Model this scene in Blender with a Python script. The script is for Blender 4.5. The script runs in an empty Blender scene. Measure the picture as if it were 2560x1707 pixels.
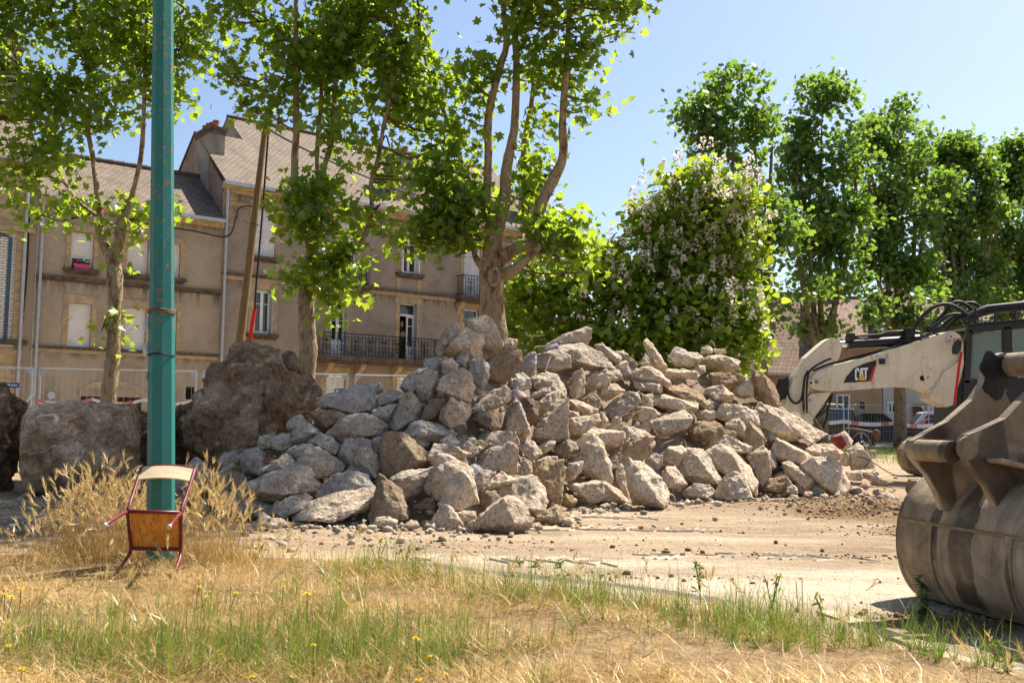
import bpy, bmesh, math, random
import numpy as np
from mathutils import Vector, Matrix, noise

S = bpy.context.scene
C = S.collection
rnd = random.Random(7)
rng = np.random.default_rng(11)
PI = math.pi

# ------------------------------------------------------------------ camera, sky, sun, exposure
CAM_H = 1.25
FPX = 2489.0                                   # focal length in pixels of a 2560 px wide frame (35 mm)
PITCH = math.atan(187.0 / FPX)
ROLL = 0.016
cam_d = bpy.data.cameras.new('camera'); cam = bpy.data.objects.new('camera', cam_d); C.objects.link(cam)
CAM_R = Matrix.Rotation(PI / 2 + PITCH, 3, 'X') @ Matrix.Rotation(ROLL, 3, 'Z')
cam.matrix_world = Matrix.Translation((0, 0, CAM_H)) @ CAM_R.to_4x4()
cam_d.sensor_width = 36.0
cam_d.lens = 36.0 * FPX / 2560.0
cam_d.clip_start = 0.1
cam_d.clip_end = 6000.0
cam_d.dof.use_dof = True
cam_d.dof.focus_distance = 12.5
cam_d.dof.aperture_fstop = 5.6
S.camera = cam

SUN_AZ = math.radians(48.0)                    # clockwise from +Y (to the right of the view)
SUN_EL = math.radians(55.0)
w = bpy.data.worlds.new('World'); S.world = w; w.use_nodes = True
wn = w.node_tree.nodes; wl = w.node_tree.links
sky = wn.new('ShaderNodeTexSky'); sky.sky_type = 'NISHITA'; sky.sun_disc = False
sky.sun_elevation = SUN_EL; sky.sun_rotation = SUN_AZ
sky.altitude = 100.0; sky.air_density = 1.0; sky.dust_density = 1.7; sky.ozone_density = 2.2
bg = wn['Background']; bg.inputs['Strength'].default_value = 0.077
wl.new(sky.outputs['Color'], bg.inputs['Color'])

sun_d = bpy.data.lights.new('sun', 'SUN'); sun = bpy.data.objects.new('sun', sun_d); C.objects.link(sun)
sun_d.energy = 5.0; sun_d.angle = math.radians(0.53); sun_d.color = (1.0, 0.945, 0.855)
SUN_DIR = Vector((math.sin(SUN_AZ) * math.cos(SUN_EL), math.cos(SUN_AZ) * math.cos(SUN_EL), math.sin(SUN_EL)))
sun.rotation_euler = SUN_DIR.to_track_quat('Z', 'Y').to_euler()
sun.location = SUN_DIR * 60

vs = S.view_settings
vs.view_transform = 'Standard'; vs.look = 'None'; vs.exposure = 1.22; vs.gamma = 1.0
vs.use_curve_mapping = False
S.cycles.use_denoising = True
S.cycles.max_bounces = 6
S.cycles.diffuse_bounces = 3
S.cycles.glossy_bounces = 3
S.cycles.transparent_max_bounces = 12
S.cycles.sample_clamp_indirect = 8.0

# ------------------------------------------------------------------ a pixel of the photograph -> a place in the world
CAM_P = Vector((0, 0, CAM_H))
def ray(px, py):
    return CAM_R @ Vector(((px - 1280.0) / FPX, -(py - 853.5) / FPX, -1.0))
def at(px, py, Y):
    d = ray(px, py); return CAM_P + d * (Y / d.y)
def on_z(px, py, z=0.0):
    d = ray(px, py); return CAM_P + d * ((z - CAM_H) / d.z)
def on_plane(px, py, p0, n):
    d = ray(px, py); return CAM_P + d * ((p0 - CAM_P).dot(n) / d.dot(n))
def yh(px):
    return 853.5 + 187.0 + math.tan(ROLL) * (px - 1280.0)
def to_px(p):
    v = CAM_R.transposed() @ (Vector(p) - CAM_P)
    return 1280 + FPX * v.x / -v.z, 853.5 - FPX * v.y / -v.z

# ------------------------------------------------------------------ object helpers
def tag(o, label=None, cat=None, group=None, kind=None):
    if label: o['label'] = label
    if cat: o['category'] = cat
    if group: o['group'] = group
    if kind: o['kind'] = kind
    return o
def thing(name, label, cat, loc=(0, 0, 0), group=None):
    o = bpy.data.objects.new(name, None); C.objects.link(o)
    o.empty_display_size = 0.2; o.location = loc
    return tag(o, label, cat, group)
def root_off(o):
    v = Vector((0, 0, 0))
    while o is not None:
        v += o.location; o = o.parent
    return v
def link_mesh(name, me, mat, parent=None):
    o = bpy.data.objects.new(name, me); C.objects.link(o)
    if mat is not None and not me.materials:
        me.materials.append(mat)
    if parent is not None: o.parent = parent
    return o
def np_mesh(name, V, Fc, mat, parent=None, smooth=False, tint=None, base=True, uv=None):
    """V (n,3) world coordinates, Fc (m,3|4) faces. One mesh object."""
    V = np.asarray(V, dtype=np.float32).reshape(-1, 3); Fc = np.asarray(Fc, dtype=np.int32)
    off = np.zeros(3, dtype=np.float32)
    if parent is not None:
        off = np.array(root_off(parent), dtype=np.float32)
    elif base and len(V):
        lo, hi = V.min(0), V.max(0); off = np.array([(lo[0] + hi[0]) / 2, (lo[1] + hi[1]) / 2, lo[2]], dtype=np.float32)
    V = V - off
    k = Fc.shape[1]; m = len(Fc)
    me = bpy.data.meshes.new(name)
    me.vertices.add(len(V)); me.vertices.foreach_set('co', V.ravel())
    me.loops.add(m * k); me.loops.foreach_set('vertex_index', Fc.ravel())
    me.polygons.add(m); me.polygons.foreach_set('loop_start', np.arange(0, m * k, k, dtype=np.int32))
    if smooth: me.polygons.foreach_set('use_smooth', np.ones(m, dtype=bool))
    if tint is not None:
        a = me.attributes.new('tint', 'FLOAT', 'POINT'); a.data.foreach_set('value', np.asarray(tint, dtype=np.float32))
    me.update(); me.validate()
    o = link_mesh(name, me, mat, parent)
    if parent is None: o.location = off
    return o

class MB:
    """Collects shapes in world coordinates; build() links them as one mesh object."""
    def __init__(self):
        self.v = []; self.f = []; self.uv = []
    def add(self, vs_, fs_, uvs=None):
        b = len(self.v)
        self.v.extend(Vector(p) for p in vs_)
        for i, f in enumerate(fs_):
            self.f.append([b + k for k in f]); self.uv.append(uvs[i] if uvs else None)
        return self
    def quad(self, a, b, c, d, uv=None):
        return self.add([a, b, c, d], [(0, 1, 2, 3)], [uv] if uv else None)
    def poly(self, pts, uv=None):
        return self.add(pts, [tuple(range(len(pts)))], [uv] if uv else None)
    def box(self, c, s, R=None):
        c = Vector(c); h = Vector(s) / 2
        P = [Vector((x * h.x, y * h.y, z * h.z)) for z in (-1, 1) for y in (-1, 1) for x in (-1, 1)]
        if R is not None: P = [R @ p for p in P]
        return self.add([c + p for p in P], [(0, 2, 3, 1), (4, 5, 7, 6), (0, 1, 5, 4), (2, 6, 7, 3), (0, 4, 6, 2), (1, 3, 7, 5)])
    def box2(self, o, ax, ay, az):
        """corner o and three edge vectors"""
        o = Vector(o); P = [o, o + ax, o + ay, o + ax + ay, o + az, o + ax + az, o + ay + az, o + ax + ay + az]
        return self.add(P, [(0, 2, 3, 1), (4, 5, 7, 6), (0, 1, 5, 4), (2, 6, 7, 3), (0, 4, 6, 2), (1, 3, 7, 5)])
    def prism(self, pts, d):
        """polygon pts extruded by the vector d, closed"""
        pts = [Vector(p) for p in pts]; d = Vector(d); n = len(pts)
        fs = [tuple(range(n - 1, -1, -1)), tuple(range(n, 2 * n))]
        fs += [(i, (i + 1) % n, n + (i + 1) % n, n + i) for i in range(n)]
        return self.add(pts + [p + d for p in pts], fs)
    def tube(self, path, r, seg=8, caps=True, squash=None):
        path = [Vector(p) for p in path]; n = len(path)
        rr = r if isinstance(r, (list, tuple)) else [r] * n
        up = None; V = []; Fs = []
        for i, p in enumerate(path):
            t = (path[min(i + 1, n - 1)] - path[max(i - 1, 0)])
            t = t.normalized() if t.length > 1e-9 else Vector((0, 0, 1))
            if up is None:
                up = Vector((0, 0, 1)) if abs(t.z) < 0.9 else Vector((1, 0, 0))
            a = t.cross(up)
            a = a.normalized() if a.length > 1e-6 else t.orthogonal().normalized()
            b = a.cross(t).normalized(); up = b
            for k in range(seg):
                q = 2 * PI * (k + 0.5) / seg
                V.append(p + a * (math.cos(q) * rr[i]) + b * (math.sin(q) * rr[i]))
        for i in range(n - 1):
            for k in range(seg):
                k2 = (k + 1) % seg
                Fs.append((i * seg + k, i * seg + k2, (i + 1) * seg + k2, (i + 1) * seg + k))
        if caps:
            Fs.append(tuple(range(seg))[::-1]); Fs.append(tuple((n - 1) * seg + k for k in range(seg)))
        return self.add(V, Fs)
    def cyl(self, a, b, r, seg=16, r2=None):
        return self.tube([a, b], [r, r2 if r2 is not None else r], seg)
    def sphere(self, c, r, seg=10, rings=6):
        c = Vector(c); r = Vector((r, r, r)) if not isinstance(r, (tuple, Vector, list)) else Vector(r)
        V = [c + Vector((0, 0, r.z))]
        for i in range(1, rings):
            th = PI * i / rings
            for k in range(seg):
                q = 2 * PI * k / seg
                V.append(c + Vector((r.x * math.sin(th) * math.cos(q), r.y * math.sin(th) * math.sin(q), r.z * math.cos(th))))
        V.append(c - Vector((0, 0, r.z))); L = len(V) - 1; Fs = []
        for k in range(seg):
            k2 = (k + 1) % seg
            Fs.append((0, 1 + k, 1 + k2)); Fs.append((L, L - seg + k2, L - seg + k))
        for i in range(rings - 2):
            for k in range(seg):
                k2 = (k + 1) % seg
                Fs.append((1 + i * seg + k, 1 + (i + 1) * seg + k, 1 + (i + 1) * seg + k2, 1 + i * seg + k2))
        return self.add(V, Fs)
    def build(self, name, mat, parent=None, smooth=False, kind=None, bevel=0.0, base=True):
        if not self.v: return None
        me = bpy.data.meshes.new(name)
        if parent is not None: off = root_off(parent)
        elif base:
            xs = [p.x for p in self.v]; ys = [p.y for p in self.v]; zs = [p.z for p in self.v]
            off = Vector(((min(xs) + max(xs)) / 2, (min(ys) + max(ys)) / 2, min(zs)))
        else: off = Vector((0, 0, 0))
        me.from_pydata([tuple(p - off) for p in self.v], [], self.f)
        if any(self.uv):
            ul = me.uv_layers.new(name='UVMap').data
            for pi, p in enumerate(me.polygons):
                u = self.uv[pi]
                if u:
                    for j, li in enumerate(p.loop_indices): ul[li].uv = u[j]
        if bevel > 0:
            bm = bmesh.new(); bm.from_mesh(me)
            bmesh.ops.recalc_face_normals(bm, faces=bm.faces)
            es = [e for e in bm.edges if e.is_manifold and e.calc_face_angle(0) > 0.5]
            bmesh.ops.bevel(bm, geom=es, offset=bevel, segments=2, profile=0.7, affect='EDGES', clamp_overlap=True)
            bm.to_mesh(me); bm.free()
        if smooth:
            me.polygons.foreach_set('use_smooth', [True] * len(me.polygons))
            if smooth == 'auto':
                me.set_sharp_from_angle(angle=math.radians(38))
        me.update()
        o = link_mesh(name, me, mat, parent)
        if parent is None: o.location = off
        if kind: o['kind'] = kind
        return o

def arc(a, b, sag, n=8):
    a = Vector(a); b = Vector(b)
    return [a.lerp(b, i / n) + Vector((0, 0, -4 * sag * (i / n) * (1 - i / n))) for i in range(n + 1)]
def smooth_path(pts, n=5):
    """Catmull-Rom through pts"""
    P = [Vector(p) for p in pts]
    P = [P[0] * 2 - P[1]] + P + [P[-1] * 2 - P[-2]]
    out = []
    for i in range(1, len(P) - 2):
        for k in range(n):
            t = k / n
            out.append(0.5 * ((2 * P[i]) + (P[i + 1] - P[i - 1]) * t + (2 * P[i - 1] - 5 * P[i] + 4 * P[i + 1] - P[i + 2]) * t * t
                              + (3 * P[i] - P[i - 1] - 3 * P[i + 1] + P[i + 2]) * t ** 3))
    out.append(P[-2]); return out

# ------------------------------------------------------------------ materials
class NT:
    def __init__(self, name):
        self.m = bpy.data.materials.new(name); self.m.use_nodes = True
        self.n = self.m.node_tree.nodes; self.l = self.m.node_tree.links
        self.b = self.n['Principled BSDF']; self.out = self.n['Material Output']
        self.co = None
    def N(self, t, **kw):
        x = self.n.new(t)
        for k, v in kw.items():
            if k.startswith('i_'):
                key = k[2:]; x.inputs[int(key) if key.isdigit() else key.replace('_', ' ')].default_value = v
            else: setattr(x, k, v)
        return x
    def L(self, a, b): self.l.new(a, b)
    def coord(self, kind='Object', scale=None):
        t = self.N('ShaderNodeTexCoord').outputs[kind]
        if scale is not None:
            mp = self.N('ShaderNodeMapping'); mp.inputs['Scale'].default_value = scale; self.L(t, mp.inputs['Vector']); t = mp.outputs[0]
        return t
    def noise(self, co, scale, detail=6, rough=0.6, dist=0.0):
        x = self.N('ShaderNodeTexNoise'); x.inputs['Scale'].default_value = scale; x.inputs['Detail'].default_value = detail
        x.inputs['Roughness'].default_value = rough; x.inputs['Distortion'].default_value = dist; self.L(co, x.inputs['Vector']); return x.outputs['Fac']
    def voro(self, co, scale, feature='F1', out='Distance'):
        x = self.N('ShaderNodeTexVoronoi'); x.feature = feature; x.inputs['Scale'].default_value = scale; self.L(co, x.inputs['Vector']); return x.outputs[out]
    def ramp(self, fac, stops, interp='LINEAR'):
        x = self.N('ShaderNodeValToRGB'); cr = x.color_ramp; cr.interpolation = interp
        while len(cr.elements) < len(stops): cr.elements.new(0.5)
        for e, (p, c) in zip(cr.elements, stops):
            e.position = p; e.color = (*c, 1) if len(c) == 3 else c
        self.L(fac, x.inputs['Fac']); return x.outputs['Color']
    def val(self, fac, stops): return self.ramp(fac, [(p, (v, v, v)) for p, v in stops])
    def mix(self, fac, a, b, mode='MIX'):
        x = self.N('ShaderNodeMix'); x.data_type = 'RGBA'; x.blend_type = mode
        for s, v in ((x.inputs[0], fac), (x.inputs[6], a), (x.inputs[7], b)):
            if hasattr(v, 'is_linked') or hasattr(v, 'links'): self.L(v, s)
            elif isinstance(v, (int, float)): s.default_value = v
            else: s.default_value = (*v, 1)
        return x.outputs[2]
    def math(self, op, a, b=None, c=None, clamp=False):
        x = self.N('ShaderNodeMath'); x.operation = op; x.use_clamp = clamp
        for i, v in enumerate((a, b, c)):
            if v is None: continue
            if isinstance(v, (int, float)): x.inputs[i].default_value = v
            else: self.L(v, x.inputs[i])
        return x.outputs[0]
    def sep(self, co):
        x = self.N('ShaderNodeSeparateXYZ'); self.L(co, x.inputs[0]); return x.outputs
    def bump(self, h, strength=0.5, dist=0.02, normal=None):
        x = self.N('ShaderNodeBump'); x.inputs['Strength'].default_value = strength; x.inputs['Distance'].default_value = dist
        self.L(h, x.inputs['Height'])
        if normal is not None: self.L(normal, x.inputs['Normal'])
        return x.outputs[0]
    def fin(self, col, rough=0.8, normal=None, metal=0.0, spec=0.3):
        b = self.b
        if isinstance(col, tuple): b.inputs['Base Color'].default_value = (*col, 1)
        else: self.L(col, b.inputs['Base Color'])
        if isinstance(rough, (int, float)): b.inputs['Roughness'].default_value = rough
        else: self.L(rough, b.inputs['Roughness'])
        if isinstance(metal, (int, float)): b.inputs['Metallic'].default_value = metal
        else: self.L(metal, b.inputs['Metallic'])
        b.inputs['Specular IOR Level'].default_value = spec
        if normal is not None: self.L(normal, b.inputs['Normal'])
        return self.m

def mixcol(c, k): return tuple(x * k for x in c)
def plain(name, col, rough=0.6, metal=0.0, var=0.15, scale=4.0, bump=0.0, bscale=30.0, spec=0.3):
    t = NT(name); co = t.coord()
    n = t.noise(co, scale, 5)
    c = t.ramp(n, [(0.3, mixcol(col, 1 - var)), (0.7, mixcol(col, 1 + var))])
    nm = t.bump(t.noise(co, bscale, 4), bump, 0.01) if bump else None
    return t.fin(c, rough, nm, metal, spec)

def mat_concrete():
    t = NT('concrete'); co = t.coord()
    oi = t.N('ShaderNodeObjectInfo')
    off = t.N('ShaderNodeVectorMath', operation='ADD'); t.L(co, off.inputs[0])
    sc = t.N('ShaderNodeVectorMath', operation='SCALE'); sc.inputs['Scale'].default_value = 37.0
    cmb = t.N('ShaderNodeCombineXYZ'); t.L(oi.outputs['Random'], cmb.inputs[0]); t.L(oi.outputs['Random'], cmb.inputs[1])
    t.L(cmb.outputs[0], sc.inputs[0]); t.L(sc.outputs[0], off.inputs[1]); co = off.outputs[0]
    big = t.noise(co, 3.0, 6, 0.65, 0.4)
    c = t.ramp(big, [(0.25, (0.60, 0.54, 0.47)), (0.5, (0.96, 0.94, 0.90)), (0.75, (1.22, 1.2, 1.16))])
    base = t.mix(1.0, oi.outputs['Color'], c, 'MULTIPLY')
    # aggregate: darker and paler stones a few centimetres across
    vc = t.voro(co, 22.0, 'F1', 'Color'); vs_ = t.sep(vc)
    ag = t.ramp(vs_[0], [(0.0, (0.72, 0.68, 0.62)), (0.25, (0.95, 0.93, 0.9)), (0.8, (1.0, 1.0, 1.0)), (1.0, (1.22, 1.2, 1.18))])
    base = t.mix(0.8, base, ag, 'MULTIPLY')
    # pores
    pn = t.noise(co, 55.0, 3, 0.5)
    pore = t.val(pn, [(0.33, 0.0), (0.42, 1.0)])
    base = t.mix(1.0, base, t.mix(pore, (0.42, 0.36, 0.30), (1, 1, 1)), 'MULTIPLY')
    # dusting of earth
    dn = t.noise(co, 5.5, 7, 0.7, 0.8)
    base = t.mix(t.math('MULTIPLY', t.val(dn, [(0.52, 0.0), (0.66, 1.0)]), 0.55), base, (0.30, 0.215, 0.13))
    h = t.math('ADD', t.math('MULTIPLY', t.noise(co, 11.0, 8, 0.75), 1.3), t.math('MULTIPLY', pore, 0.3))
    h = t.math('ADD', h, t.math('MULTIPLY', t.voro(co, 22.0), 0.35))
    return t.fin(base, 0.95, t.bump(h, 1.0, 0.05), 0.0, 0.12)

def mat_boulder():
    t = NT('earth_crusted_concrete'); co = t.coord()
    oi = t.N('ShaderNodeObjectInfo')
    n1 = t.noise(co, 1.4, 8, 0.68, 0.6); n2 = t.noise(co, 4.2, 8, 0.72, 1.0); n3 = t.noise(co, 2.0, 7, 0.75, 1.6)
    c = t.ramp(n1, [(0.3, (0.065, 0.042, 0.025)), (0.42, (0.15, 0.105, 0.066)), (0.55, (0.25, 0.19, 0.135)), (0.7, (0.34, 0.285, 0.225))])
    c2 = t.ramp(n2, [(0.33, (0.34, 0.29, 0.25)), (0.5, (0.95, 0.92, 0.9)), (0.66, (1.35, 1.33, 1.3))])
    c2 = t.mix(0.8, c2, t.ramp(t.noise(co, 26, 5, 0.75), [(0.34, (0.45, 0.42, 0.4)), (0.5, (1, 1, 1)), (0.68, (1.35, 1.35, 1.35))]), 'MULTIPLY')
    c = t.mix(0.9, c, c2, 'MULTIPLY')
    pale = t.val(n3, [(0.58, 0.0), (0.64, 1.0)])
    c = t.mix(t.math('MULTIPLY', pale, 0.75), c, (0.42, 0.39, 0.36))
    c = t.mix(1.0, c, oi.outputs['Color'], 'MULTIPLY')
    h = t.math('ADD', t.noise(co, 9.0, 9, 0.72), t.math('MULTIPLY', n2, 0.8))
    return t.fin(c, 0.95, t.bump(h, 1.0, 0.11), 0.0, 0.12)

def leaf_mat(name, dark, light, trans, tw=0.45, gl=0.06):
    t = NT(name)
    a = t.N('ShaderNodeAttribute'); a.attribute_name = 'tint'
    col = t.mix(a.outputs['Fac'], dark, light)
    tcol = t.mix(a.outputs['Fac'], mixcol(trans, 0.75), trans)
    d = t.N('ShaderNodeBsdfDiffuse'); t.L(col, d.inputs[0])
    tr = t.N('ShaderNodeBsdfTranslucent'); t.L(tcol, tr.inputs[0])
    m1 = t.N('ShaderNodeMixShader'); m1.inputs[0].default_value = tw; t.L(d.outputs[0], m1.inputs[1]); t.L(tr.outputs[0], m1.inputs[2])
    g = t.N('ShaderNodeBsdfGlossy'); g.inputs['Roughness'].default_value = 0.38; g.inputs[0].default_value = (0.9, 0.95, 0.9, 1)
    m2 = t.N('ShaderNodeMixShader'); m2.inputs[0].default_value = gl; t.L(m1.outputs[0], m2.inputs[1]); t.L(g.outputs[0], m2.inputs[2])
    t.L(m2.outputs[0], t.out.inputs[0]); t.n.remove(t.b)
    return t.m

def mat_bark(name, cols, scale=5.0, bump=0.5):
    t = NT(name); co = t.coord('Object', (1, 1, 0.55))
    n = t.noise(co, scale, 4, 0.55, 0.6)
    c = t.ramp(n, [(0.36, cols[0]), (0.44, cols[1]), (0.52, cols[2]), (0.60, cols[1]), (0.68, cols[3])])
    c = t.mix(0.7, c, t.ramp(t.noise(co, scale * 5, 6, 0.7), [(0.3, (0.6, 0.57, 0.53)), (0.7, (1.2, 1.2, 1.2))]), 'MULTIPLY')
    return t.fin(c, 0.9, t.bump(t.math('ADD', n, t.noise(co, scale * 6, 6, 0.7)), bump, 0.03), 0, 0.15)

def mat_stucco(name, col, levels):
    """rendered wall; UV holds metres along and up. Mould runs down below the string courses at the given heights."""
    t = NT(name); uv = t.coord('UV'); s = t.sep(uv)
    n = t.noise(uv, 0.9, 7, 0.65, 0.3); n2 = t.noise(uv, 5.0, 6, 0.7)
    c = t.ramp(n, [(0.3, mixcol(col, 0.70)), (0.5, col), (0.72, mixcol(col, 1.16))])
    c = t.mix(0.5, c, t.ramp(n2, [(0.3, (0.85, 0.84, 0.82)), (0.7, (1.1, 1.1, 1.1))]), 'MULTIPLY')
    streak = t.N('ShaderNodeMapping'); streak.inputs['Scale'].default_value = (3.4, 0.5, 1); t.L(uv, streak.inputs[0])
    sn = t.noise(streak.outputs[0], 1.6, 5, 0.6)
    tot = None
    for z0, ln in levels:
        f = t.math('SUBTRACT', z0, s[1])                         # metres below the course
        below = t.math('GREATER_THAN', f, 0.0)
        fade = t.math('SUBTRACT', 1.0, t.math('DIVIDE', f, ln), clamp=True)
        k = t.math('MULTIPLY', below, fade)
        k = t.math('MULTIPLY', k, t.val(sn, [(0.42, 0.0), (0.62, 1.0)]))
        tot = k if tot is None else t.math('MAXIMUM', tot, k)
    if tot is not None:
        c = t.mix(t.math('MULTIPLY', tot, 0.85, clamp=True), c, (0.035, 0.03, 0.026))
    return t.fin(c, 0.95, t.bump(t.noise(uv, 60.0, 5, 0.7), 0.25, 0.01), 0, 0.1)

def mat_tiles(name, cols, w_=0.24, h_=0.17):
    t = NT(name); uv = t.coord('UV')
    def brick(c1, c2, m):
        b = t.N('ShaderNodeTexBrick'); b.offset = 0.5
        b.inputs['Scale'].default_value = 1.0; b.inputs['Brick Width'].default_value = w_; b.inputs['Row Height'].default_value = h_
        b.inputs['Mortar Size'].default_value = 0.016; b.inputs['Mortar Smooth'].default_value = 0.5; b.inputs['Bias'].default_value = 0.0
        b.inputs[1].default_value = (*c1, 1); b.inputs[2].default_value = (*c2, 1); b.inputs[3].default_value = (*m, 1)
        t.L(uv, b.inputs['Vector']); return b
    b = brick(cols[0], cols[1], mixcol(cols[0], 0.45))
    c = t.mix(0.75, b.outputs['Color'], t.ramp(t.noise(uv, 1.3, 7, 0.7), [(0.3, (0.62, 0.62, 0.62)), (0.5, (0.95, 0.95, 0.93)), (0.75, (1.3, 1.27, 1.2))]), 'MULTIPLY')
    s = t.sep(uv)
    saw = t.math('FRACT', t.math('DIVIDE', s[1], h_))
    h = t.math('SUBTRACT', t.math('SUBTRACT', 1.0, saw), t.math('MULTIPLY', b.outputs['Fac'], 0.5))
    return t.fin(c, 0.9, t.bump(h, 1.0, 0.035), 0, 0.15)

def mat_paint_rust(name, col, rust=0.5):
    t = NT(name); co = t.coord()
    c = t.ramp(t.noise(co, 3.0, 6, 0.6), [(0.3, mixcol(col, 0.82)), (0.7, mixcol(col, 1.12))])
    z = t.sep(t.N('ShaderNodeNewGeometry').outputs['Position'])[2]
    amt = t.val(t.math('MULTIPLY', z, 0.25), [(0.0, 0.12), (0.42, 0.14), (0.47, 1.0), (1.0, 0.85)])
    sp = t.noise(co, 26.0, 5, 0.62, 0.5); big = t.noise(co, 3.5, 4, 0.5)
    k = t.math('MULTIPLY', t.val(sp, [(0.56, 0.0), (0.62, 1.0)]), t.math('MULTIPLY', amt, t.val(big, [(0.38, 0.0), (0.52, 1.0)])))
    c = t.mix(t.math('MULTIPLY', k, rust * 2, clamp=True), c, t.mix(t.noise(co, 60, 3), (0.09, 0.045, 0.02), (0.30, 0.19, 0.08)))
    return t.fin(c, 0.5, t.bump(t.math('ADD', t.math('MULTIPLY', k, 0.6), t.noise(co, 70, 3)), 0.18, 0.01), 0, 0.35)

def mat_dirty_white(name, col=(0.70, 0.62, 0.475)):
    t = NT(name); co = t.coord()
    c = t.ramp(t.noise(co, 1.6, 7, 0.65), [(0.3, mixcol(col, 0.84)), (0.6, col), (0.8, mixcol(col, 1.06))])
    m = t.N('ShaderNodeMapping'); m.inputs['Scale'].default_value = (5.0, 5.0, 0.5); t.L(co, m.inputs[0])
    st = t.val(t.noise(m.outputs[0], 1.5, 5, 0.6), [(0.52, 0.0), (0.70, 0.6)])
    c = t.mix(st, c, (0.42, 0.33, 0.17))
    k = t.val(t.noise(co, 7.0, 7, 0.75, 0.5), [(0.585, 0.0), (0.65, 0.8)])
    c = t.mix(k, c, (0.20, 0.115, 0.055))
    return t.fin(c, 0.55, t.bump(t.noise(co, 40, 4), 0.08, 0.01), 0, 0.3)

def mat_steel_worn(stain=None):
    t = NT('worn_bucket_steel'); co = t.coord()
    n = t.noise(co, 2.2, 8, 0.68, 0.7)
    c = t.ramp(n, [(0.28, (0.11, 0.074, 0.045)), (0.43, (0.21, 0.155, 0.10)), (0.56, (0.32, 0.25, 0.17)), (0.72, (0.45, 0.36, 0.255))])
    m = t.N('ShaderNodeMapping'); m.inputs['Scale'].default_value = (1.0, 13.0, 1.0); m.inputs['Rotation'].default_value = (0, 0, math.radians(14)); t.L(co, m.inputs[0])
    sc = t.noise(m.outputs[0], 1.0, 6, 0.7)
    c = t.mix(0.65, c, t.ramp(sc, [(0.3, (0.5, 0.47, 0.44)), (0.5, (1, 1, 1)), (0.66, (1.4, 1.38, 1.34))]), 'MULTIPLY')
    g = t.N('ShaderNodeMapping'); g.inputs['Scale'].default_value = (0.6, 3.2, 0.45); g.inputs['Location'].default_value = (0.3, 0.8, 0.2); t.L(co, g.inputs[0])
    oil = t.val(t.noise(g.outputs[0], 1.35, 4, 0.5, 0.4), [(0.64, 0.0), (0.665, 1.0)])
    if stain is not None:                          # oil that has run down the back from the pins: bands across the width
        ax, bands = stain
        dt = t.N('ShaderNodeVectorMath', operation='DOT_PRODUCT'); t.L(co, dt.inputs[0]); dt.inputs[1].default_value = ax
        s_ = t.math('ADD', dt.outputs['Value'], t.math('MULTIPLY', t.math('SUBTRACT', t.noise(co, 3.5, 4, 0.6), 0.5), 0.16)); z_ = t.sep(co)[2]; tot = None
        for a, b, z0, z1 in bands:
            k = t.math('MULTIPLY', t.math('MULTIPLY', t.math('GREATER_THAN', s_, a), t.math('LESS_THAN', s_, b)), t.math('MULTIPLY', t.math('GREATER_THAN', z_, z0), t.math('LESS_THAN', z_, z1)))
            tot = k if tot is None else t.math('MAXIMUM', tot, k)
        oil = t.math('MULTIPLY', tot, t.val(t.noise(co, 6.0, 5, 0.7), [(0.34, 0.55), (0.5, 1.0)]))
    c = t.mix(t.math('MULTIPLY', oil, 0.74), c, (0.030, 0.020, 0.013))
    ru = t.val(t.noise(co, 5.0, 6, 0.7), [(0.60, 0.0), (0.72, 0.6)])
    c = t.mix(ru, c, (0.19, 0.095, 0.045))
    r = t.math('SUBTRACT', 0.72, t.math('MULTIPLY', oil, 0.3))
    return t.fin(c, r, t.bump(t.math('ADD', t.noise(co, 30, 6, 0.7), t.math('MULTIPLY', sc, 0.6)), 0.28, 0.015), 0.15, 0.3)

def mat_wood(name, c1, c2, axis=(14, 14, 1.2)):
    t = NT(name); co = t.coord('Object', axis)
    n = t.noise(co, 1.6, 6, 0.65, 0.9)
    c = t.ramp(n, [(0.3, c1), (0.55, c2), (0.7, mixcol(c2, 1.15))])
    return t.fin(c, 0.7, t.bump(n, 0.25, 0.01), 0, 0.25)

def mat_glass(name='window_glass', col=(0.02, 0.024, 0.024)):
    t = NT(name); co = t.coord()
    return t.fin(col, 0.04, t.bump(t.noise(co, 1.2, 2), 0.04, 0.05), 0, 0.9)

M = {}
M['concrete'] = mat_concrete(); M['boulder'] = mat_boulder()
M['leaf_plane'] = leaf_mat('plane_leaf', (0.020, 0.055, 0.008), (0.065, 0.125, 0.014), (0.50, 0.66, 0.035), 0.52, 0.035)
M['leaf_row'] = leaf_mat('row_leaf', (0.020, 0.058, 0.015), (0.055, 0.13, 0.024), (0.32, 0.50, 0.045), 0.46, 0.04)
M['leaf_cat'] = leaf_mat('catalpa_leaf', (0.065, 0.13, 0.018), (0.16, 0.25, 0.03), (0.50, 0.62, 0.035), 0.48, 0.035)
M['blossom'] = leaf_mat('blossom', (0.72, 0.64, 0.55), (0.90, 0.85, 0.76), (0.9, 0.82, 0.72), 0.45, 0.0)
M['bark'] = mat_bark('plane_bark', [(0.14, 0.09, 0.055), (0.26, 0.185, 0.11), (0.36, 0.285, 0.185), (0.40, 0.34, 0.24)], 5.5, 0.7)
M['bark_dark'] = mat_bark('row_bark', [(0.07, 0.05, 0.03), (0.15, 0.115, 0.07), (0.24, 0.19, 0.12), (0.28, 0.235, 0.16)], 4.0)
M['twig'] = plain('twig_bark', (0.10, 0.075, 0.045), 0.9)
M['teal'] = mat_paint_rust('teal_paint', (0.015, 0.155, 0.138), 0.7)
M['zinc'] = plain('galvanised_zinc', (0.44, 0.46, 0.48), 0.42, 0.55, 0.12, 6)
M['zinc_pale'] = plain('zinc_gutter', (0.46, 0.49, 0.53), 0.5, 0.3, 0.12, 6)
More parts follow.
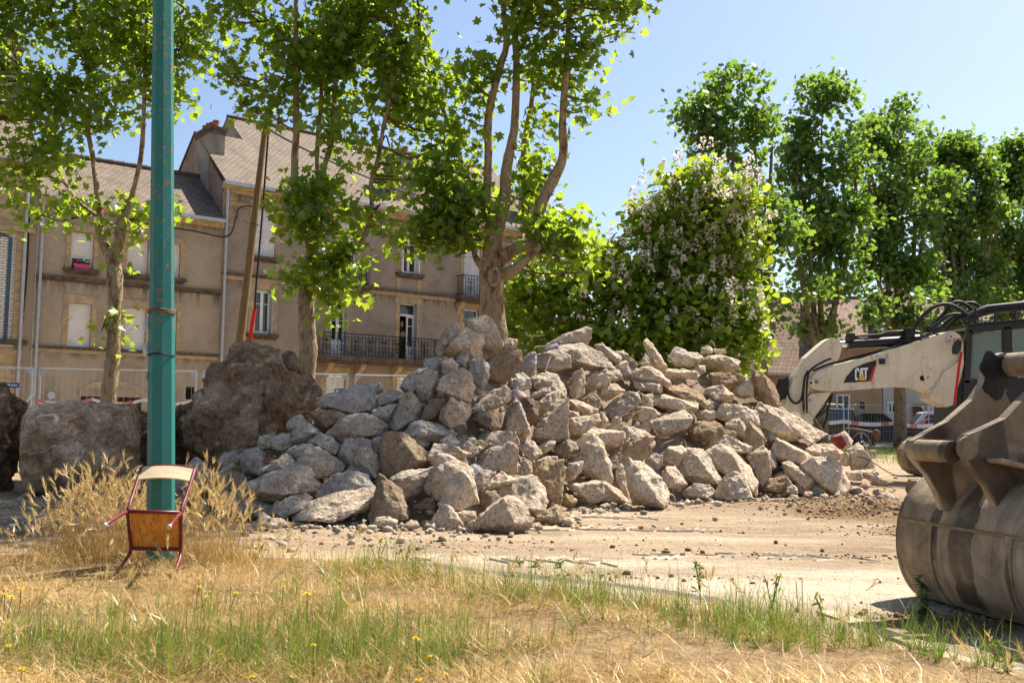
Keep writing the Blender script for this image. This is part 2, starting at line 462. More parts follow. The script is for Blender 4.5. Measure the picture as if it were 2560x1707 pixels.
M['fence_wire'] = plain('fence_wire', (0.40, 0.39, 0.37), 0.5, 0.5, 0.1, 6)
M['white_pvc'] = plain('white_pvc', (0.74, 0.74, 0.75), 0.45, 0, 0.06, 3)
M['white_paint'] = plain('white_shutter_paint', (0.70, 0.71, 0.73), 0.6, 0, 0.14, 5, 0.1, 20)
M['grey_paint'] = plain('grey_shutter_paint', (0.34, 0.36, 0.38), 0.6, 0, 0.1, 5)
M['glass'] = mat_glass()
M['stone'] = plain('sandstone', (0.40, 0.305, 0.195), 0.92, 0, 0.28, 3.5, 0.4, 35, 0.1)
M['stone_b'] = plain('sandstone_warm', (0.43, 0.305, 0.175), 0.92, 0, 0.30, 4.5, 0.4, 35, 0.1)
M['stone_dark'] = plain('soot_stained_stone', (0.115, 0.088, 0.064), 0.95, 0, 0.55, 5.0, 0.4, 35, 0.1)
M['cement'] = plain('cement_render', (0.27, 0.235, 0.20), 0.95, 0, 0.3, 1.8, 0.3, 40, 0.1)
M['terracotta'] = plain('terracotta', (0.33, 0.12, 0.06), 0.85, 0, 0.25, 8)
M['iron'] = plain('black_iron', (0.02, 0.02, 0.022), 0.6, 0.3, 0.2, 8)
M['black'] = plain('black_rubber', (0.018, 0.018, 0.018), 0.6, 0, 0.3, 8, 0.1, 60)
M['black_paint'] = plain('black_paint', (0.012, 0.012, 0.0125), 0.45, 0, 0.25, 5, 0.05, 40, 0.4)
M['red'] = plain('red_plastic', (0.55, 0.02, 0.018), 0.5, 0, 0.1, 5)
M['pink'] = plain('pink_plastic', (0.72, 0.06, 0.26), 0.5, 0, 0.08, 5)
M['tape_red'] = plain('tape_red', (0.66, 0.24, 0.19), 0.5, 0, 0.12, 5)
M['tape_white'] = plain('tape_white', (0.78, 0.74, 0.70), 0.5, 0, 0.06, 5)
M['maroon'] = plain('maroon_tube_paint', (0.145, 0.012, 0.022), 0.4, 0, 0.25, 9, 0.08, 60, 0.4)
M['ply'] = mat_wood('varnished_plywood', (0.30, 0.10, 0.012), (0.66, 0.28, 0.045), (26, 26, 3))
M['laminate'] = mat_wood('pale_laminate', (0.44, 0.33, 0.19), (0.55, 0.44, 0.27), (3, 20, 20))
M['pole_wood'] = mat_wood('weathered_pole_wood', (0.10, 0.062, 0.03), (0.21, 0.135, 0.066), (18, 18, 0.9))
M['excavator'] = mat_dirty_white('cream_machine_paint')
M['steel'] = mat_steel_worn()
M['chrome'] = plain('chrome', (0.65, 0.66, 0.68), 0.15, 1.0, 0.03, 3)
M['rebar'] = plain('rusty_rebar', (0.15, 0.105, 0.07), 0.85, 0.2, 0.3, 20)
M['plastic_rag'] = plain('clear_plastic_scrap', (0.62, 0.60, 0.57), 0.4, 0, 0.2, 18, 0.3, 30)
# ------------------------------------------------------------------ ground
EDGE_PX = [(-900, 1392), (0, 1392), (250, 1396), (560, 1398), (800, 1398), (1000, 1418), (1200, 1462), (1400, 1490), (1600, 1508), (1800, 1536),
           (2000, 1570), (2200, 1612), (2400, 1656), (2560, 1694), (3200, 1890)]
_e = [on_z(*p) for p in EDGE_PX]
EDGE_X = np.array([p.x for p in _e]); EDGE_Y = np.array([p.y for p in _e])
def edge_y(x): return np.interp(x, EDGE_X, EDGE_Y)

def axis(segs):
    out = []
    for a, b, n in segs: out.extend(np.linspace(a, b, n, endpoint=False))
    out.append(segs[-1][1]); return np.array(out)
gx = axis([(-2500, -300, 8), (-300, -40, 12), (-40, -9, 24), (-9, -6, 20), (-6, 7.5, 170), (7.5, 12, 30), (12, 40, 24), (40, 300, 12), (300, 2500, 8)])
gy = axis([(-300, -20, 8), (-20, 3, 14), (3, 4.2, 12), (4.2, 16.5, 160), (16.5, 24, 34), (24, 60, 26), (60, 300, 12), (300, 4000, 10)])
GX, GY = np.meshgrid(gx, gy)
def fbm(x, y, s, oc=4, seed=0):
    out = np.zeros_like(x); amp = 1.0; tot = 0
    for o in range(oc):
        xs = x * s * 2 ** o + seed * 17.3; ys = y * s * 2 ** o - seed * 9.1
        xi = np.floor(xs); yi = np.floor(ys); fx = xs - xi; fy = ys - yi
        fx = fx * fx * (3 - 2 * fx); fy = fy * fy * (3 - 2 * fy)
        def hsh(a, b):
            v = np.sin(a * 127.1 + b * 311.7 + o * 74.7 + seed) * 43758.5453; return v - np.floor(v)
        v = (hsh(xi, yi) * (1 - fx) + hsh(xi + 1, yi) * fx) * (1 - fy) + (hsh(xi, yi + 1) * (1 - fx) + hsh(xi + 1, yi + 1) * fx) * fy
        out += amp * (v * 2 - 1); tot += amp; amp *= 0.5
    return out / tot
def sstep(a, b, x):
    t = np.clip((x - a) / (b - a), 0, 1); return t * t * (3 - 2 * t)
_wm = [on_z(1870, 1275), on_z(2150, 1270), on_z(2330, 1300)]
def ground_z(x, y):
    x = np.asarray(x, dtype=float); y = np.asarray(y, dtype=float)
    near = sstep(45, 20, y) * sstep(-20, -8, x) * sstep(40, 14, x)
    z = near * (0.018 * fbm(x, y, 0.9, 3, 1) + 0.010 * fbm(x, y, 4.0, 3, 2))
    g = sstep(0.15, -0.25, y - edge_y(x))
    z += g * (0.035 + 0.03 * fbm(x, y, 1.2, 3, 3))
    # bank of loose soil pushed up in front of the heap's end
    for (p, rx, ry, h) in ((_wm[0], 0.9, 0.5, 0.10), (_wm[1], 1.1, 0.75, 0.17), (_wm[2], 0.8, 0.6, 0.10)):
        d = ((x - p.x) / rx) ** 2 + ((y - p.y) / ry) ** 2
        z += h * np.exp(-d) * (1 + 0.5 * fbm(x, y, 5.0, 4, 4))
    # wheel ruts
    for yy, dep in ((12.05, 0.03), (11.3, 0.025), (9.75, 0.02)):
        yr = yy + 0.10 * np.sin(x * 0.35) + 0.035 * x
        z -= dep * np.exp(-((y - yr) / 0.22) ** 2) * sstep(-1.0, 0.5, x) * sstep(6.5, 5.0, x)
    return z
GZ = ground_z(GX, GY)
nyy, nxx = GX.shape
Vg = np.stack([GX, GY, GZ], -1).reshape(-1, 3)
ii = np.arange(nyy * nxx).reshape(nyy, nxx)
Fg = np.stack([ii[:-1, :-1], ii[:-1, 1:], ii[1:, 1:], ii[1:, :-1]], -1).reshape(-1, 4)

def mat_ground():
    t = NT('site_ground'); co = t.coord()
    def at_(nm):
        a = t.N('ShaderNodeAttribute'); a.attribute_name = nm; return a.outputs['Fac']
    mp = t.N('ShaderNodeMapping'); mp.inputs['Scale'].default_value = (0.42, 1.5, 1.0); t.L(co, mp.inputs[0]); n1 = t.noise(mp.outputs[0], 1.0, 8, 0.68, 0.5); n2 = t.noise(co, 9.0, 8, 0.7); n3 = t.noise(co, 45.0, 5, 0.7)
    sand = t.ramp(n1, [(0.30, (0.225, 0.155, 0.095)), (0.45, (0.325, 0.24, 0.158)), (0.58, (0.40, 0.30, 0.20)), (0.75, (0.47, 0.37, 0.26))])
    sand = t.mix(0.6, sand, t.ramp(n2, [(0.3, (0.58, 0.53, 0.47)), (0.52, (1.0, 1.0, 1.0)), (0.75, (1.18, 1.18, 1.16))]), 'MULTIPLY')
    sand = t.mix(t.math('MULTIPLY', at_('pale'), t.val(n2, [(0.3, 0.35), (0.55, 1.0)])), sand, (0.56, 0.46, 0.34))
    crumb = t.ramp(n2, [(0.3, (0.095, 0.056, 0.027)), (0.52, (0.21, 0.135, 0.072)), (0.75, (0.34, 0.245, 0.145))])
    k = t.math('ADD', at_('crumb'), t.math('MULTIPLY', t.math('SUBTRACT', n2, 0.5), 0.9))
    c = t.mix(t.val(k, [(0.40, 0.0), (0.62, 1.0)]), sand, crumb)
    asp = t.ramp(n3, [(0.3, (0.115, 0.098, 0.082)), (0.6, (0.20, 0.17, 0.14)), (0.8, (0.27, 0.235, 0.195))])
    k = t.math('ADD', at_('asphalt'), t.math('MULTIPLY', t.math('SUBTRACT', n2, 0.5), 0.6))
    c = t.mix(t.val(k, [(0.45, 0.0), (0.6, 1.0)]), c, asp)
    soil = t.ramp(n2, [(0.3, (0.16, 0.098, 0.046)), (0.5, (0.29, 0.19, 0.098)), (0.72, (0.39, 0.275, 0.15))])
    k = t.math('ADD', at_('soil'), t.math('MULTIPLY', t.math('SUBTRACT', n2, 0.5), 0.5))
    c = t.mix(t.val(k, [(0.42, 0.0), (0.6, 1.0)]), c, soil)
    h = t.math('ADD', t.math('MULTIPLY', n2, 1.0), t.math('MULTIPLY', n3, 0.35))
    h = t.math('ADD', h, t.math('MULTIPLY', t.voro(co, 30.0), 0.3))
    return t.fin(c, 0.97, t.bump(h, 1.0, 0.05), 0, 0.06)
M['ground'] = mat_ground()
gobj = np_mesh('ground', Vg, Fg, M['ground'], smooth=True, base=False); tag(gobj, kind='structure')
X1 = Vg[:, 0].astype(float); Y1 = Vg[:, 1].astype(float)
soil = sstep(0.12, -0.12, Y1 - edge_y(X1) + 0.10 * fbm(X1, Y1, 2.5, 3, 8)); soil[Y1 < 0] = 1
crumb = np.zeros_like(X1)
for (px, py, rx, ry, s) in ((1950, 1262, 2.2, 1.1, 0.75), (2200, 1290, 1.6, 1.2, 0.8), (2330, 1330, 1.2, 0.8, 0.6), (1560, 1318, 1.6, 0.16, 0.5), (1350, 1345, 2.2, 0.12, 0.35),
                            (1250, 1372, 2.6, 0.10, 0.42), (2000, 1388, 1.6, 0.13, 0.5), (1900, 1345, 1.5, 0.10, 0.3), (1000, 1345, 1.5, 0.2, 0.3), (2380, 1560, 0.6, 0.4, 0.8)):
    p = on_z(px, py); crumb = np.maximum(crumb, s * np.exp(-(((X1 - p.x) / rx) ** 2 + ((Y1 - p.y - 0.035 * (X1 - p.x)) / ry) ** 2) ** 1.5))
crumb = np.maximum(crumb, 0.45 * sstep(0.9, 0.1, np.abs(Y1 - 18.0) - 4.0))
asph = np.zeros_like(X1)
ap = [on_z(*p) for p in ((820, 1394), (1000, 1405), (1250, 1432), (1500, 1458), (1800, 1500), (1980, 1540), (2100, 1590))]
ax_ = np.array([p.x for p in ap]); ay_ = np.array([p.y for p in ap])
dy = np.abs(Y1 - np.interp(X1, ax_, ay_)); asph = sstep(0.26, 0.10, dy) * sstep(ax_[0] - 0.2, ax_[0] + 0.4, X1) * sstep(ax_[-1] + 0.1, ax_[-1] - 0.4, X1) * 0.62
lefta = on_z(150, 1350); asph = np.maximum(asph, 0.62 * sstep(1.0, 0.4, np.abs(Y1 - 10.6) / 1.4) * sstep(-1.6, -3.2, X1))
pale = np.zeros_like(X1)
for (px, py, rx, ry, s) in ((1950, 1470, 2.0, .55, 1.0), (1500, 1408, 1.6, .22, .9), (2200, 1440, 1.5, .4, .9), (1100, 1395, 1.6, .15, .6), (1330, 1292, 1.2, .15, .7), (1500, 1322, 1.2, .18, .7), (2150, 1500, 1.0, .35, .9), (1700, 1345, 1.5, .2, .5)):
    p = on_z(px, py); pale = np.maximum(pale, s * np.exp(-(((X1 - p.x) / rx) ** 2 + ((Y1 - p.y) / ry) ** 2) ** 1.3))
for nm, arr in (('pale', pale), ('soil', soil), ('crumb', crumb), ('asphalt', asph)):
    a = gobj.data.attributes.new(nm, 'FLOAT', 'POINT'); a.data.foreach_set('value', arr.astype(np.float32))

# chevron tread marks: raised ridges of pressed sand, too fine to lift one by one
def tread(path, w_, pitch, lean, seed, h=0.02):
    mb = []; r = random.Random(seed); P = [Vector(p) for p in path]
    V = []; Fs = []
    for a, b in zip(P[:-1], P[1:]):
        L = (b - a).length; d = (b - a) / L; nrm = Vector((-d.y, d.x, 0)); n = int(L / pitch)
        for i in range(n):
            if r.random() < 0.22: continue
            c = a + d * ((i + r.uniform(-0.12, 0.12)) * pitch)
            for sgn in (-1, 1):
                if r.random() < 0.2: continue
                q0 = c + nrm * (0.01 * sgn); q1 = c + nrm * (w_ * sgn * r.uniform(0.7, 1.0)) + d * (lean * abs(w_))
                hw = pitch * r.uniform(0.16, 0.26); b0 = len(V)
                hh = h * r.uniform(0.5, 1.0)
                for q in (q0, q1):
                    zz = float(ground_z(q.x, q.y))
                    V += [Vector((q.x, q.y, zz - 0.004)) - d * hw, Vector((q.x, q.y, zz + hh)) - d * hw * 0.25, Vector((q.x, q.y, zz + hh)) + d * hw * 0.35, Vector((q.x, q.y, zz - 0.004)) + d * hw]
                Fs += [(b0, b0 + 4, b0 + 5, b0 + 1), (b0 + 1, b0 + 5, b0 + 6, b0 + 2), (b0 + 2, b0 + 6, b0 + 7, b0 + 3), (b0, b0 + 1, b0 + 2, b0 + 3), (b0 + 4, b0 + 7, b0 + 6, b0 + 5)]
    return V, Fs
Vt = []; Ft = []
for k, (pl, w_, pt, ln) in enumerate((
        ([(1310, 1292), (1480, 1290), (1640, 1294)], 0.24, 0.10, 0.9), ([(1230, 1322), (1420, 1320), (1620, 1322), (1760, 1328)], 0.24, 0.10, 0.9),
        ([(960, 1392), (1200, 1400), (1420, 1404), (1560, 1412)], 0.19, 0.10, 0.8), ([(1640, 1392), (1850, 1390), (2050, 1396), (2240, 1404)], 0.19, 0.10, -0.9),
        ([(1660, 1320), (1800, 1322)], 0.12, 0.085, 0.6), ([(620, 1372), (760, 1368)], 0.12, 0.09, 0.5))):
    v, f = tread([on_z(*p) for p in pl], w_, pt, ln, 30 + k); b0 = len(Vt); Vt += v; Ft += [tuple(b0 + q for q in ff) for ff in f]
m_ = MB(); m_.add(Vt, Ft); M['press'] = plain('pressed_sand', (0.54, 0.44, 0.32), 0.97, 0, 0.25, 12, 0.4, 60, 0.08)
o = m_.build('tread_marks', M['press'], gobj, smooth=False, kind='stuff')

# little lumps, used for clods and gravel
def lump_cloud(name, P, sizes, mat, seed, parent=None, flat=0.75, tintv=None):
    r = np.random.default_rng(seed); n = len(P)
    ico = [(0, 0, 1), (0.894, 0, 0.447), (0.276, 0.851, 0.447), (-0.724, 0.526, 0.447), (-0.724, -0.526, 0.447), (0.276, -0.851, 0.447),
           (0.724, 0.526, -0.447), (-0.276, 0.851, -0.447), (-0.894, 0, -0.447), (-0.276, -0.851, -0.447), (0.724, -0.526, -0.447), (0, 0, -1)]
    fc = [(0, 1, 2), (0, 2, 3), (0, 3, 4), (0, 4, 5), (0, 5, 1), (1, 6, 2), (2, 7, 3), (3, 8, 4), (4, 9, 5), (5, 10, 1), (2, 6, 7), (3, 7, 8), (4, 8, 9), (5, 9, 10), (1, 10, 6),
          (6, 11, 7), (7, 11, 8), (8, 11, 9), (9, 11, 10), (10, 11, 6)]
    T = np.array(ico); F0 = np.array(fc)
    rad = r.uniform(0.55, 1.25, (n, 12, 1)); V = T[None] * rad
    sc = r.uniform(0.6, 1.3, (n, 1, 3)); sc[:, :, 2] *= flat; V = V * sc
    a = r.uniform(0, 2 * PI, n); ca, sa = np.cos(a), np.sin(a)
    x = V[:, :, 0] * ca[:, None] - V[:, :, 1] * sa[:, None]; y = V[:, :, 0] * sa[:, None] + V[:, :, 1] * ca[:, None]
    V = np.stack([x, y, V[:, :, 2]], -1) * np.asarray(sizes)[:, None, None] * 0.5 + np.asarray(P)[:, None, :]
    Fc = (F0[None] + (np.arange(n) * 12)[:, None, None]).reshape(-1, 3)
    t = np.repeat(r.uniform(0, 1, n), 12)
    return np_mesh(name, V.reshape(-1, 3), Fc, mat, parent, tint=t)
def mat_tint(name, a, b, rough=0.95):
    t = NT(name); at_ = t.N('ShaderNodeAttribute'); at_.attribute_name = 'tint'; co = t.coord()
    c = t.mix(at_.outputs['Fac'], a, b)
    c = t.mix(0.6, c, t.ramp(t.noise(co, 30, 5, 0.7), [(0.3, (0.7, 0.68, 0.65)), (0.7, (1.15, 1.15, 1.15))]), 'MULTIPLY')
    return t.fin(c, rough, t.bump(t.noise(co, 80, 4, 0.7), 0.4, 0.01), 0, 0.1)
M['clod'] = mat_tint('soil_clod', (0.13, 0.08, 0.04), (0.36, 0.25, 0.145))
M['gravel'] = mat_tint('concrete_crumb', (0.24, 0.19, 0.14), (0.52, 0.44, 0.34))
r_ = np.random.default_rng(5)
P = []; sz = []
for (px, py, rx, ry, n) in ((1950, 1265, 1.8, 0.8, 1200), (2180, 1285, 1.4, 0.9, 1800), (2330, 1330, 1.0, 0.7, 500), (1560, 1318, 1.6, 0.22, 120), (1280, 1372, 2.4, 0.14, 80), (2000, 1388, 1.6, 0.14, 160), (1500, 1360, 3.0, 0.8, 110), (900, 1350, 2.2, 0.5, 110), (150, 1330, 1.6, 1.2, 380), (2330, 1540, 0.7, 0.35, 220), (1500, 1440, 2.0, 0.25, 180)):
    c0 = on_z(px, py); q = r_.normal(0, 0.5, (n, 2)) * (rx, ry) + (c0.x, c0.y)
    s = np.clip(r_.lognormal(-4.0, 0.55, n), 0.006, 0.085)
    P.append(np.column_stack([q, ground_z(q[:, 0], q[:, 1]) + s * 0.18])); sz.append(s)
o = lump_cloud('soil_clods', np.concatenate(P), np.concatenate(sz), M['clod'], 3)
tag(o, 'brown crumbs of soil strewn over the sandy site ground', 'soil', kind='stuff')

# flush concrete edging that bounds the grass by the bucket
kpx = [(2040, 1528), (2130, 1562), (2220, 1594), (2320, 1630), (2430, 1672), (2560, 1722)]
kerb = thing('kerb', None, None, on_z(*kpx[0])); kerb['kind'] = 'structure'
M['kerb'] = plain('kerb_concrete', (0.40, 0.315, 0.215), 0.95, 0, 0.4, 7, 0.8, 40, 0.1)
kp = [on_z(*p) for p in kpx]
for a, b in zip(kp[:-1], kp[1:]):
    d = (b - a); L = d.length; d.normalize(); nrm = Vector((-d.y, d.x, 0))
    mb = MB(); z0 = 0.012 + rnd.uniform(-0.006, 0.006)
    mb.box2(a + d * 0.006 + nrm * 0.0 + Vector((0, 0, z0 - 0.16)), d * (L - 0.014), nrm * 0.13, Vector((0, 0, 0.16)))
    mb.build('kerb_stone', M['kerb'], kerb, bevel=0.01)

# the street beyond the fences, where the cars stand
M['road'] = plain('asphalt_road', (0.075, 0.072, 0.07), 0.9, 0, 0.25, 2.0, 0.3, 60, 0.15)
mb = MB(); mb.quad(Vector((4, 45.8, 0.03)), Vector((60, 45.8, 0.03)), Vector((60, 56.5, 0.03)), Vector((4, 56.5, 0.03)))
tag(mb.build('road', M['road']), kind='structure')
mb = MB(); mb.box2(Vector((4, 45.55, -0.1)), Vector((56, 0, 0)), Vector((0, 0.25, 0)), Vector((0, 0, 0.25)))
tag(mb.build('road_kerb', M['kerb']), kind='structure')
mb = MB(); mb.box2(Vector((4, 56.5, -0.1)), Vector((56, 0, 0)), Vector((0, 2.6, 0)), Vector((0, 0, 0.24)))
tag(mb.build('pavement', M['kerb']), kind='structure')
# ------------------------------------------------------------------ the terrace of houses on the left
UD = Vector((0.791, 0.611, 0)).normalized()          # along the street, away to the right
ND = Vector((UD.y, -UD.x, 0))                        # out of the facade, towards the site
ZD = Vector((0, 0, 1))
F0 = at(1010, 900, 44.0); F0.z = 0
def H(u, z, n=0.0): return F0 + UD * u + ND * n + ZD * z
def fpx(px, py, n=0.0):
    p = on_plane(px, py, F0 + ND * n, ND) - F0
    return p.dot(UD), p.z
def rect_px(x0, y0, x1, y1, n=0.0):
    """photo rectangle (left, top, right, bottom at its middle) -> u0, u1, z0, z1"""
    ym = (y0 + y1) / 2; xm = (x0 + x1) / 2
    u0 = fpx(x0, ym, n)[0]; u1 = fpx(x1, ym, n)[0]
    return u0, u1, fpx(xm, y1, n)[1], fpx(xm, y0, n)[1]

def ubox(mb, u0, u1, z0, z1, n0, n1):
    return mb.box2(H(u0, z0, n0), UD * (u1 - u0), ND * (n1 - n0), ZD * (z1 - z0))
def part(name, mat, parent, boxes, bevel=0.0):
    mb = MB()
    for b in boxes: ubox(mb, *b)
    return mb.build(name, mat, parent, bevel=bevel)

def wall_with_holes(root, name, mat, u0, u1, z0, z1, holes, n=0.0, reveal=0.22, top=None):
    us = sorted(set([u0, u1] + [h[0] for h in holes] + [h[1] for h in holes])); zs = sorted(set([z0, z1] + [h[2] for h in holes] + [h[3] for h in holes]))
    us = [u for u in us if u0 - 1e-6 <= u <= u1 + 1e-6]; zs = [z for z in zs if z0 - 1e-6 <= z <= z1 + 1e-6]
    mb = MB()
    for a, b in zip(us[:-1], us[1:]):
        for c, d in zip(zs[:-1], zs[1:]):
            um, zm = (a + b) / 2, (c + d) / 2
            if any(h[0] < um < h[1] and h[2] < zm < h[3] for h in holes): continue
            mb.quad(H(a, c, n), H(b, c, n), H(b, d, n), H(a, d, n), [(a, c), (b, c), (b, d), (a, d)])
    for h in holes:
        a, b, c, d = h[:4]; k = n - reveal
        mb.quad(H(a, c, n), H(a, d, n), H(a, d, k), H(a, c, k), [(a, c), (a, d), (a + .2, d), (a + .2, c)])
        mb.quad(H(b, d, n), H(b, c, n), H(b, c, k), H(b, d, k), [(b, d), (b, c), (b + .2, c), (b + .2, d)])
        mb.quad(H(a, d, n), H(b, d, n), H(b, d, k), H(a, d, k), [(a, d), (b, d), (b, d + .2), (a, d + .2)])
        mb.quad(H(b, c, n), H(a, c, n), H(a, c, k), H(b, c, k), [(b, c), (a, c), (a, c + .2), (b, c + .2)])
    return mb.build(name, mat, root)

def slats(mb, u0, u1, z0, z1, n, pitch, depth=0.02):
    z = z0
    while z < z1 - pitch * 0.5:
        mb.add([H(u0, z, n), H(u1, z, n), H(u1, z + pitch * 0.86, n + depth), H(u0, z + pitch * 0.86, n + depth), H(u1, z + pitch, n), H(u0, z + pitch, n)],
               [(0, 1, 2, 3), (3, 2, 4, 5)])
        z += pitch

def roller_shutter(root, r, open_=0.0):
    u0, u1, z0, z1 = r
    f = part('window_frame', M['white_pvc'], root, [(u0, u0 + .06, z0, z1, -.20, -.10), (u1 - .06, u1, z0, z1, -.20, -.10), (u0 + .06, u1 - .06, z0, z0 + .05, -.20, -.10)])
    zb = z0 + .05 + open_ * (z1 - z0)
    mb = MB(); slats(mb, u0 + .06, u1 - .06, zb, z1, -.16, 0.065, 0.026)
    mb.build('roller_shutter', M['white_pvc'], root)
    if open_ > 0:
        part('dark_pane', M['glass'], f, [(u0 + .06, u1 - .06, z0 + .05, zb, -.21, -.205)])
        part('casement', M['white_pvc'], f, [((u0 + u1) / 2 - .03 + .12, (u0 + u1) / 2 + .03 + .12, z0 + .05, zb, -.2, -.18)])

def glazed_window(root, r, transom=0.0, solid=0.0, bars=1, skip=-1):
    """two casements; transom = share of height for a fixed light, solid = share for a panelled foot (French window)"""
    u0, u1, z0, z1 = r; h = z1 - z0; m = 0.055; n0, n1 = -.20, -.13
    zt = z1 - transom * h; um = (u0 + u1) / 2; zs = z0 + solid * h
    fr = [(u0, u0 + m, z0, z1, n0, n1), (u1 - m, u1, z0, z1, n0, n1), (u0 + m, u1 - m, z0, z0 + m, n0, n1), (u0 + m, u1 - m, z1 - m, z1, n0, n1)]
    if transom: fr.append((u0 + m, u1 - m, zt - m, zt + m * 0.6, n0, n1 + .012))
    fo = part('window_frame', M['white_pvc'], root, fr)
    top = zt - m if transom else z1 - m
    for ci, (a, b) in enumerate(((u0 + m, um), (um, u1 - m))):
        if ci == skip: continue
        k = 0.062
        cs = [(a, a + k, z0 + m, top, n0 + .01, n1 + .02), (b - k, b, z0 + m, top, n0 + .01, n1 + .02), (a + k, b - k, top - k, top, n0 + .01, n1 + .02), (a + k, b - k, z0 + m, z0 + m + k, n0 + .01, n1 + .02)]
        zl = z0 + m + k
        if solid:
            cs.append((a + k, b - k, z0 + m + k, zs, n0 + .015, n1 + .005)); cs.append((a + k, b - k, zs, zs + k, n0 + .01, n1 + .02)); zl = zs + k
        for q in range(bars):
            zz = zl + (top - zl) * (0.68 if bars == 1 else (q + 1) / (bars + 1)); cs.append((a + k, b - k, zz - .014, zz + .014, n0 + .02, n1 + .005))
        c = part('casement', M['white_pvc'], root, cs)
        part('pane', M['glass'], c, [(a + k, b - k, zl, top - k, n0 + .025, n0 + .03)])
    if transom: part('pane', M['glass'], fo, [(u0 + m, u1 - m, zt + m * .6, z1 - m, n0 + .02, n0 + .03)])

def louvre_pair(root, r, mat='white_paint'):
    u0, u1, z0, z1 = r; um = (u0 + u1) / 2
    for a, b in ((u0 + .01, um - .006), (um + .006, u1 - .01)):
        k = .06; zm = z0 + (z1 - z0) * .36; mb = MB()
        for bb in ((a, a + k, z0, z1, -.07, -.03), (b - k, b, z0, z1, -.07, -.03), (a + k, b - k, z1 - k, z1, -.07, -.03), (a + k, b - k, z0, z0 + k, -.07, -.03), (a + k, b - k, zm - k / 2, zm + k / 2, -.07, -.03)):
            ubox(mb, *bb)
        lf = mb.build('shutter_leaf', M[mat], root)
        mb = MB(); slats(mb, a + k, b - k, z0 + k, zm - k / 2, -.065, .055, .024); slats(mb, a + k, b - k, zm + k / 2, z1 - k, -.065, .055, .024)
        mb.build('louvre_slats', M[mat], lf)

def open_leaf(root, u, z0, z1, side, mat):
    """a narrow folded shutter leaf parked in the reveal"""
    part('folded_shutter', M[mat], root, [(u - .02, u + .02, z0 + .03, z1 - .03, -.12, .16), (u - .045 if side < 0 else u + .024, u - .024 if side < 0 else u + .045, z0 + .03, z1 - .03, -.12, .13)])

def surround(root, r, wj=0.2, sill=True, head=0.24, proud=0.025, blocks=True, foot=0.0):
    u0, u1, z0, z1 = r; seq = []
    zb = z0 - foot
    n = max(3, int(round((z1 - zb) / 0.42)))
    for s in (0, 1):
        for i in range(n):
            a = zb + (z1 - zb) * i / n; b = zb + (z1 - zb) * (i + 1) / n
            k = wj * (1.18 if (i % 2 == 0 and blocks) else 1.0)
            ua, ub = (u0 - k, u0) if s == 0 else (u1, u1 + k)
            part('jamb_stone', M[rnd.choice(['stone', 'stone', 'stone_b'])], root, [(ua, ub, a + .004, b - .004, -.05, proud + rnd.uniform(-.003, .003))])
    part('lintel', M['stone'], root, [(u0 - wj * 1.18, u1 + wj * 1.18, z1, z1 + head, -.05, proud + .004)])
    if sill:
        part('sill', M['stone_dark'], root, [(u0 - wj - .08, u1 + wj + .08, z0 - .13 - foot, z0 - foot, -.05, .16), (u0 - wj, u1 + wj, z0 - .22 - foot, z0 - .13 - foot, -.05, .08)])

def scroll(mb, c, r, turns, sgn, th=0.011, start=0.0):
    pts = []
    n = int(10 * turns)
    for i in range(n + 1):
        t = i / n; q = start + sgn * t * turns * 2 * PI; rr = r * (1 - 0.8 * t)
        pts.append(H(c[0] + math.cos(q) * rr, c[1] + math.sin(q) * rr, c[2]))
    mb.tube(pts, th, 5)

def balcony(root, u0, u1, zf, h, dep, name='balcony'):
    slab = part('balcony_slab', M['stone_dark'], root, [(u0 - .1, u1 + .1, zf - .16, zf, 0.0, dep + .08), (u0 - .04, u1 + .04, zf - .27, zf - .16, 0.0, dep)])
    rail = part('balcony_railing', M['iron'], root, [(u0, u1, zf + h - .035, zf + h, dep - .03, dep + .02), (u0, u1, zf + .07, zf + .095, dep - .015, dep + .01),
                                                    (u0, u1, zf + h - .16, zf + h - .14, dep - .01, dep + .008),
                                                    (u0, u0 + .03, zf + h - .035, zf + h, 0, dep - .03), (u1 - .03, u1, zf + h - .035, zf + h, 0, dep - .03), (u0, u0 + .03, zf + .07, zf + .095, 0, dep), (u1 - .03, u1, zf + .07, zf + .095, 0, dep)])
    n = max(4, int((u1 - u0) / 0.16)); mb = MB()
    for i in range(n + 1):
        u = u0 + (u1 - u0) * i / n
        ubox(mb, u - .008, u + .008, zf, zf + h - .035, dep - .012, dep + .006)
    for s in (u0 + .015, u1 - .015):
        for i in range(1, 5):
            ubox(mb, s - .008, s + .008, zf, zf + h - .035, dep * i / 5 - .008, dep * i / 5 + .008)
    mb.build('balusters', M['iron'], rail)
    mb = MB(); m = max(1, int((u1 - u0) / 0.64))
    for i in range(m):
        c = u0 + (u1 - u0) * (i + .5) / m; d = dep - .004
        for s in (-1, 1):
            scroll(mb, (c + s * .15, zf + h * .72, d), .13, 1.6, s, .012, PI / 2)
            scroll(mb, (c + s * .13, zf + h * .38, d), .15, 1.7, -s, .012, -PI / 2)
            scroll(mb, (c + s * .24, zf + h * .20, d), .08, 1.3, s, .010, 0)
        mb.sphere(H(c, zf + h * .66, d), .05, 8, 5); mb.sphere(H(c, zf + h * .30, d), .035, 8, 5)
        mb.tube([H(c, zf + .09, d), H(c, zf + h * .62, d)], .012, 5)
    mb.build('scrollwork', M['iron'], rail, kind='stuff')

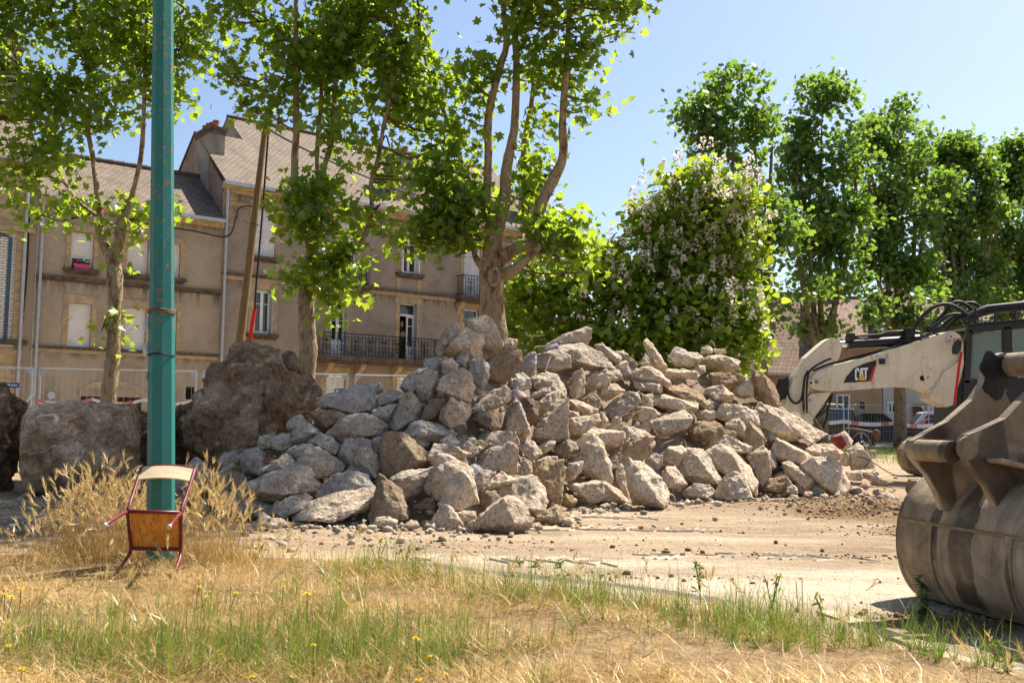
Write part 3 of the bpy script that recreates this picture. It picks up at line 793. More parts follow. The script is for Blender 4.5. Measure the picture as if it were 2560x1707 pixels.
def corbel(root, u, ztop, h=.62, w_=.24, dep=.6):
    prof = [(0, 0), (dep, 0), (dep, -.12), (dep * .82, -.20), (dep * .62, -h * .45), (dep * .30, -h * .62), (dep * .26, -h * .85), (0, -h)]
    mb = MB(); mb.prism([H(u - w_ / 2, ztop + z, n) for n, z in prof], UD * w_)
    mb.build('corbel', M['stone'], root, bevel=.015)

def roof_sheet(name, mat, parent, pts, e0, su, sv, th=0.06):
    """pts on one plane; UV in metres along su and up sv from e0"""
    nrm = su.cross(sv).normalized()
    if nrm.z < 0: nrm = -nrm
    mb = MB(); uv = [((p - e0).dot(su), (p - e0).dot(sv)) for p in pts]
    mb.poly(pts, uv); lo = [p - nrm * th for p in pts]; n = len(pts)
    mb.poly(lo[::-1], uv[::-1])
    for i in range(n):
        j = (i + 1) % n; mb.quad(pts[i], lo[i], lo[j], pts[j], [uv[i]] * 4)
    return mb.build(name, mat, parent)

def pipe(root, pts, r, mat, name='downpipe'):
    mb = MB(); mb.tube(pts, r, 10)
    o = mb.build(name, M[mat], root, smooth='auto')
    L = (pts[-1] - pts[0]).length; n = int(L / 1.9)
    for i in range(1, n + 1):
        c = pts[0].lerp(pts[-1], i / (n + .5)); mb = MB(); mb.tube([c - ZD * .03, c + ZD * .03], r * 1.22, 10); mb.build('pipe_clip', M[mat], o)
    return o

def chimney(root, u0, u1, n0, n1, z0, z1, pots, mat='cement'):
    mb = MB(); ubox(mb, u0, u1, z0, z1, n0, n1)
    c = mb.build('chimney_stack', M[mat], root, bevel=.01)
    part('chimney_cap', M['stone_dark'], c, [(u0 - .07, u1 + .07, z1, z1 + .14, n0 - .07, n1 + .07), (u0 - .03, u1 + .03, z1 - .16, z1 - .002, n0 - .03, n1 + .03)])
    for i in range(pots):
        t = (i + .5) / pots; p = H((u0 + u1) / 2, z1 + .14, n0 + (n1 - n0) * t); mb = MB()
        hh = rnd.uniform(.30, .42); mb.tube([p, p + ZD * hh * .8, p + ZD * hh * .82, p + ZD * hh], [.15, .12, .145, .14], 12)
        mb.build('chimney_pot', M['terracotta'], c, smooth='auto')

# pixel anchors -> metres on the facade
EAVE1 = [fpx(148, 503, .0)[1], fpx(553, 557, .0)[1]]
ze1 = sum(EAVE1) / 2
ua, ub = fpx(86, 750)[0], fpx(550, 750)[0]
zs1 = (fpx(98, 684)[1] + fpx(556, 731)[1]) / 2; zs2 = (fpx(88, 862)[1] + fpx(550, 890)[1]) / 2
ze2 = (fpx(550, 457)[1] + fpx(1079, 548)[1]) / 2
uc = fpx(1385, 600)[0]
zt1 = (fpx(557, 679)[1] + fpx(1136, 750)[1]) / 2
print('HOUSE', 'eave1', EAVE1, 'zs', zs1, zs2, 'eave2', ze2, 'zt1', zt1, 'u', ua, ub, uc)

M['stucco1'] = mat_stucco('ochre_render', (0.37, 0.305, 0.23), [(zs1 - .1, .62), (zs2 - .1, .35), (ze1 - .1, .5)])
M['stucco2'] = mat_stucco('pinkish_render', (0.315, 0.26, 0.212), [(zt1 - .1, .55), (ze2 - .3, .5)])
M['tiles'] = mat_tiles('brown_flat_tiles', [(0.215, 0.168, 0.128), (0.17, 0.13, 0.10)])
M['tiles_red'] = mat_tiles('reddish_interlocking_tiles', [(0.27, 0.185, 0.135), (0.205, 0.138, 0.10)], 0.26, 0.33)
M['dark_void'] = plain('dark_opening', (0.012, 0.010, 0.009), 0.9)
M['brown_door'] = plain('brown_garage_door', (0.045, 0.030, 0.022), 0.7, 0, 0.25, 6)

# ---- middle house, low eaves
h1 = thing('terraced_house', 'low ochre rendered house with white roller shutters and arched garage door', 'house', H((ua + ub) / 2, 0), 'terraced houses along the street')
W1 = rect_px(178, 573, 234, 671); W2 = rect_px(318, 600, 370, 687); W3 = rect_px(398, 612, 450, 694)
L1 = rect_px(170, 755, 227, 863); L2 = rect_px(311, 768, 364, 873); L3 = rect_px(390, 779, 441, 880)
# even the rows out: one sill and head height for each storey
zu0 = (W1[2] + W2[2] + W3[2]) / 3; zu1 = (W1[3] + W2[3] + W3[3]) / 3; zl0 = (L1[2] + L2[2] + L3[2]) / 3; zl1 = (L1[3] + L2[3] + L3[3]) / 3
ups = [(r[0], r[1], zu0, zu1) for r in (W1, W2, W3)]; los = [(r[0], r[1], zl0, zl1) for r in (L1, L2, L3)]
g0, g1 = fpx(200, 1000)[0], fpx(356, 1000)[0]; zg = fpx(280, 992)[1]; zga = fpx(280, 968)[1]
b1 = rect_px(464, 966, 487, 998)
wall_with_holes(h1, 'wall', M['stucco1'], ua, ub, -.3, ze1, ups + los + [(g0, g1, -.3, zg), b1])
for i, r in enumerate(ups):
    roller_shutter(h1, r, .27 if i == 0 else 0.0); surround(h1, r, .16, True, .22)
for r in los:
    roller_shutter(h1, r); surround(h1, r, .17, False, .30)
part('string_course', M['stone_dark'], h1, [(ua, ub, zs1 - .10, zs1 + .02, 0, .11), (ua, ub, zs1 - .17, zs1 - .10, 0, .05)])
part('string_course', M['stone_dark'], h1, [(ua, ub, zs2 - .07, zs2 + .02, 0, .10)]); part('string_course', M['stone'], h1, [(ua, ub, zs2 - .20, zs2 - .075, 0, .06)])
# garage: segmental arch filled in above the door
mb = MB(); n = 14; gm = (g0 + g1) / 2; hw = (g1 - g0) / 2
arcp = [(gm - hw * math.cos(PI * i / n), zg - .02 + (zga - zg + .02) * math.sin(PI * i / n)) for i in range(n + 1)]
mb.poly([H(u, z, -.18) for u, z in [(g0, -.3)] + arcp + [(g1, -.3)]]); gd = mb.build('garage_door', M['brown_door'], h1)
mb = MB()
for i in range(1, 12):
    u = g0 + (g1 - g0) * i / 12; ubox(mb, u - .012, u + .012, -.3, zg - .02, -.18, -.165)
mb.build('door_battens', M['dark_void'], gd)
mb = MB()
for i in range(n):
    (ua_, za_), (ub_, zb_) = arcp[i], arcp[i + 1]
    ka = .26; oa = (gm + (ua_ - gm) * 1.09, za_ + ka * (.35 + .65 * math.sin(PI * i / n))); ob = (gm + (ub_ - gm) * 1.09, zb_ + ka * (.35 + .65 * math.sin(PI * (i + 1) / n)))
    m2 = MB(); m2.prism([H(ua_, za_, -.2), H(ub_, zb_, -.2), H(ob[0], ob[1], -.2), H(oa[0], oa[1], -.2)], ND * .235); m2.build('arch_stone', M['stone'], h1)
part('basement_grille', M['iron'], h1, [(b1[0] + (b1[1] - b1[0]) * k / 5 - .012, b1[0] + (b1[1] - b1[0]) * k / 5 + .012, b1[2], b1[3], -.1, -.07) for k in range(6)])
part('basement_pane', M['dark_void'], h1, [(b1[0], b1[1], b1[2], b1[3], -.2, -.19)])
mb = MB(); vu, vz = fpx(126, 988); mb.tube([H(vu, vz, 0), H(vu, vz, .12)], .13, 14); mb.build('round_vent', M['zinc_pale'], h1, smooth='auto')
part('eaves_cornice', M['stone_b'], h1, [(ua, ub, ze1 - .22, ze1 - .02, 0, .16)])
part('gutter', M['zinc_pale'], h1, [(ua, ub, ze1 - .02, ze1 + .10, .16, .36)])
pit1 = math.radians(37); sv1 = -ND * math.cos(pit1) + ZD * math.sin(pit1)
e1 = H(0, ze1 + .06, .34); nr1 = UD.cross(sv1)
zr = on_plane(264, 405, e1, nr1); Lr1 = (zr - e1).dot(sv1)
roof_sheet('roof', M['tiles'], h1, [H(ua, ze1 + .06, .34), H(ub, ze1 + .06, .34), H(ub, ze1 + .06, .34) + sv1 * Lr1, H(ua, ze1 + .06, .34) + sv1 * Lr1], e1, UD, sv1)
sv1b = -ND * math.cos(pit1) - ZD * math.sin(pit1); top1 = e1 + sv1 * Lr1
roof_sheet('roof_rear', M['tiles'], h1, [top1 + UD * ua + sv1b * .02, top1 + UD * ub + sv1b * .02, top1 + UD * ub + sv1b * Lr1, top1 + UD * ua + sv1b * Lr1], top1, UD, sv1b)
mb = MB(); nt = int((ub - ua) / .42)
for i in range(nt):
    a = top1 + UD * (ua + (ub - ua) * i / nt); b = top1 + UD * (ua + (ub - ua) * (i + 1.06) / nt); m2 = MB(); m2.tube([a + ZD * .01, b + ZD * .01], [.10, .13], 8); m2.build('ridge_tile', M['tiles'], h1)
for (x0, x1) in ((95, 81),):
    a = fpx(x0, 505)[0]; pipe(h1, [H(ua + .12, ze1 - .05, .12), H(ua + .12, .1, .12)], .055, 'zinc')

# pink flower box on the half open window
fb = ups[0]; fu = (fb[0] + fb[1]) / 2
t = thing('flower_box', 'pink plastic flower box on the sill of a half open shutter', 'flower box', H(fu, zu0, -.04))
mb = MB(); mb.prism([H(fu - .24, zu0 + .002, -.10), H(fu + .24, zu0 + .002, -.10), H(fu + .30, zu0 + .17, -.10), H(fu - .30, zu0 + .17, -.10)], ND * .17); mb.build('trough', M['pink'], t, bevel=.012)
M['geranium'] = leaf_mat('geranium_leaf', (0.04, 0.09, 0.02), (0.08, 0.15, 0.03), (0.2, 0.3, 0.03), .3)
mb = MB()
for i in range(26):
    c = H(fu + rnd.uniform(-.24, .24), zu0 + .17 + rnd.uniform(0, .12), -.02 + rnd.uniform(-.06, .06)); d = Vector((rnd.uniform(-1, 1), rnd.uniform(-1, 1), rnd.uniform(.2, 1))).normalized(); q = d.orthogonal() * .035; w_ = d.cross(q)
    mb.quad(c - q - w_, c + q - w_, c + q + w_, c - q + w_)
mb.build('foliage', M['geranium'], t, kind='stuff')
for k in (-.17, -.12):
    mb = MB(); mb.sphere(H(fu + k, zu0 + .34, 0), .035, 7, 5); mb.tube([H(fu + k, zu0 + .15, 0), H(fu + k, zu0 + .34, 0)], .006, 5); mb.build('red_bloom', M['red'], t)

# ---- tall house
h2 = thing('terraced_house', 'tall dull pink house with long iron balcony and brown tiled roof', 'house', H((ub + uc) / 2, 0), 'terraced houses along the street')
U1 = rect_px(637, 523, 689, 641); U2 = rect_px(846, 566, 890, 705); U3 = rect_px(1003, 578, 1046, 686); U4 = rect_px(1160, 618, 1200, 742); U5 = rect_px(1290, 640, 1325, 728)
D1 = rect_px(634, 720, 679, 835); D2 = rect_px(826, 742, 866, 888); D3 = rect_px(998, 759, 1040, 904); D4 = rect_px(1158, 775, 1196, 915); D5 = rect_px(1292, 790, 1326, 880)
GA = rect_px(814, 930, 861, 1010); GB = rect_px(992, 948, 1034, 1016); GC = rect_px(636, 930, 682, 1000)
zU = U1[2], U1[3]
zuT = (U1[3] + U3[3]) / 2; zuB = (U1[2] + U3[2]) / 2; zdT = (D2[3] + D3[3]) / 2; zdF = (D2[2] + D3[2]) / 2
U1 = (U1[0], U1[1], zuB, zuT); U3 = (U3[0], U3[1], zuB, zuT); U5 = (U5[0], U5[1], zuB, zuT)
zuF = zt1 + .12
U2 = (U2[0], U2[1], zuF, zuT); U4 = (U4[0], U4[1], zuF, zuT)
D2 = (D2[0], D2[1], zdF, zdT); D3 = (D3[0], D3[1], zdF, zdT); D4 = (D4[0], D4[1], zdF, zdT)
D1 = (D1[0], D1[1], D1[2], zdT); D5 = (D5[0], D5[1], D1[2], zdT)
gz1 = (GA[3] + GB[3]) / 2; GA = (GA[0], GA[1], 1.0, gz1); GB = (GB[0], GB[1], 1.0, gz1); GC = (GC[0], GC[1], 1.0, gz1)
holes2 = [U1, U2, U3, U4, U5, D1, D2, D3, D4, D5, GA, GB, GC]
wall_with_holes(h2, 'wall', M['stucco2'], ub, uc, -.3, ze2 - .28, holes2)
louvre_pair(h2, U1); louvre_pair(h2, U2); louvre_pair(h2, U4); louvre_pair(h2, U5)
glazed_window(h2, U3); glazed_window(h2, D1); glazed_window(h2, D5)
glazed_window(h2, D2, .22, .26); glazed_window(h2, D3, .20, .22, 1, 0); glazed_window(h2, D4, .20, .22)
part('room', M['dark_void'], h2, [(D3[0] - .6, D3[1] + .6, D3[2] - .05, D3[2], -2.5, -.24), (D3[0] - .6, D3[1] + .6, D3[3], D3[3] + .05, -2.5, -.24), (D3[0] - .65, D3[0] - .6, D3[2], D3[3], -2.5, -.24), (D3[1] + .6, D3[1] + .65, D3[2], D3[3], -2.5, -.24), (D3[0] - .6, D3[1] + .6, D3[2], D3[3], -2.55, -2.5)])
for r in (GA, GB, GC): louvre_pair(h2, r)
for r in (U1, U3, U5): surround(h2, r, .20, True, .30)
for r in (D1, D5): surround(h2, r, .20, True, .30)
for r in (U2, U4, D2, D3, D4, GA, GB, GC): surround(h2, r, .20, False, .30)
for r in (D1, D2, D3): open_leaf(h2, r[1] - .03, r[2], r[3], 1, 'grey_paint')
open_leaf(h2, U3[1] - .03, zuB, zuT, 1, 'white_paint'); open_leaf(h2, U3[0] + .03, zuB, zuT, -1, 'white_paint')
for r in (U1, U3): part('apron_panel', M['stone'], h2, [(r[0] - .2, r[0], zt1 + .03, zuB - .23, 0, .022), (r[1], r[1] + .2, zt1 + .03, zuB - .23, 0, .022)])
part('string_course', M['stone_dark'], h2, [(ub, uc, zt1 - .02, zt1 + .08, 0, .13)]); part('string_course', M['stone'], h2, [(ub, uc, zt1 - .18, zt1 - .025, 0, .07)])
part('eaves_band', M['stone_b'], h2, [(ub, uc, ze2 - .80, ze2 - .62, 0, .05)])
part('eaves_cornice', M['stone_b'], h2, [(ub, uc, ze2 - .30, ze2 - .15, 0, .14), (ub - .1, uc + .1, ze2 - .15, ze2 - .03, 0, .30)])
part('gutter', M['zinc_pale'], h2, [(ub - .12, uc + .12, ze2 - .03, ze2 + .11, .16, .40)])
nq = 22
for i in range(nq):
    a = ze1 - .1 + (ze2 - .3 - ze1 + .1) * i / 9 if i < 9 else None
    if a is None: break
    b = a + (ze2 - .3 - ze1 + .1) / 9
    part('quoin', M[rnd.choice(['stone', 'stone_b'])], h2, [(ub - .02, ub + (.52 if i % 2 else .42), a + .004, b - .004, -.05, .03)])
u_b0, u_b1 = fpx(800, 860, .9)[0], fpx(1110, 880, .9)[0]
balcony(h2, u_b0, u_b1, zdF - .03, .98, .85)
for x in (812, 892, 984, 1075): corbel(h2, fpx(x, 930)[0], zdF - .30)
balcony(h2, U4[0] - .45, U4[1] + .45, zuF - .03, .95, .55); balcony(h2, U2[0] - .4, U2[1] + .4, zuF - .03, .95, .55)
for r in (U2, U4):
    for s in (r[0] - .28, r[1] + .28): corbel(h2, s, zuF - .30, .55, .2, .42)
# roof
pit2 = math.radians(37); sv2 = -ND * math.cos(pit2) + ZD * math.sin(pit2); e2 = H(0, ze2 + .08, .36); nr2 = UD.cross(sv2)
def r2(px, py): return on_plane(px, py, e2, nr2)
Lr2 = (r2(650, 309) - e2).dot(sv2); Llow = (r2(500, 340) - e2).dot(sv2)
uR = (r2(596, 333) - e2).dot(UD); uV = ub - .06
def rp(u, v): return e2 + UD * u + sv2 * v
L_apex = (r2(459, 321) - e2).dot(sv2)
roof_sheet('roof', M['tiles'], h2, [rp(uV, 0), rp(uc + .1, 0), rp(uc + .1, Lr2), rp(uR, Lr2), rp(uR, L_apex), rp(uV, L_apex)], e2, UD, sv2)
sv2b = -ND * math.cos(pit2) - ZD * math.sin(pit2); top2 = rp(0, Lr2)
roof_sheet('roof_rear', M['tiles'], h2, [top2 + UD * uR + sv2b * .02, top2 + UD * (uc + .1) + sv2b * .02, top2 + UD * (uc + .1) + sv2b * Lr2, top2 + UD * uR + sv2b * Lr2], top2, UD, sv2b)
low2 = rp(0, L_apex); roof_sheet('roof_rear', M['tiles'], h2, [low2 + UD * uV + sv2b * .02, low2 + UD * (uR - .01) + sv2b * .02, low2 + UD * (uR - .01) + sv2b * L_apex, low2 + UD * uV + sv2b * L_apex], low2, UD, sv2b)
mb = MB(); mb.prism([rp(uR + .02, L_apex * .9) - ZD * .1, rp(uR + .02, Lr2) - ZD * .1, top2 + UD * (uR + .02) + sv2b * (Lr2 * .9) - ZD * .1], UD * .2); mb.build('upper_gable', M['cement'], h2)
mb = MB(); nt = int((uc - uR) / .45)
for i in range(nt):
    a = top2 + UD * (uR + (uc - uR) * i / nt); b = top2 + UD * (uR + (uc - uR) * (i + 1.05) / nt); m2 = MB(); m2.tube([a + ZD * .01, b + ZD * .01], [.10, .13], 8); m2.build('ridge_tile', M['tiles'], h2)
M['stucco_gable'] = plain('weathered_gable_render', (0.235, 0.175, 0.135), .95, 0, .3, 1.2, .3, 40, .1)
dback = 2 * Lr2 * math.cos(pit2)
gab = [H(ub, ze1 - 1.5, -.01), H(ub, ze2 - .05, -.01)]
ap_ = H(ub, 0, .36) - ND * (L_apex * math.cos(pit2)); ap_.z = ze2 + .08 + L_apex * math.sin(pit2) - .10
dl = 2 * L_apex * math.cos(pit2); bk = H(ub, ze2 - .05, .36 - dl); bk0 = H(ub, ze1 - 1.5, .36 - dl)
mb = MB(); mb.prism([gab[0], gab[1], ap_, bk, bk0], UD * .3); mb.build('gable_wall', M['stucco_gable'], h2)
gr2 = H(uc - .3, 0, 0); mb = MB(); ap3 = top2 + UD * (uc - .3) - ZD * .1
mb.prism([H(uc - .3, -.3, -.01), H(uc - .3, ze2 - .05, -.01), ap3, H(uc - .3, ze2 - .05, .36 - dback), H(uc - .3, -.3, .36 - dback)], UD * .3); mb.build('gable_wall', M['stucco_gable'], h2)
# chimneys: positions found on the gable plane / roof plane
pc = on_plane(521, 420, H(ub - .06, 0, 0), UD); nc = (pc - F0).dot(ND)
zc1 = at(521, 322, pc.y).z
chimney(h2, ub - .06, ub + .60, nc - 1.6, nc, ze1 + .3, zc1, 4)
p2 = r2(1012, 500); chimney(h2, (p2 - F0).dot(UD) - .55, (p2 - F0).dot(UD) + .55, (p2 - F0).dot(ND) - .8, (p2 - F0).dot(ND) + .1, p2.z - 1.0, at(1012, 392, p2.y).z, 3)
p3 = r2(1345, 560); chimney(h2, (p3 - F0).dot(UD) - .55, (p3 - F0).dot(UD) + .45, (p3 - F0).dot(ND) - .9, (p3 - F0).dot(ND) + .1, p3.z - 1.5, at(1345, 440, p3.y).z, 2)
ps = r2(1100, 487); mb = MB(); k0 = ps + UD.cross(sv2) * .0
nn = UD.cross(sv2).normalized(); nn = nn if nn.z > 0 else -nn
mb.box2(ps - UD * .35 - sv2 * .45, UD * .7, sv2 * .9, nn * .08); sk = mb.build('skylight', M['zinc'], h2)
mb = MB(); mb.box2(ps - UD * .29 - sv2 * .39 + nn * .081, UD * .58, sv2 * .78, nn * .004); mb.build('skylight_pane', M['glass'], sk)
pipe(h2, [H(ub + .10, ze2 - .1, .14), H(ub + .10, .1, .14)], .06, 'zinc')
# cable along the facades
mb = MB(); cab = [H(ua - .35, zs1 + 3.0, .1), H(ua - .32, zs1 + .1, .14), H(ua - .4, zs2 + .2, .12), H(ua - .36, zs2 - .1, .14)]
mb.tube(smooth_path(cab, 6), .035, 6); mb.build('facade_cable', M['black'], h1)
mb = MB(); mb.tube(smooth_path([H(ub - 4, ze1 - .42, .2), H(ub - 1.2, ze1 - .5, .2), H(ub + .1, ze1 - .55, .25), H(ub + .42, ze1 + .2, .22), H(ub + .45, ze2 - 1.3, .22), H(ub + .9, ze2 - .75, .2), H(ub + 4, ze2 - .72, .16)], 6), .028, 6); mb.build('facade_cable', M['black'], h2)

# ---- house at the left edge: stone piers, glazed brick panel
u9 = fpx(-420, 800)[0]
h0 = thing('terraced_house', 'stone fronted house with white glazed brick panel edged in blue', 'house', H((ua + u9) / 2, 0), 'terraced houses along the street')
def mat_glazed():
    t = NT('white_glazed_brick'); uv = t.coord('UV'); b = t.N('ShaderNodeTexBrick'); b.offset = .5
    for k, v in (('Scale', 1.0), ('Brick Width', .235), ('Row Height', .085), ('Mortar Size', .009), ('Mortar Smooth', .1)): b.inputs[k].default_value = v
    b.inputs[1].default_value = (.74, .73, .70, 1); b.inputs[2].default_value = (.64, .63, .60, 1); b.inputs[3].default_value = (.16, .115, .08, 1); t.L(uv, b.inputs['Vector'])
    return t.fin(b.outputs['Color'], .3, t.bump(t.math('SUBTRACT', 1.0, b.outputs['Fac']), .6, .015), 0, .4)
M['glazed'] = mat_glazed(); M['blue_brick'] = plain('blue_glazed_brick', (0.055, 0.10, 0.16), .35, 0, .2, 6)
zc0 = fpx(40, 580)[1]; zb0 = fpx(30, 850)[1]
up1, up0 = fpx(66, 720)[0], fpx(36, 720)[0]
mb = MB(); mb.quad(H(u9, -.3, -.02), H(ua - .15, -.3, -.02), H(ua - .15, ze1 + 1.2, -.02), H(u9, ze1 + 1.2, -.02), [(u9, 0), (ua, 0), (ua, 9), (u9, 9)]); mb.build('wall', M['glazed'], h0)
mb = MB(); ubox(mb, ua - .6, ua, -.3, ze1 + 1.2, -.3, -.018); mb.build('party_pier', M['stucco1'], h0)
n = 11
for k, (a, b) in enumerate(((up0, up1), (up0 - 3.4, up0 - 1.9))):
    for i in range(n):
        z_a = zb0 + (zc0 - zb0) * i / n; z_b = zb0 + (zc0 - zb0) * (i + 1) / n
        part('pier_stone', M[rnd.choice(['stone', 'stone_b', 'stone_b'])], h0, [(a, b, z_a + .006, z_b - .006, -.05, .06 + rnd.uniform(-.004, .004))])
for i in range(7):
    for j in range(5):
        a = u9 + (up1 - u9) * (j + (.5 if i % 2 else 0)) / 5; b = min(up1, a + (up1 - u9) / 5); z_a = -.3 + (zb0 - .3 + .3) * i / 7; z_b = -.3 + (zb0) * (i + 1) / 7
        if b - a > .1: part('base_stone', M[rnd.choice(['stone', 'stone_b'])], h0, [(a + .006, b - .006, z_a + .006, z_b - .006, -.05, .05 + rnd.uniform(-.005, .005))])
part('cornice', M['stone'], h0, [(u9, up1 + .15, zc0, zc0 + .16, 0, .22), (u9, up1 + .08, zc0 + .16, zc0 + .34, 0, .12)]); part('frieze', M['stone'], h0, [(u9, up1, zc0 + .34, ze1 + 1.15, 0, .05)])
part('base_course', M['stone_dark'], h0, [(u9, up1 + .1, zb0 - .16, zb0, 0, .16)])
part('blue_border', M['blue_brick'], h0, [(up0 - .26, up0 - .14, zb0, zc0 - .22, -.02, .012), (up0 - 1.5, up0 - .26, zc0 - .22, zc0 - .10, -.02, .012)])
part('window_surround', M['stone'], h0, [(up0 - 1.9, up0 - 1.05, zb0 + 1.9, zc0 - .32, -.02, .07)])
balcony(h0, up0 - 2.4, up0 - .62, zb0 + .02, .92, .35)
e0_ = H(0, ze1 + 1.25, .4)
roof_sheet('roof', M['tiles'], h0, [e0_ + UD * u9, e0_ + UD * (ua - .05), e0_ + UD * (ua - .05) + sv1 * 5.2, e0_ + UD * u9 + sv1 * 5.2], e0_, UD, sv1)
part('gutter', M['zinc_pale'], h0, [(u9, ua - .05, ze1 + 1.15, ze1 + 1.27, .2, .42)])
chimney(h0, ua - 1.0, ua - .2, -4.2, -3.2, ze1 + 2, ze1 + 6.2, 3)
pipe(h0, [H(ua - .42, ze1 + 1.1, .14), H(ua - .42, .1, .14)], .06, 'zinc')

# ---- houses across the street on the right
def gable_house(name, label, x0, x1, y0, y1, ze, zr, wall, roofm, hip=0.0, group='houses behind the parked cars'):
    h = thing(name, label, 'house', ((x0 + x1) / 2, (y0 + y1) / 2, 0), group)
    ym = (y0 + y1) / 2; mb = MB()
    mb.box2(Vector((x0, y0, -.2)), Vector((x1 - x0, 0, 0)), Vector((0, y1 - y0, 0)), Vector((0, 0, ze + .2)))
    if hip == 0:
        for x in (x0, x1 - .25): mb.prism([Vector((x, y0, ze)), Vector((x, y1, ze)), Vector((x, ym, zr - .1))], Vector((.25, 0, 0)))
    mb.build('wall', wall, h)
    o = .45; sl = Vector((0, ym - y0 + o, zr - ze + .25)); L = sl.length; sv = sl / L
    a = Vector((x0 - .3, y0 - o, ze - .25)); b = Vector((x1 + .3, y0 - o, ze - .25)); c = Vector((x1 + .3 - hip, ym, zr)); d = Vector((x0 - .3 + hip, ym, zr))
    roof_sheet('roof', roofm, h, [a, b, c, d], a, Vector((1, 0, 0)), sv, .1)
    sb = Vector((0, y1 + o - ym, ze - .25 - zr)).normalized(); a2 = Vector((x0 - .3, y1 + o, ze - .25)); b2 = Vector((x1 + .3, y1 + o, ze - .25))
    roof_sheet('roof_rear', roofm, h, [d + sb * .02, c + sb * .02, b2, a2], d, Vector((1, 0, 0)), -sb, .1)
    if hip > 0:
        for (p, q, r3) in ((a2, a, d), (b, b2, c)):
            su = (q - p).normalized(); mid = (p + q) / 2; svv = (r3 - mid).normalized(); roof_sheet('roof_hip', roofm, h, [p, q, r3], p, su, svv, .1)
            mb = MB(); mb.tube([q, r3], .11, 6); mb.tube([p, r3], .11, 6); mb.build('hip_tiles', roofm, h)
    mb = MB(); mb.tube([d, c], .13, 8); mb.build('ridge_tiles', roofm, h)
    mb = MB(); mb.box2(Vector((x0 - .3, y0 - o - .12, ze - .38)), Vector((x1 - x0 + .6, 0, 0)), Vector((0, .12, 0)), Vector((0, 0, .14))); mb.build('gutter', M['zinc'], h)
    return h
def xat(px, Y): return at(px, 1000, Y).x
M['peach'] = plain('peach_render', (0.42, 0.27, 0.17), .95, 0, .15, .8, .2, 30, .1); M['pale_wall'] = plain('pale_grey_render', (0.44, 0.43, 0.41), .95, 0, .12, .8, .2, 30, .1)
def shop_opening(h, px0, px1, py0, py1, Y, kind='window'):
    a = at(px0, py0, Y); b = at(px1, py1, Y); f = MB(); t_ = .1
    f.box2(Vector((a.x, Y - .04, b.z)), Vector((b.x - a.x, 0, 0)), Vector((0, .04, 0)), Vector((0, 0, a.z - b.z)))
    o = f.build(kind, M['white_paint'] if kind == 'window' else M['stone'], h)
    g = MB(); n = 2 if kind == 'window' else 1; wv = (b.x - a.x - t_ * (n + 1)) / n
    for i in range(n): g.box2(Vector((a.x + t_ + i * (wv + t_), Y - .05, b.z + t_)), Vector((wv, 0, 0)), Vector((0, .008, 0)), Vector((0, 0, a.z - b.z - 2 * t_)))
    g.build('pane', M['glass'] if kind == 'window' else M['brown_door'], o)
YA = 59.2
hA = gable_house('corner_house', 'peach house with broad reddish tiled roof behind the flowering tree', xat(1760, YA), xat(2062, YA), YA, YA + 9, 4.3, 9.4, M['peach'], M['tiles_red'])
hB = gable_house('street_house', 'peach house with brown doors behind the navy car', xat(2064, YA), xat(2206, YA), YA, YA + 9, 6.2, 9.2, M['peach'], M['tiles_red'])
hC = gable_house('street_house', 'pale grey house with hipped tiled roof above the excavator hoses', xat(2208, YA), xat(2640, YA), YA, YA + 11, 7.6, 11.4, M['pale_wall'], M['tiles_red'], 4.5)
shop_opening(hA, 1990, 2015, 985, 1050, YA, 'door'); shop_opening(hB, 2090, 2125, 985, 1030, YA); shop_opening(hB, 2145, 2166, 1000, 1075, YA, 'door')
shop_opening(hC, 2218, 2240, 1004, 1034, YA); shop_opening(hC, 2276, 2316, 1008, 1070, YA, 'door'); shop_opening(hC, 2330, 2352, 1010, 1036, YA); shop_opening(hC, 2400, 2440, 990, 1040, YA)
for (x, z) in ((2225, 880), (2290, 882), (2370, 884)): shop_opening(hC, x, x + 26, z, z + 48, YA)
# chimney and aerial on the peach house
pa = at(2074, 740, YA + 4.5); mb = MB(); mb.box2(Vector((pa.x - .35, YA + 4.1, 7.5)), Vector((.7, 0, 0)), Vector((0, .7, 0)), Vector((0, 0, at(2074, 728, YA + 4.5).z - 7.5))); ch = mb.build('chimney_stack', M['terracotta'], hB)
mb = MB(); zt_ = at(2056, 684, YA + 4.5).z; q = at(2056, 760, YA + 4.5); mb.tube([q, Vector((q.x, q.y, zt_))], .03, 6)
for i, L in enumerate((.9, .8, .7, .6, .5)): mb.tube([Vector((q.x - L / 2, q.y, zt_ - .25 * i)), Vector((q.x + L / 2, q.y, zt_ - .25 * i))], .015, 4)
mb.build('aerial', M['iron'], hA)
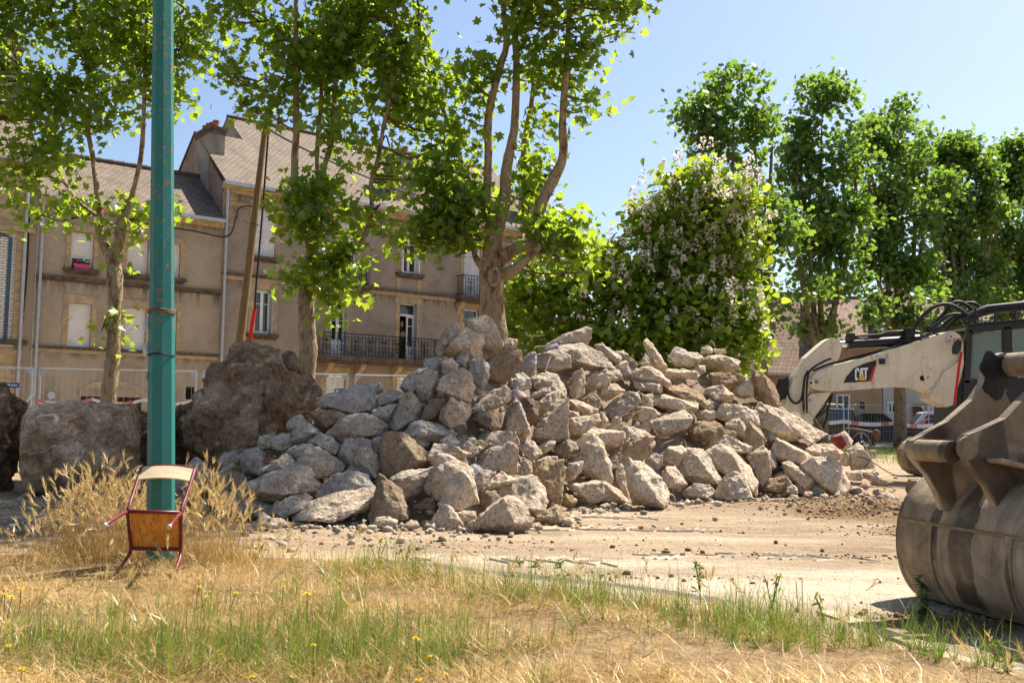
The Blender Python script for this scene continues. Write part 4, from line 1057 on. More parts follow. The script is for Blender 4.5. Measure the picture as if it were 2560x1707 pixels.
# ------------------------------------------------------------------ broken concrete
def hull_tris(pts):
    bm = bmesh.new()
    for p in pts: bm.verts.new(p)
    r = bmesh.ops.convex_hull(bm, input=bm.verts)
    bmesh.ops.delete(bm, geom=[v for v in bm.verts if not v.link_faces], context='VERTS')
    bmesh.ops.triangulate(bm, faces=bm.faces)
    bmesh.ops.recalc_face_normals(bm, faces=bm.faces)
    bm.verts.index_update(); V = np.array([v.co[:] for v in bm.verts]); Fc = np.array([[v.index for v in f.verts] for f in bm.faces])
    bm.free(); return V, Fc
def subdiv(V, Fc, maxe, cap=6000):
    """split long edges until none is longer than maxe"""
    for _ in range(12):
        e = np.sort(np.concatenate([Fc[:, [0, 1]], Fc[:, [1, 2]], Fc[:, [2, 0]]]), 1)
        E, inv = np.unique(e, axis=0, return_inverse=True); inv = inv.reshape(-1)
        L = np.linalg.norm(V[E[:, 0]] - V[E[:, 1]], axis=1); long_ = L > maxe
        if not long_.any() or len(Fc) > cap: break
        idx = np.full(len(E), -1); idx[long_] = len(V) + np.arange(long_.sum()); V = np.concatenate([V, (V[E[long_, 0]] + V[E[long_, 1]]) / 2])
        m = len(Fc); ab, bc, ca = idx[inv[:m]], idx[inv[m:2 * m]], idx[inv[2 * m:]]; out = []
        a, b, c = Fc[:, 0], Fc[:, 1], Fc[:, 2]
        n = (ab >= 0).astype(int) + (bc >= 0) + (ca >= 0)
        k = n == 0; out.append(Fc[k])
        k = n == 3; out += [np.stack([a[k], ab[k], ca[k]], 1), np.stack([ab[k], b[k], bc[k]], 1), np.stack([ca[k], bc[k], c[k]], 1), np.stack([ab[k], bc[k], ca[k]], 1)]
        for (x, y, z, mx, o1, o2) in ((a, b, c, ab, bc, ca), (b, c, a, bc, ca, ab), (c, a, b, ca, ab, bc)):
            k = (n == 1) & (mx >= 0); out += [np.stack([x[k], mx[k], z[k]], 1), np.stack([mx[k], y[k], z[k]], 1)]
            k = (n == 2) & (mx < 0)           # the two other edges are split: o1 on y-z, o2 on z-x
            out += [np.stack([x[k], y[k], o1[k]], 1), np.stack([x[k], o1[k], o2[k]], 1), np.stack([o2[k], o1[k], z[k]], 1)]
        Fc = np.concatenate(out)
    return V, Fc
def vnormals(V, Fc):
    n = np.cross(V[Fc[:, 1]] - V[Fc[:, 0]], V[Fc[:, 2]] - V[Fc[:, 0]]); N = np.zeros_like(V)
    for k in range(3): np.add.at(N, Fc[:, k], n)
    return N / np.maximum(np.linalg.norm(N, axis=1, keepdims=True), 1e-9)
def relax(V, Fc, it=1, k=0.5):
    for _ in range(it):
        s = np.zeros_like(V); c = np.zeros(len(V))
        for a, b in ((0, 1), (1, 2), (2, 0)):
            np.add.at(s, Fc[:, a], V[Fc[:, b]]); np.add.at(c, Fc[:, a], 1); np.add.at(s, Fc[:, b], V[Fc[:, a]]); np.add.at(c, Fc[:, b], 1)
        V = V * (1 - k) + k * s / np.maximum(c, 1)[:, None]
    return V
def vnoise(V, s, seed):
    o = Vector((seed * 3.7, seed * 1.3, seed * 7.9)); return np.array([noise.noise(Vector(v) * s + o) for v in V])
def crack(V, s, seed):
    out = []
    for v in V:
        d = noise.voronoi(Vector(v) * s + Vector((seed, seed * 2.3, 1)))[0]; out.append(min(d[1] - d[0], .45))
    return np.array(out)
def ridged(V, s, seed):
    o = Vector((seed * 2.1, seed * 5.3, seed * 1.9)); return np.array([noise.hetero_terrain(Vector(v) * s + o, 0.8, 2.1, 4, 0.6) for v in V])

def block_from_outline(name, poly, Y, mat, seed, color=(.42, .36, .28), thick=0.75, rough=1.0, maxe=None, smooth_it=1, front=None):
    """poly: outline in photo pixels. Gets its own distance Y, real size and thickness."""
    r = np.random.default_rng(seed)
    pts = np.array([at(px, py, Y)[:] for px, py in poly]); c = pts.mean(0); q = pts - c
    w_, h_ = np.ptp(pts[:, 0]), np.ptp(pts[:, 2]); t = thick * (0.55 * min(w_, h_) + 0.3 * max(w_, h_)) * r.uniform(.85, 1.15)
    kx, kz = r.uniform(-.45, .45), -r.uniform(.25, .75)
    H_ = []
    for p in q: H_.append(Vector((p[0], r.uniform(-.22, .22) * t, p[2])))
    sf = r.uniform(.48, .78); sx, szz = r.uniform(-.14, .14) * w_, r.uniform(-.16, .05) * h_
    k0 = r.integers(0, len(q)); nf = int(r.integers(3, 5))
    for j in range(nf):
        p = q[(k0 + j * len(q) // nf) % len(q)]; s_ = r.uniform(.42, .88)
        a, b = p[0] * s_ + sx, p[2] * s_ + szz
        H_.append(Vector((a, -t * (.52 + kx * a / w_ + kz * b / h_), b)))
    sb = r.uniform(.6, .85)
    for p in q[::2]:
        H_.append(Vector((p[0] * sb, t * (.5 + r.uniform(-.12, .12)), p[2] * sb * .9 - .04 * h_)))
    V, Fc = hull_tris(H_)
    size = (w_ * h_) ** .5; e = maxe or max(.028, size / 19)
    V, Fc = subdiv(V, Fc, e, 14000)
    V = relax(V, Fc, smooth_it, .22)
    N = vnormals(V, Fc); sd = seed % 97
    d = 0.030 * size * vnoise(V, 2.1 / size, sd) + 0.026 * size * vnoise(V, 6.0 / size, sd + 5) + 0.013 * vnoise(V, 13.0, sd + 9) + 0.009 * vnoise(V, 30.0, sd + 2)
    V = V + N * (rough * d)[:, None] + c
    zmin = V[:, 2].min()
    if zmin < -0.06: V[:, 2] = np.maximum(V[:, 2], -0.06)
    o = np_mesh(name, V, Fc, mat, smooth=True)
    o.color = (*color, 1); o['_px'] = float(np.mean([p[0] for p in poly])); o['_py'] = float(np.mean([p[1] for p in poly]))
    return o

TOE_X = [380, 560, 700, 850, 1000, 1150, 1250, 1350, 1500, 1700, 1850, 2000, 2100, 2250]
TOE_Y = [1262, 1296, 1306, 1310, 1314, 1322, 1308, 1285, 1266, 1254, 1246, 1243, 1243, 1243]
TAN = math.tan(math.radians(38))
def toe_d(px):
    y = np.interp(px, TOE_X, TOE_Y); return CAM_H * FPX / (y - yh(px))
def slope_Y(px, py):
    """distance at which the line of sight meets the heap's face"""
    d = ray(px, py); k = d.z / d.y; d0 = toe_d(px)
    # CAM_H + k Y = TAN (Y - d0)
    Y = (CAM_H + TAN * d0) / (TAN - k)
    z = CAM_H + k * Y
    return Y if z > 0 else CAM_H / max(-k, .03)

Z6 = (500, 780); Z7 = (1150, 780); Z8 = (1600, 780); Z5 = (900, 450); Z3 = (0, 900)
K = 700 / 1960
GREY = (.58, .485, .395); SAND = (.72, .585, .45); BROWN = (.36, .265, .185); DARK = (.27, .195, .14); PALE = (.77, .645, .51); COOL = (.51, .465, .42)  # shaded side's cool cast and sunlit side's warmth put into block tones
# outline origin, points, colour, own label (None: described by its neighbours)
B = [
 (Z6, "835,605 900,575 1080,535 1210,560 1255,620 1250,665 1090,710 980,705 845,665", COOL, "long flat grey slab lying alone on top beside the brown boulder"),
 (Z6, "1010,545 1090,515 1250,490 1275,555 1200,590 1100,545", COOL, None),
 (Z6, "1250,590 1330,545 1420,560 1440,590 1360,655 1260,660", COOL, None),
 (Z6, "755,700 830,685 960,690 1030,720 960,800 870,845 830,800", BROWN, None),
 (Z6, "890,855 1000,735 1100,705 1180,720 1310,790 1290,850 1180,890 990,925", GREY, "broad hump-shaped grey block under the long flat slab"),
 (Z6, "1205,700 1260,660 1380,640 1350,740 1310,800 1210,740", COOL, None),
 (Z6, "1310,800 1400,600 1480,545 1545,650 1530,750 1370,810", GREY, "grey block with a pointed peak left of the pile's summit"),
 (Z6, "1540,760 1600,620 1700,605 1720,650 1680,740 1620,785", DARK, None),
 (Z6, "1510,470 1600,405 1660,420 1670,480 1640,620 1560,650 1510,540", GREY, None),
 (Z6, "1400,530 1450,440 1530,400 1600,395 1510,480 1510,570 1430,560", COOL, None),
 (Z6, "1665,540 1710,450 1830,385 1890,420 1920,520 1890,630 1800,635 1690,600", SAND, "smooth pale gem-shaped block below the summit blocks"),
 (Z6, "1675,740 1690,690 1760,600 1890,655 1895,700 1850,780 1730,810", GREY, None),
 (Z6, "1580,330 1680,315 1700,360 1690,430 1600,410 1570,390", COOL, None),
 (Z6, "1690,345 1760,320 1815,370 1790,430 1700,440", SAND, None),
 (Z6, "1790,330 1870,280 1885,330 1880,390 1830,380", COOL, None),
 (Z6, "1430,850 1500,760 1560,770 1680,780 1745,840 1690,895 1590,910 1440,850", COOL, None),
 (Z6, "1410,860 1450,845 1560,880 1605,915 1580,945 1460,890", GREY, None),
 (Z6, "1680,905 1760,845 1825,920 1780,940", COOL, None),
 (Z6, "605,790 640,745 710,720 760,780 690,830 630,850", COOL, None),
 (Z6, "630,870 700,765 750,765 845,850 720,930 650,930", COOL, None),
 (Z6, "500,890 560,850 620,850 650,940 590,990 510,960", COOL, None),
 (Z6, "760,905 840,850 910,860 990,940 960,1010 850,960", COOL, None),
 (Z6, "600,980 660,930 770,920 850,960 760,1000 700,1060 640,1010", COOL, None),
 (Z6, "280,1000 320,965 390,950 450,990 470,1060 410,1130 340,1110 290,1060", COOL, "rounded bluish grey block at the brown boulder's foot"),
 (Z6, "455,1020 480,1010 550,1040 540,1060 460,1060", (.40, .20, .11), "small orange brick fragment beside the rounded bluish block"),
 (Z6, "415,1150 440,1100 560,1010 610,1000 650,1040 690,1090 560,1120 430,1160", GREY, None),
 (Z6, "1250,960 1290,860 1370,835 1440,860 1580,990 1580,1040 1470,1110 1320,1170 1260,1100", (.36, .275, .19), "large block with dark brown soil stain on its face, in the shade"),
 (Z6, "965,1000 1020,890 1130,880 1200,900 1210,950 1100,960 1060,1100 1000,1060", COOL, None),
 (Z6, "1080,1050 1110,970 1170,940 1240,990 1255,1060 1230,1160 1170,1170 1100,1110", GREY, None),
 (Z6, "700,1040 740,970 830,950 1000,1070 1000,1100 860,1190 830,1180 770,1100", GREY, None),
 (Z6, "1200,930 1210,880 1290,870 1270,940 1255,1010 1220,980", COOL, None),
 (Z6, "325,1210 480,1130 640,1080 740,1075 790,1140 850,1240 720,1290 540,1340 400,1310", GREY, "huge wedge-shaped block low down beside the dry grass"),
 (Z6, "790,1280 860,1200 960,1130 1050,1110 1150,1140 1205,1220 1040,1250 900,1270 820,1310", COOL, None),
 (Z6, "485,1400 530,1340 600,1300 720,1270 775,1300 760,1340 650,1390 600,1440 500,1450", GREY, None),
 (Z6, "640,1410 790,1320 980,1260 1220,1230 1230,1290 1180,1370 1020,1420 900,1460 760,1460 680,1450", SAND, "long low pale slab lying at the foot of the shaded side"),
 (Z6, "1200,1480 1190,1440 1230,1300 1250,1140 1310,1180 1400,1250 1455,1400 1350,1440 1260,1490", (.36, .275, .19), "tall triangular brownish block standing at the foot of the pile"),
 (Z6, "1340,1170 1430,1110 1640,1085 1620,1160 1560,1240 1460,1330 1430,1290 1400,1230", GREY, None),
 (Z6, "1560,1230 1590,1160 1640,1130 1640,1240 1610,1290", GREY, None),
 (Z6, "1610,1280 1640,1070 1680,1000 1750,1010 1900,1090 1905,1150 1880,1180 1945,1330 1780,1360 1680,1300", PALE, "big pitted slab leaning upright with stepped edge, pale grey"),
 (Z6, "1605,1020 1640,920 1780,940 1890,990 1850,1020 1720,1020 1660,1000 1620,1060", GREY, None),
 (Z6, "1830,940 1880,880 1920,890 1955,990 1900,1010 1850,980", GREY, None),
 (Z6, "120,1280 200,1255 330,1255 350,1290 250,1380 160,1410 130,1310", GREY, None),
 (Z6, "250,1390 330,1290 440,1330 490,1370 430,1440 330,1440", GREY, None),
 (Z6, "100,1180 130,1130 220,1105 310,1130 320,1180 290,1250 170,1255", BROWN, None),
 (Z6, "400,1460 440,1400 500,1440 480,1490 430,1510", GREY, None),
 (Z6, "470,1490 510,1440 590,1450 610,1490 550,1515 490,1510", SAND, None),
 (Z6, "1610,1480 1690,1350 1740,1345 1800,1410 1840,1490 1720,1515", SAND, "small triangular pale chunk on the sand before the leaning pitted slab"),
 (Z6, "1815,1410 1850,1390 1930,1400 1940,1460 1880,1480 1820,1460", SAND, None),
 (Z6, "1660,1340 1700,1290 1750,1300 1750,1370 1690,1375", GREY, None),
 (Z6, "1490,1360 1570,1310 1650,1330 1650,1380 1540,1380", DARK, None),
 (Z6, "1210,1500 1240,1440 1330,1430 1380,1460 1370,1500 1290,1520", SAND, None),
 (Z3, "1225,790 1290,740 1370,695 1440,740 1500,800 1480,860 1350,900 1250,890", COOL, "cone-shaped grey block right behind the teal lamp post"),
 (Z5, "725,985 880,955 925,980 995,1140 985,1170 870,1205 850,1130 790,1050", SAND, "topmost boxy block on the summit before the plane trunk"),
 (Z5, "580,1210 700,1060 740,1035 860,1100 865,1140 830,1220 800,1245 640,1245", SAND, "broad rounded block right below the topmost boxy block"),
 (Z5, "530,1200 545,1130 600,1040 680,1015 690,1045 580,1170 570,1240", COOL, None),
 (Z5, "875,1220 960,1180 1040,1110 1095,1115 1090,1170 960,1230", GREY, None),
 (Z5, "885,1270 1060,1175 1115,1195 1140,1260 1100,1340 1010,1425 900,1400 890,1300", (.32, .24, .17), "dark brown block with sunlit flat top below the summit"),
 (Z5, "765,1260 850,1245 900,1300 905,1390 870,1460 800,1430 770,1330", COOL, None),
 (Z7, "320,520 390,430 440,430 490,470 500,530 420,550 350,570", COOL, None),
 (Z7, "490,475 600,420 680,440 740,540 740,600 640,560 520,520", GREY, None),
 (Z7, "525,300 650,270 710,270 770,310 770,390 660,415 530,400", GREY, "squared block with a bent wire on its face near the top"),
 (Z7, "410,380 480,290 530,280 530,400 490,460 430,440", COOL, None),
 (Z7, "590,240 720,160 870,110 915,120 915,185 880,230 680,250 600,270", GREY, "flat-topped slab tilted up against the flowering tree"),
 (Z7, "600,270 750,225 860,225 980,280 1095,400 930,410 770,400 770,300 700,270", GREY, None),
 (Z7, "945,235 1000,220 1130,310 1130,340 1090,360 960,260", GREY, None),
 (Z7, "1090,370 1160,335 1180,370 1140,405 1100,400", SAND, None),
 (Z7, "1090,275 1150,270 1230,360 1225,390 1160,340", GREY, None),
 (Z7, "1290,215 1310,190 1350,230 1450,390 1420,410 1350,370 1330,340", SAND, "thin pointed shard standing upright like a fin on top"),
 (Z7, "1245,370 1300,285 1340,350 1330,380", GREY, None),
 (Z7, "1170,450 1200,400 1330,380 1390,410 1470,490 1430,520 1210,480", SAND, None),
 (Z7, "1215,480 1400,500 1420,540 1400,575 1230,535", GREY, None),
 (Z7, "1425,410 1470,395 1650,415 1670,440 1650,470 1450,465 1425,445", SAND, "flat loaf-shaped slab right of the upright fin"),
 (Z8, "215,290 250,270 400,290 430,320 390,370 350,385 250,370 225,340", PALE, "long pale slab capping the pile's sunny end, with two small stones"),
 (Z8, "405,330 560,300 700,340 695,395 640,425 450,385", SAND, None),
 (Z8, "425,260 470,232 510,260 500,285 440,285", PALE, "bigger of two small stones sitting on the capping slab"),
 (Z8, "515,260 590,260 600,285 560,295 520,280", PALE, "flatter of two small stones sitting on the capping slab"),
 (Z8, "365,400 400,365 455,380 450,420 410,435", SAND, None),
 (Z8, "640,500 660,475 770,455 800,480 790,575 720,605 650,570", PALE, "whitish cube-like block leaning on the brown slab near the excavator"),
 (Z8, "775,450 800,405 850,420 950,510 985,640 960,670 860,640 800,590", BROWN, "brown earthy slab leaning beside the excavator's arm"),
 (Z8, "445,560 480,530 570,515 650,580 640,620 560,645 470,600", SAND, None),
 (Z8, "490,430 640,420 740,460 650,500 640,560 560,510 500,520", (.38, .28, .18), None),
 (Z8, "160,540 310,505 330,545 440,580 485,650 470,680 390,660 200,580", (.42, .31, .20), None),
 (Z8, "80,590 130,570 240,600 400,640 390,690 330,720 220,690 95,650", SAND, "long pale lozenge-shaped block in the sunny upper middle"),
 (Z8, "20,780 170,740 310,690 345,740 340,800 220,850 130,895 90,880", GREY, "large block with a dark underside and wires coiled below it"),
 (Z8, "385,700 430,680 520,690 525,740 460,760 400,740", SAND, None),
 (Z8, "535,700 570,640 680,650 815,700 815,790 720,770 600,775 535,740", SAND, None),
 (Z8, "345,830 400,770 530,765 570,790 600,860 520,900 430,950 360,900", (.40, .30, .20), None),
 (Z8, "590,830 600,780 690,740 740,800 740,860 700,890", SAND, None),
 (Z8, "815,680 850,640 920,680 1110,860 1105,890 1000,895 900,890 820,830", PALE, "long smooth block sloping down below the excavator's arm"),
 (Z8, "840,640 900,660 1010,690 1150,790 1290,850 1230,890 1180,860 1130,830 1000,760 900,690", SAND, None),
 (Z8, "1060,830 1110,790 1150,810 1180,870 1110,880", SAND, None),
 (Z8, "915,970 960,890 1000,900 1160,980 1225,1015 1100,1080 1020,1070 920,1030", SAND, None),
 (Z8, "1160,960 1200,930 1380,920 1410,980 1410,1040 1200,1010", SAND, None),
 (Z8, "1120,1065 1200,1020 1330,1015 1400,1060 1470,1220 1430,1280 1330,1280 1260,1160 1150,1120", PALE, "big arched pale block at the sunny end's foot"),
 (Z8, "1000,1060 1040,1040 1140,1100 1225,1160 1200,1220 1150,1220 1020,1130", SAND, None),
 (Z8, "1005,1040 1020,1010 1045,1025 1040,1050", (.45, .27, .17), "tiny reddish stone perched left of the big arched block"),
 (Z8, "435,910 470,880 600,865 760,940 755,1000 640,960 450,960", PALE, None),
 (Z8, "450,970 560,925 650,960 790,1100 805,1180 790,1270 720,1180 640,1120 530,1100", SAND, "big dome-shaped slab in the lower sunny half"),
 (Z8, "720,880 770,770 850,830 880,900 860,960 740,1000", (.42, .32, .21), None),
 (Z8, "745,1010 860,940 910,1000 900,1100 870,1180 810,1200 790,1090", SAND, None),
 (Z8, "260,1110 330,960 440,970 480,1010 560,1170 540,1200 380,1200 270,1160", PALE, "bright cube-like block with a sunlit sloping edge"),
 (Z8, "145,1000 200,940 300,940 320,970 260,1090 150,1080", SAND, None),
 (Z8, "0,1040 90,990 160,1000 150,1080 100,1110 20,1080", GREY, None),
 (Z8, "150,1130 180,1085 250,1080 260,1150 330,1200 280,1250 180,1210", SAND, None),
 (Z8, "300,1260 370,1200 480,1210 525,1250 510,1290 420,1310 330,1300", SAND, "egg-shaped stone on the sand below the bright cube-like block"),
 (Z8, "520,1290 560,1180 650,1120 720,1130 770,1280 690,1320 560,1320", PALE, None),
 (Z8, "850,1240 910,1160 1010,1140 1035,1170 990,1270 900,1270", (.40, .29, .18), None),
 (Z8, "990,1270 1040,1170 1095,1230 1100,1280", PALE, None),
 (Z8, "1450,960 1540,915 1570,960 1610,1060 1610,1095 1480,1100 1465,1020", SAND, "squared block with recessed underside below the red painted block"),
 (Z8, "1400,1050 1440,980 1465,1000 1470,1070 1430,1080", SAND, None),
 (Z8, "1440,1120 1540,1110 1560,1150 1540,1175 1450,1170", SAND, None),
 (Z8, "1530,1110 1640,1100 1740,1200 1650,1200 1560,1150", SAND, None),
 (Z8, "1660,1290 1720,1270 1840,1320 1860,1350 1780,1365 1700,1330", SAND, "flat stone slab on the sand just left of the bucket"),
 (Z8, "1860,1250 1880,1170 1950,1155 1960,1250 1900,1300", BROWN, "brown earthy lump touching the bucket's back"),
 (Z8, "1590,990 1610,965 1650,970 1645,1020 1600,1025", SAND, None),
 (Z7, "80,650 130,600 310,520 355,550 345,620 270,670 110,690", GREY, None),
 (Z7, "80,750 120,700 200,680 260,720 280,810 230,840 140,790", DARK, "dark soil-brown block in the middle of the shaded side"),
 (Z7, "295,810 330,690 390,595 430,650 450,740 485,840 430,900 330,850", GREY, "tall spike-shaped block in the pile's middle"),
 (Z7, "405,605 470,600 545,630 550,740 490,800 450,720", DARK, None),
 (Z7, "480,890 560,770 640,650 755,600 755,880 660,920 560,920", GREY, "largest smooth upright slab at the pile's centre"),
 (Z7, "540,640 620,570 690,550 715,620 640,650 580,740 540,710", GREY, None),
 (Z7, "490,590 560,540 630,525 635,560 560,620 510,620", GREY, None),
 (Z7, "765,580 790,440 850,400 875,430 850,490 870,570 810,610", SAND, None),
 (Z7, "845,495 910,430 1020,405 1065,440 1040,510 920,560 870,570", SAND, None),
 (Z7, "955,560 990,500 1100,505 1150,550 1030,620 980,610", SAND, None),
 (Z7, "845,620 940,545 1000,640 960,690 870,650", BROWN, None),
 (Z7, "1000,690 1080,610 1180,560 1240,570 1255,640 1180,680 1120,740 1030,740", GREY, None),
 (Z7, "1130,690 1210,620 1230,650 1210,740 1150,760", SAND, None),
 (Z7, "755,610 840,620 965,680 960,720 880,725 790,680", SAND, None),
 (Z7, "760,690 830,700 840,735 770,730", GREY, None),
 (Z7, "760,800 770,740 830,740 970,715 980,760 900,810 850,860 770,860", SAND, None),
 (Z7, "950,800 980,700 1010,690 1035,760 1010,820", SAND, None),
 (Z7, "1020,800 1090,730 1130,740 1120,820 1050,820", SAND, None),
 (Z7, "1210,740 1240,660 1330,665 1400,720 1290,760 1240,790", SAND, None),
 (Z7, "1260,640 1280,580 1350,570 1350,680 1300,660", SAND, None),
 (Z7, "870,840 900,810 1090,830 1160,840 1130,940 1010,960 990,900", SAND, None),
 (Z7, "1100,830 1170,800 1290,830 1360,870 1340,910 1200,900 1140,930", PALE, None),
 (Z7, "1045,1010 1080,960 1190,890 1300,870 1340,950 1320,1010 1200,1040 1120,1080 1060,1070", (.44, .33, .215), "big chunky block with deep shaded front, right of centre"),
 (Z7, "755,1040 850,960 860,860 920,850 1000,920 1050,1050 1060,1190 1000,1190 880,1140 860,1050", PALE, "tall rough-faced pale block right of the smooth central slab"),
 (Z7, "130,1090 150,1000 220,950 360,915 400,960 390,1130 300,1120 170,1100", GREY, "squarish grey block above the two front blocks"),
 (Z7, "130,880 160,855 330,825 380,840 415,920 330,930 200,960 150,940", GREY, None),
 (Z7, "400,940 470,895 510,900 575,990 510,1040 420,1000", GREY, None),
 (Z7, "540,940 590,910 670,900 650,950 580,1000", GREY, None),
 (Z7, "640,960 740,890 790,940 770,1010 690,1040", BROWN, None),
 (Z7, "390,1130 400,1060 460,1035 500,1100 460,1160", COOL, None),
 (Z7, "530,1050 580,1010 680,1010 680,1040 600,1060 550,1080", GREY, None),
 (Z7, "480,1130 600,1040 720,1040 740,1100 720,1190 700,1330 620,1360 590,1250 540,1160", (.42, .32, .21), "tall brown-topped block behind the front blocks"),
 (Z7, "165,1240 310,1190 490,1140 540,1160 580,1240 600,1380 540,1410 450,1340 330,1290 200,1370 170,1330", PALE, "wide rough block right behind the foremost block"),
 (Z7, "80,1505 170,1400 280,1310 370,1290 440,1340 510,1440 510,1500 400,1545 230,1540", SAND, "foremost block, large wedge lying on the sand before the pile"),
 (Z7, "540,1430 640,1360 680,1350 765,1440 730,1475 580,1480", (.42, .32, .21), "low brownish block on the sand right of the foremost block"),
 (Z7, "700,1340 740,1270 790,1285 815,1330 770,1370", (.40, .31, .16), None),
 (Z7, "735,1180 760,1060 860,1045 850,1120 790,1170", SAND, None),
 (Z7, "740,1210 880,1190 980,1180 990,1310 930,1340 880,1330 820,1290", SAND, None),
 (Z7, "980,1290 1000,1180 1050,1220 1110,1240 1190,1330 1170,1350 1030,1340", SAND, None),
 (Z7, "1090,1120 1130,1060 1160,1100 1190,1250 1195,1330 1140,1260 1100,1190", SAND, None),
 (Z7, "1155,1080 1190,1020 1290,1060 1400,1160 1470,1260 1440,1340 1380,1375 1210,1330 1180,1200", PALE, "big sail-shaped pale block at the sunny foot"),
 (Z7, "1280,1340 1310,1260 1400,1290 1440,1350 1400,1375 1300,1370", PALE, None),
 (Z7, "170,1200 290,1120 370,1160 390,1180 300,1220 180,1240", SAND, None),
 (Z7, "80,1140 170,1105 250,1120 180,1190 170,1250 100,1210", GREY, None),
]
blocks = []
for i, (org, txt, col, lab) in enumerate(B):
    pl = [(org[0] + float(a) * K, org[1] + float(b) * K) for a, b in (s.split(',') for s in txt.split())]
    cx = sum(p[0] for p in pl) / len(pl); cy = sum(p[1] for p in pl) / len(pl); yb = max(p[1] for p in pl)
    # swell the outlines a little so that neighbours touch
    pl = [(cx + (x - cx) * 1.07, cy + (y - cy) * 1.07) for x, y in pl]
    Y = slope_Y(cx, cy * .65 + yb * .35) + 0.06
    gy_ = CAM_H * FPX / max(yb - yh(cx), 20)
    sz_m = (max(p[0] for p in pl) - min(p[0] for p in pl)) * Y / FPX
    if yb > np.interp(cx, TOE_X, TOE_Y) - 12: Y = min(Y, gy_ + .25 * sz_m) if cy > 1150 else Y
    k = rnd.uniform(.93, 1.07)
    o = block_from_outline('concrete_block', pl, Y, M['concrete'], 100 + i, tuple(c * k for c in col), maxe=None)
    o['_w'] = max(p[0] for p in pl) - min(p[0] for p in pl); o['_h'] = max(p[1] for p in pl) - min(p[1] for p in pl)
    blocks.append((o, lab))

# red painted block, stands near the end of the heap
pl = [(Z8[0] + a * K, Z8[1] + b * K) for a, b in ((1355, 870), (1435, 825), (1490, 900), (1470, 940), (1420, 965), (1385, 930))]
Yr = slope_Y(1870, 1110) - .1
o = block_from_outline('concrete_block', pl, Yr, M['concrete'], 700, PALE, rough=.5); blocks.append((o, "squared kerb-like block with a dark red painted face"))
M['red_face'] = plain('old_red_paint', (0.20, 0.035, 0.02), .8, 0, .4, 12, .3, 40)
mb = MB(); fp = [at(px, py, Yr - .26) for px, py in ((Z8[0] + 1358 * K, Z8[1] + 872 * K), (Z8[0] + 1412 * K, Z8[1] + 862 * K), (Z8[0] + 1450 * K, Z8[1] + 925 * K), (Z8[0] + 1418 * K, Z8[1] + 962 * K), (Z8[0] + 1384 * K, Z8[1] + 930 * K))]
mb.prism(fp, Vector((0, .2, 0))); mb.build('painted_face', M['red_face'], o, bevel=.01)

# smaller lumps wedged in the gaps, each a piece of its own
OUT_X = [430, 545, 600, 700, 780, 850, 1010, 1040, 1090, 1150, 1240, 1300, 1360, 1480, 1560, 1620, 1690, 1850, 1960, 2040, 2100]
OUT_Y = [1150, 1130, 1110, 1040, 990, 960, 950, 880, 850, 800, 860, 870, 830, 830, 880, 880, 850, 890, 960, 1050, 1150]
fr = random.Random(77); small = []
n_small = 0
while n_small < 112:
    px = fr.uniform(440, 2110); lo = np.interp(px, OUT_X, OUT_Y) + 30; hi = np.interp(px, TOE_X, TOE_Y) - 8
    py = fr.uniform(lo, hi)
    s = fr.uniform(16, 34); nv = fr.randint(6, 8); a0 = fr.uniform(0, 6)
    pl = [(px + math.cos(a0 + 2 * PI * k / nv) * s * fr.uniform(.7, 1.1) * 1.15, py + math.sin(a0 + 2 * PI * k / nv) * s * fr.uniform(.6, 1.0)) for k in range(nv)]
    o = block_from_outline('concrete_lump', pl, slope_Y(px, py) + .16, M['concrete'], 900 + n_small, tuple(c * fr.uniform(.8, 1.05) for c in fr.choice([GREY, GREY, SAND, COOL, BROWN])), 1.0, maxe=.05)
    small.append(o); n_small += 1
for o in small:
    pass

# loose stones along the foot
foot = []
for (px, py, s) in ((1030, 1312, 20), (1070, 1308, 14), (1180, 1322, 12), (1345, 1318, 13), (1420, 1302, 16), (1395, 1290, 12), (1445, 1296, 9), (1500, 1276, 11), (1700, 1262, 12), (1735, 1258, 13), (1780, 1258, 12), (1950, 1252, 15), (1985, 1246, 16), (2020, 1236, 14),
                    (2060, 1240, 12), (2075, 1222, 16), (2110, 1216, 15), (2140, 1226, 17), (2165, 1214, 14), (2195, 1230, 15), (2220, 1240, 13), (2130, 1252, 12), (2175, 1250, 14), (2240, 1252, 13), (760, 1318, 12), (840, 1322, 14), (905, 1318, 16), (930, 1316, 12), (2090, 1268, 12), (1890, 1262, 14)):
    nv = 7; a0 = fr.uniform(0, 6); pl = [(px + math.cos(a0 + 2 * PI * k / nv) * s * fr.uniform(.8, 1.2), py + math.sin(a0 + 2 * PI * k / nv) * s * fr.uniform(.55, .8)) for k in range(nv)]
    o = block_from_outline('loose_stone', pl, CAM_H * FPX / (py + s * .5 - yh(px)), M['concrete'], 1200 + len(foot), tuple(c * fr.uniform(.85, 1.05) for c in SAND), 1.0, maxe=.04); foot.append(o)
for o in foot:
    pass

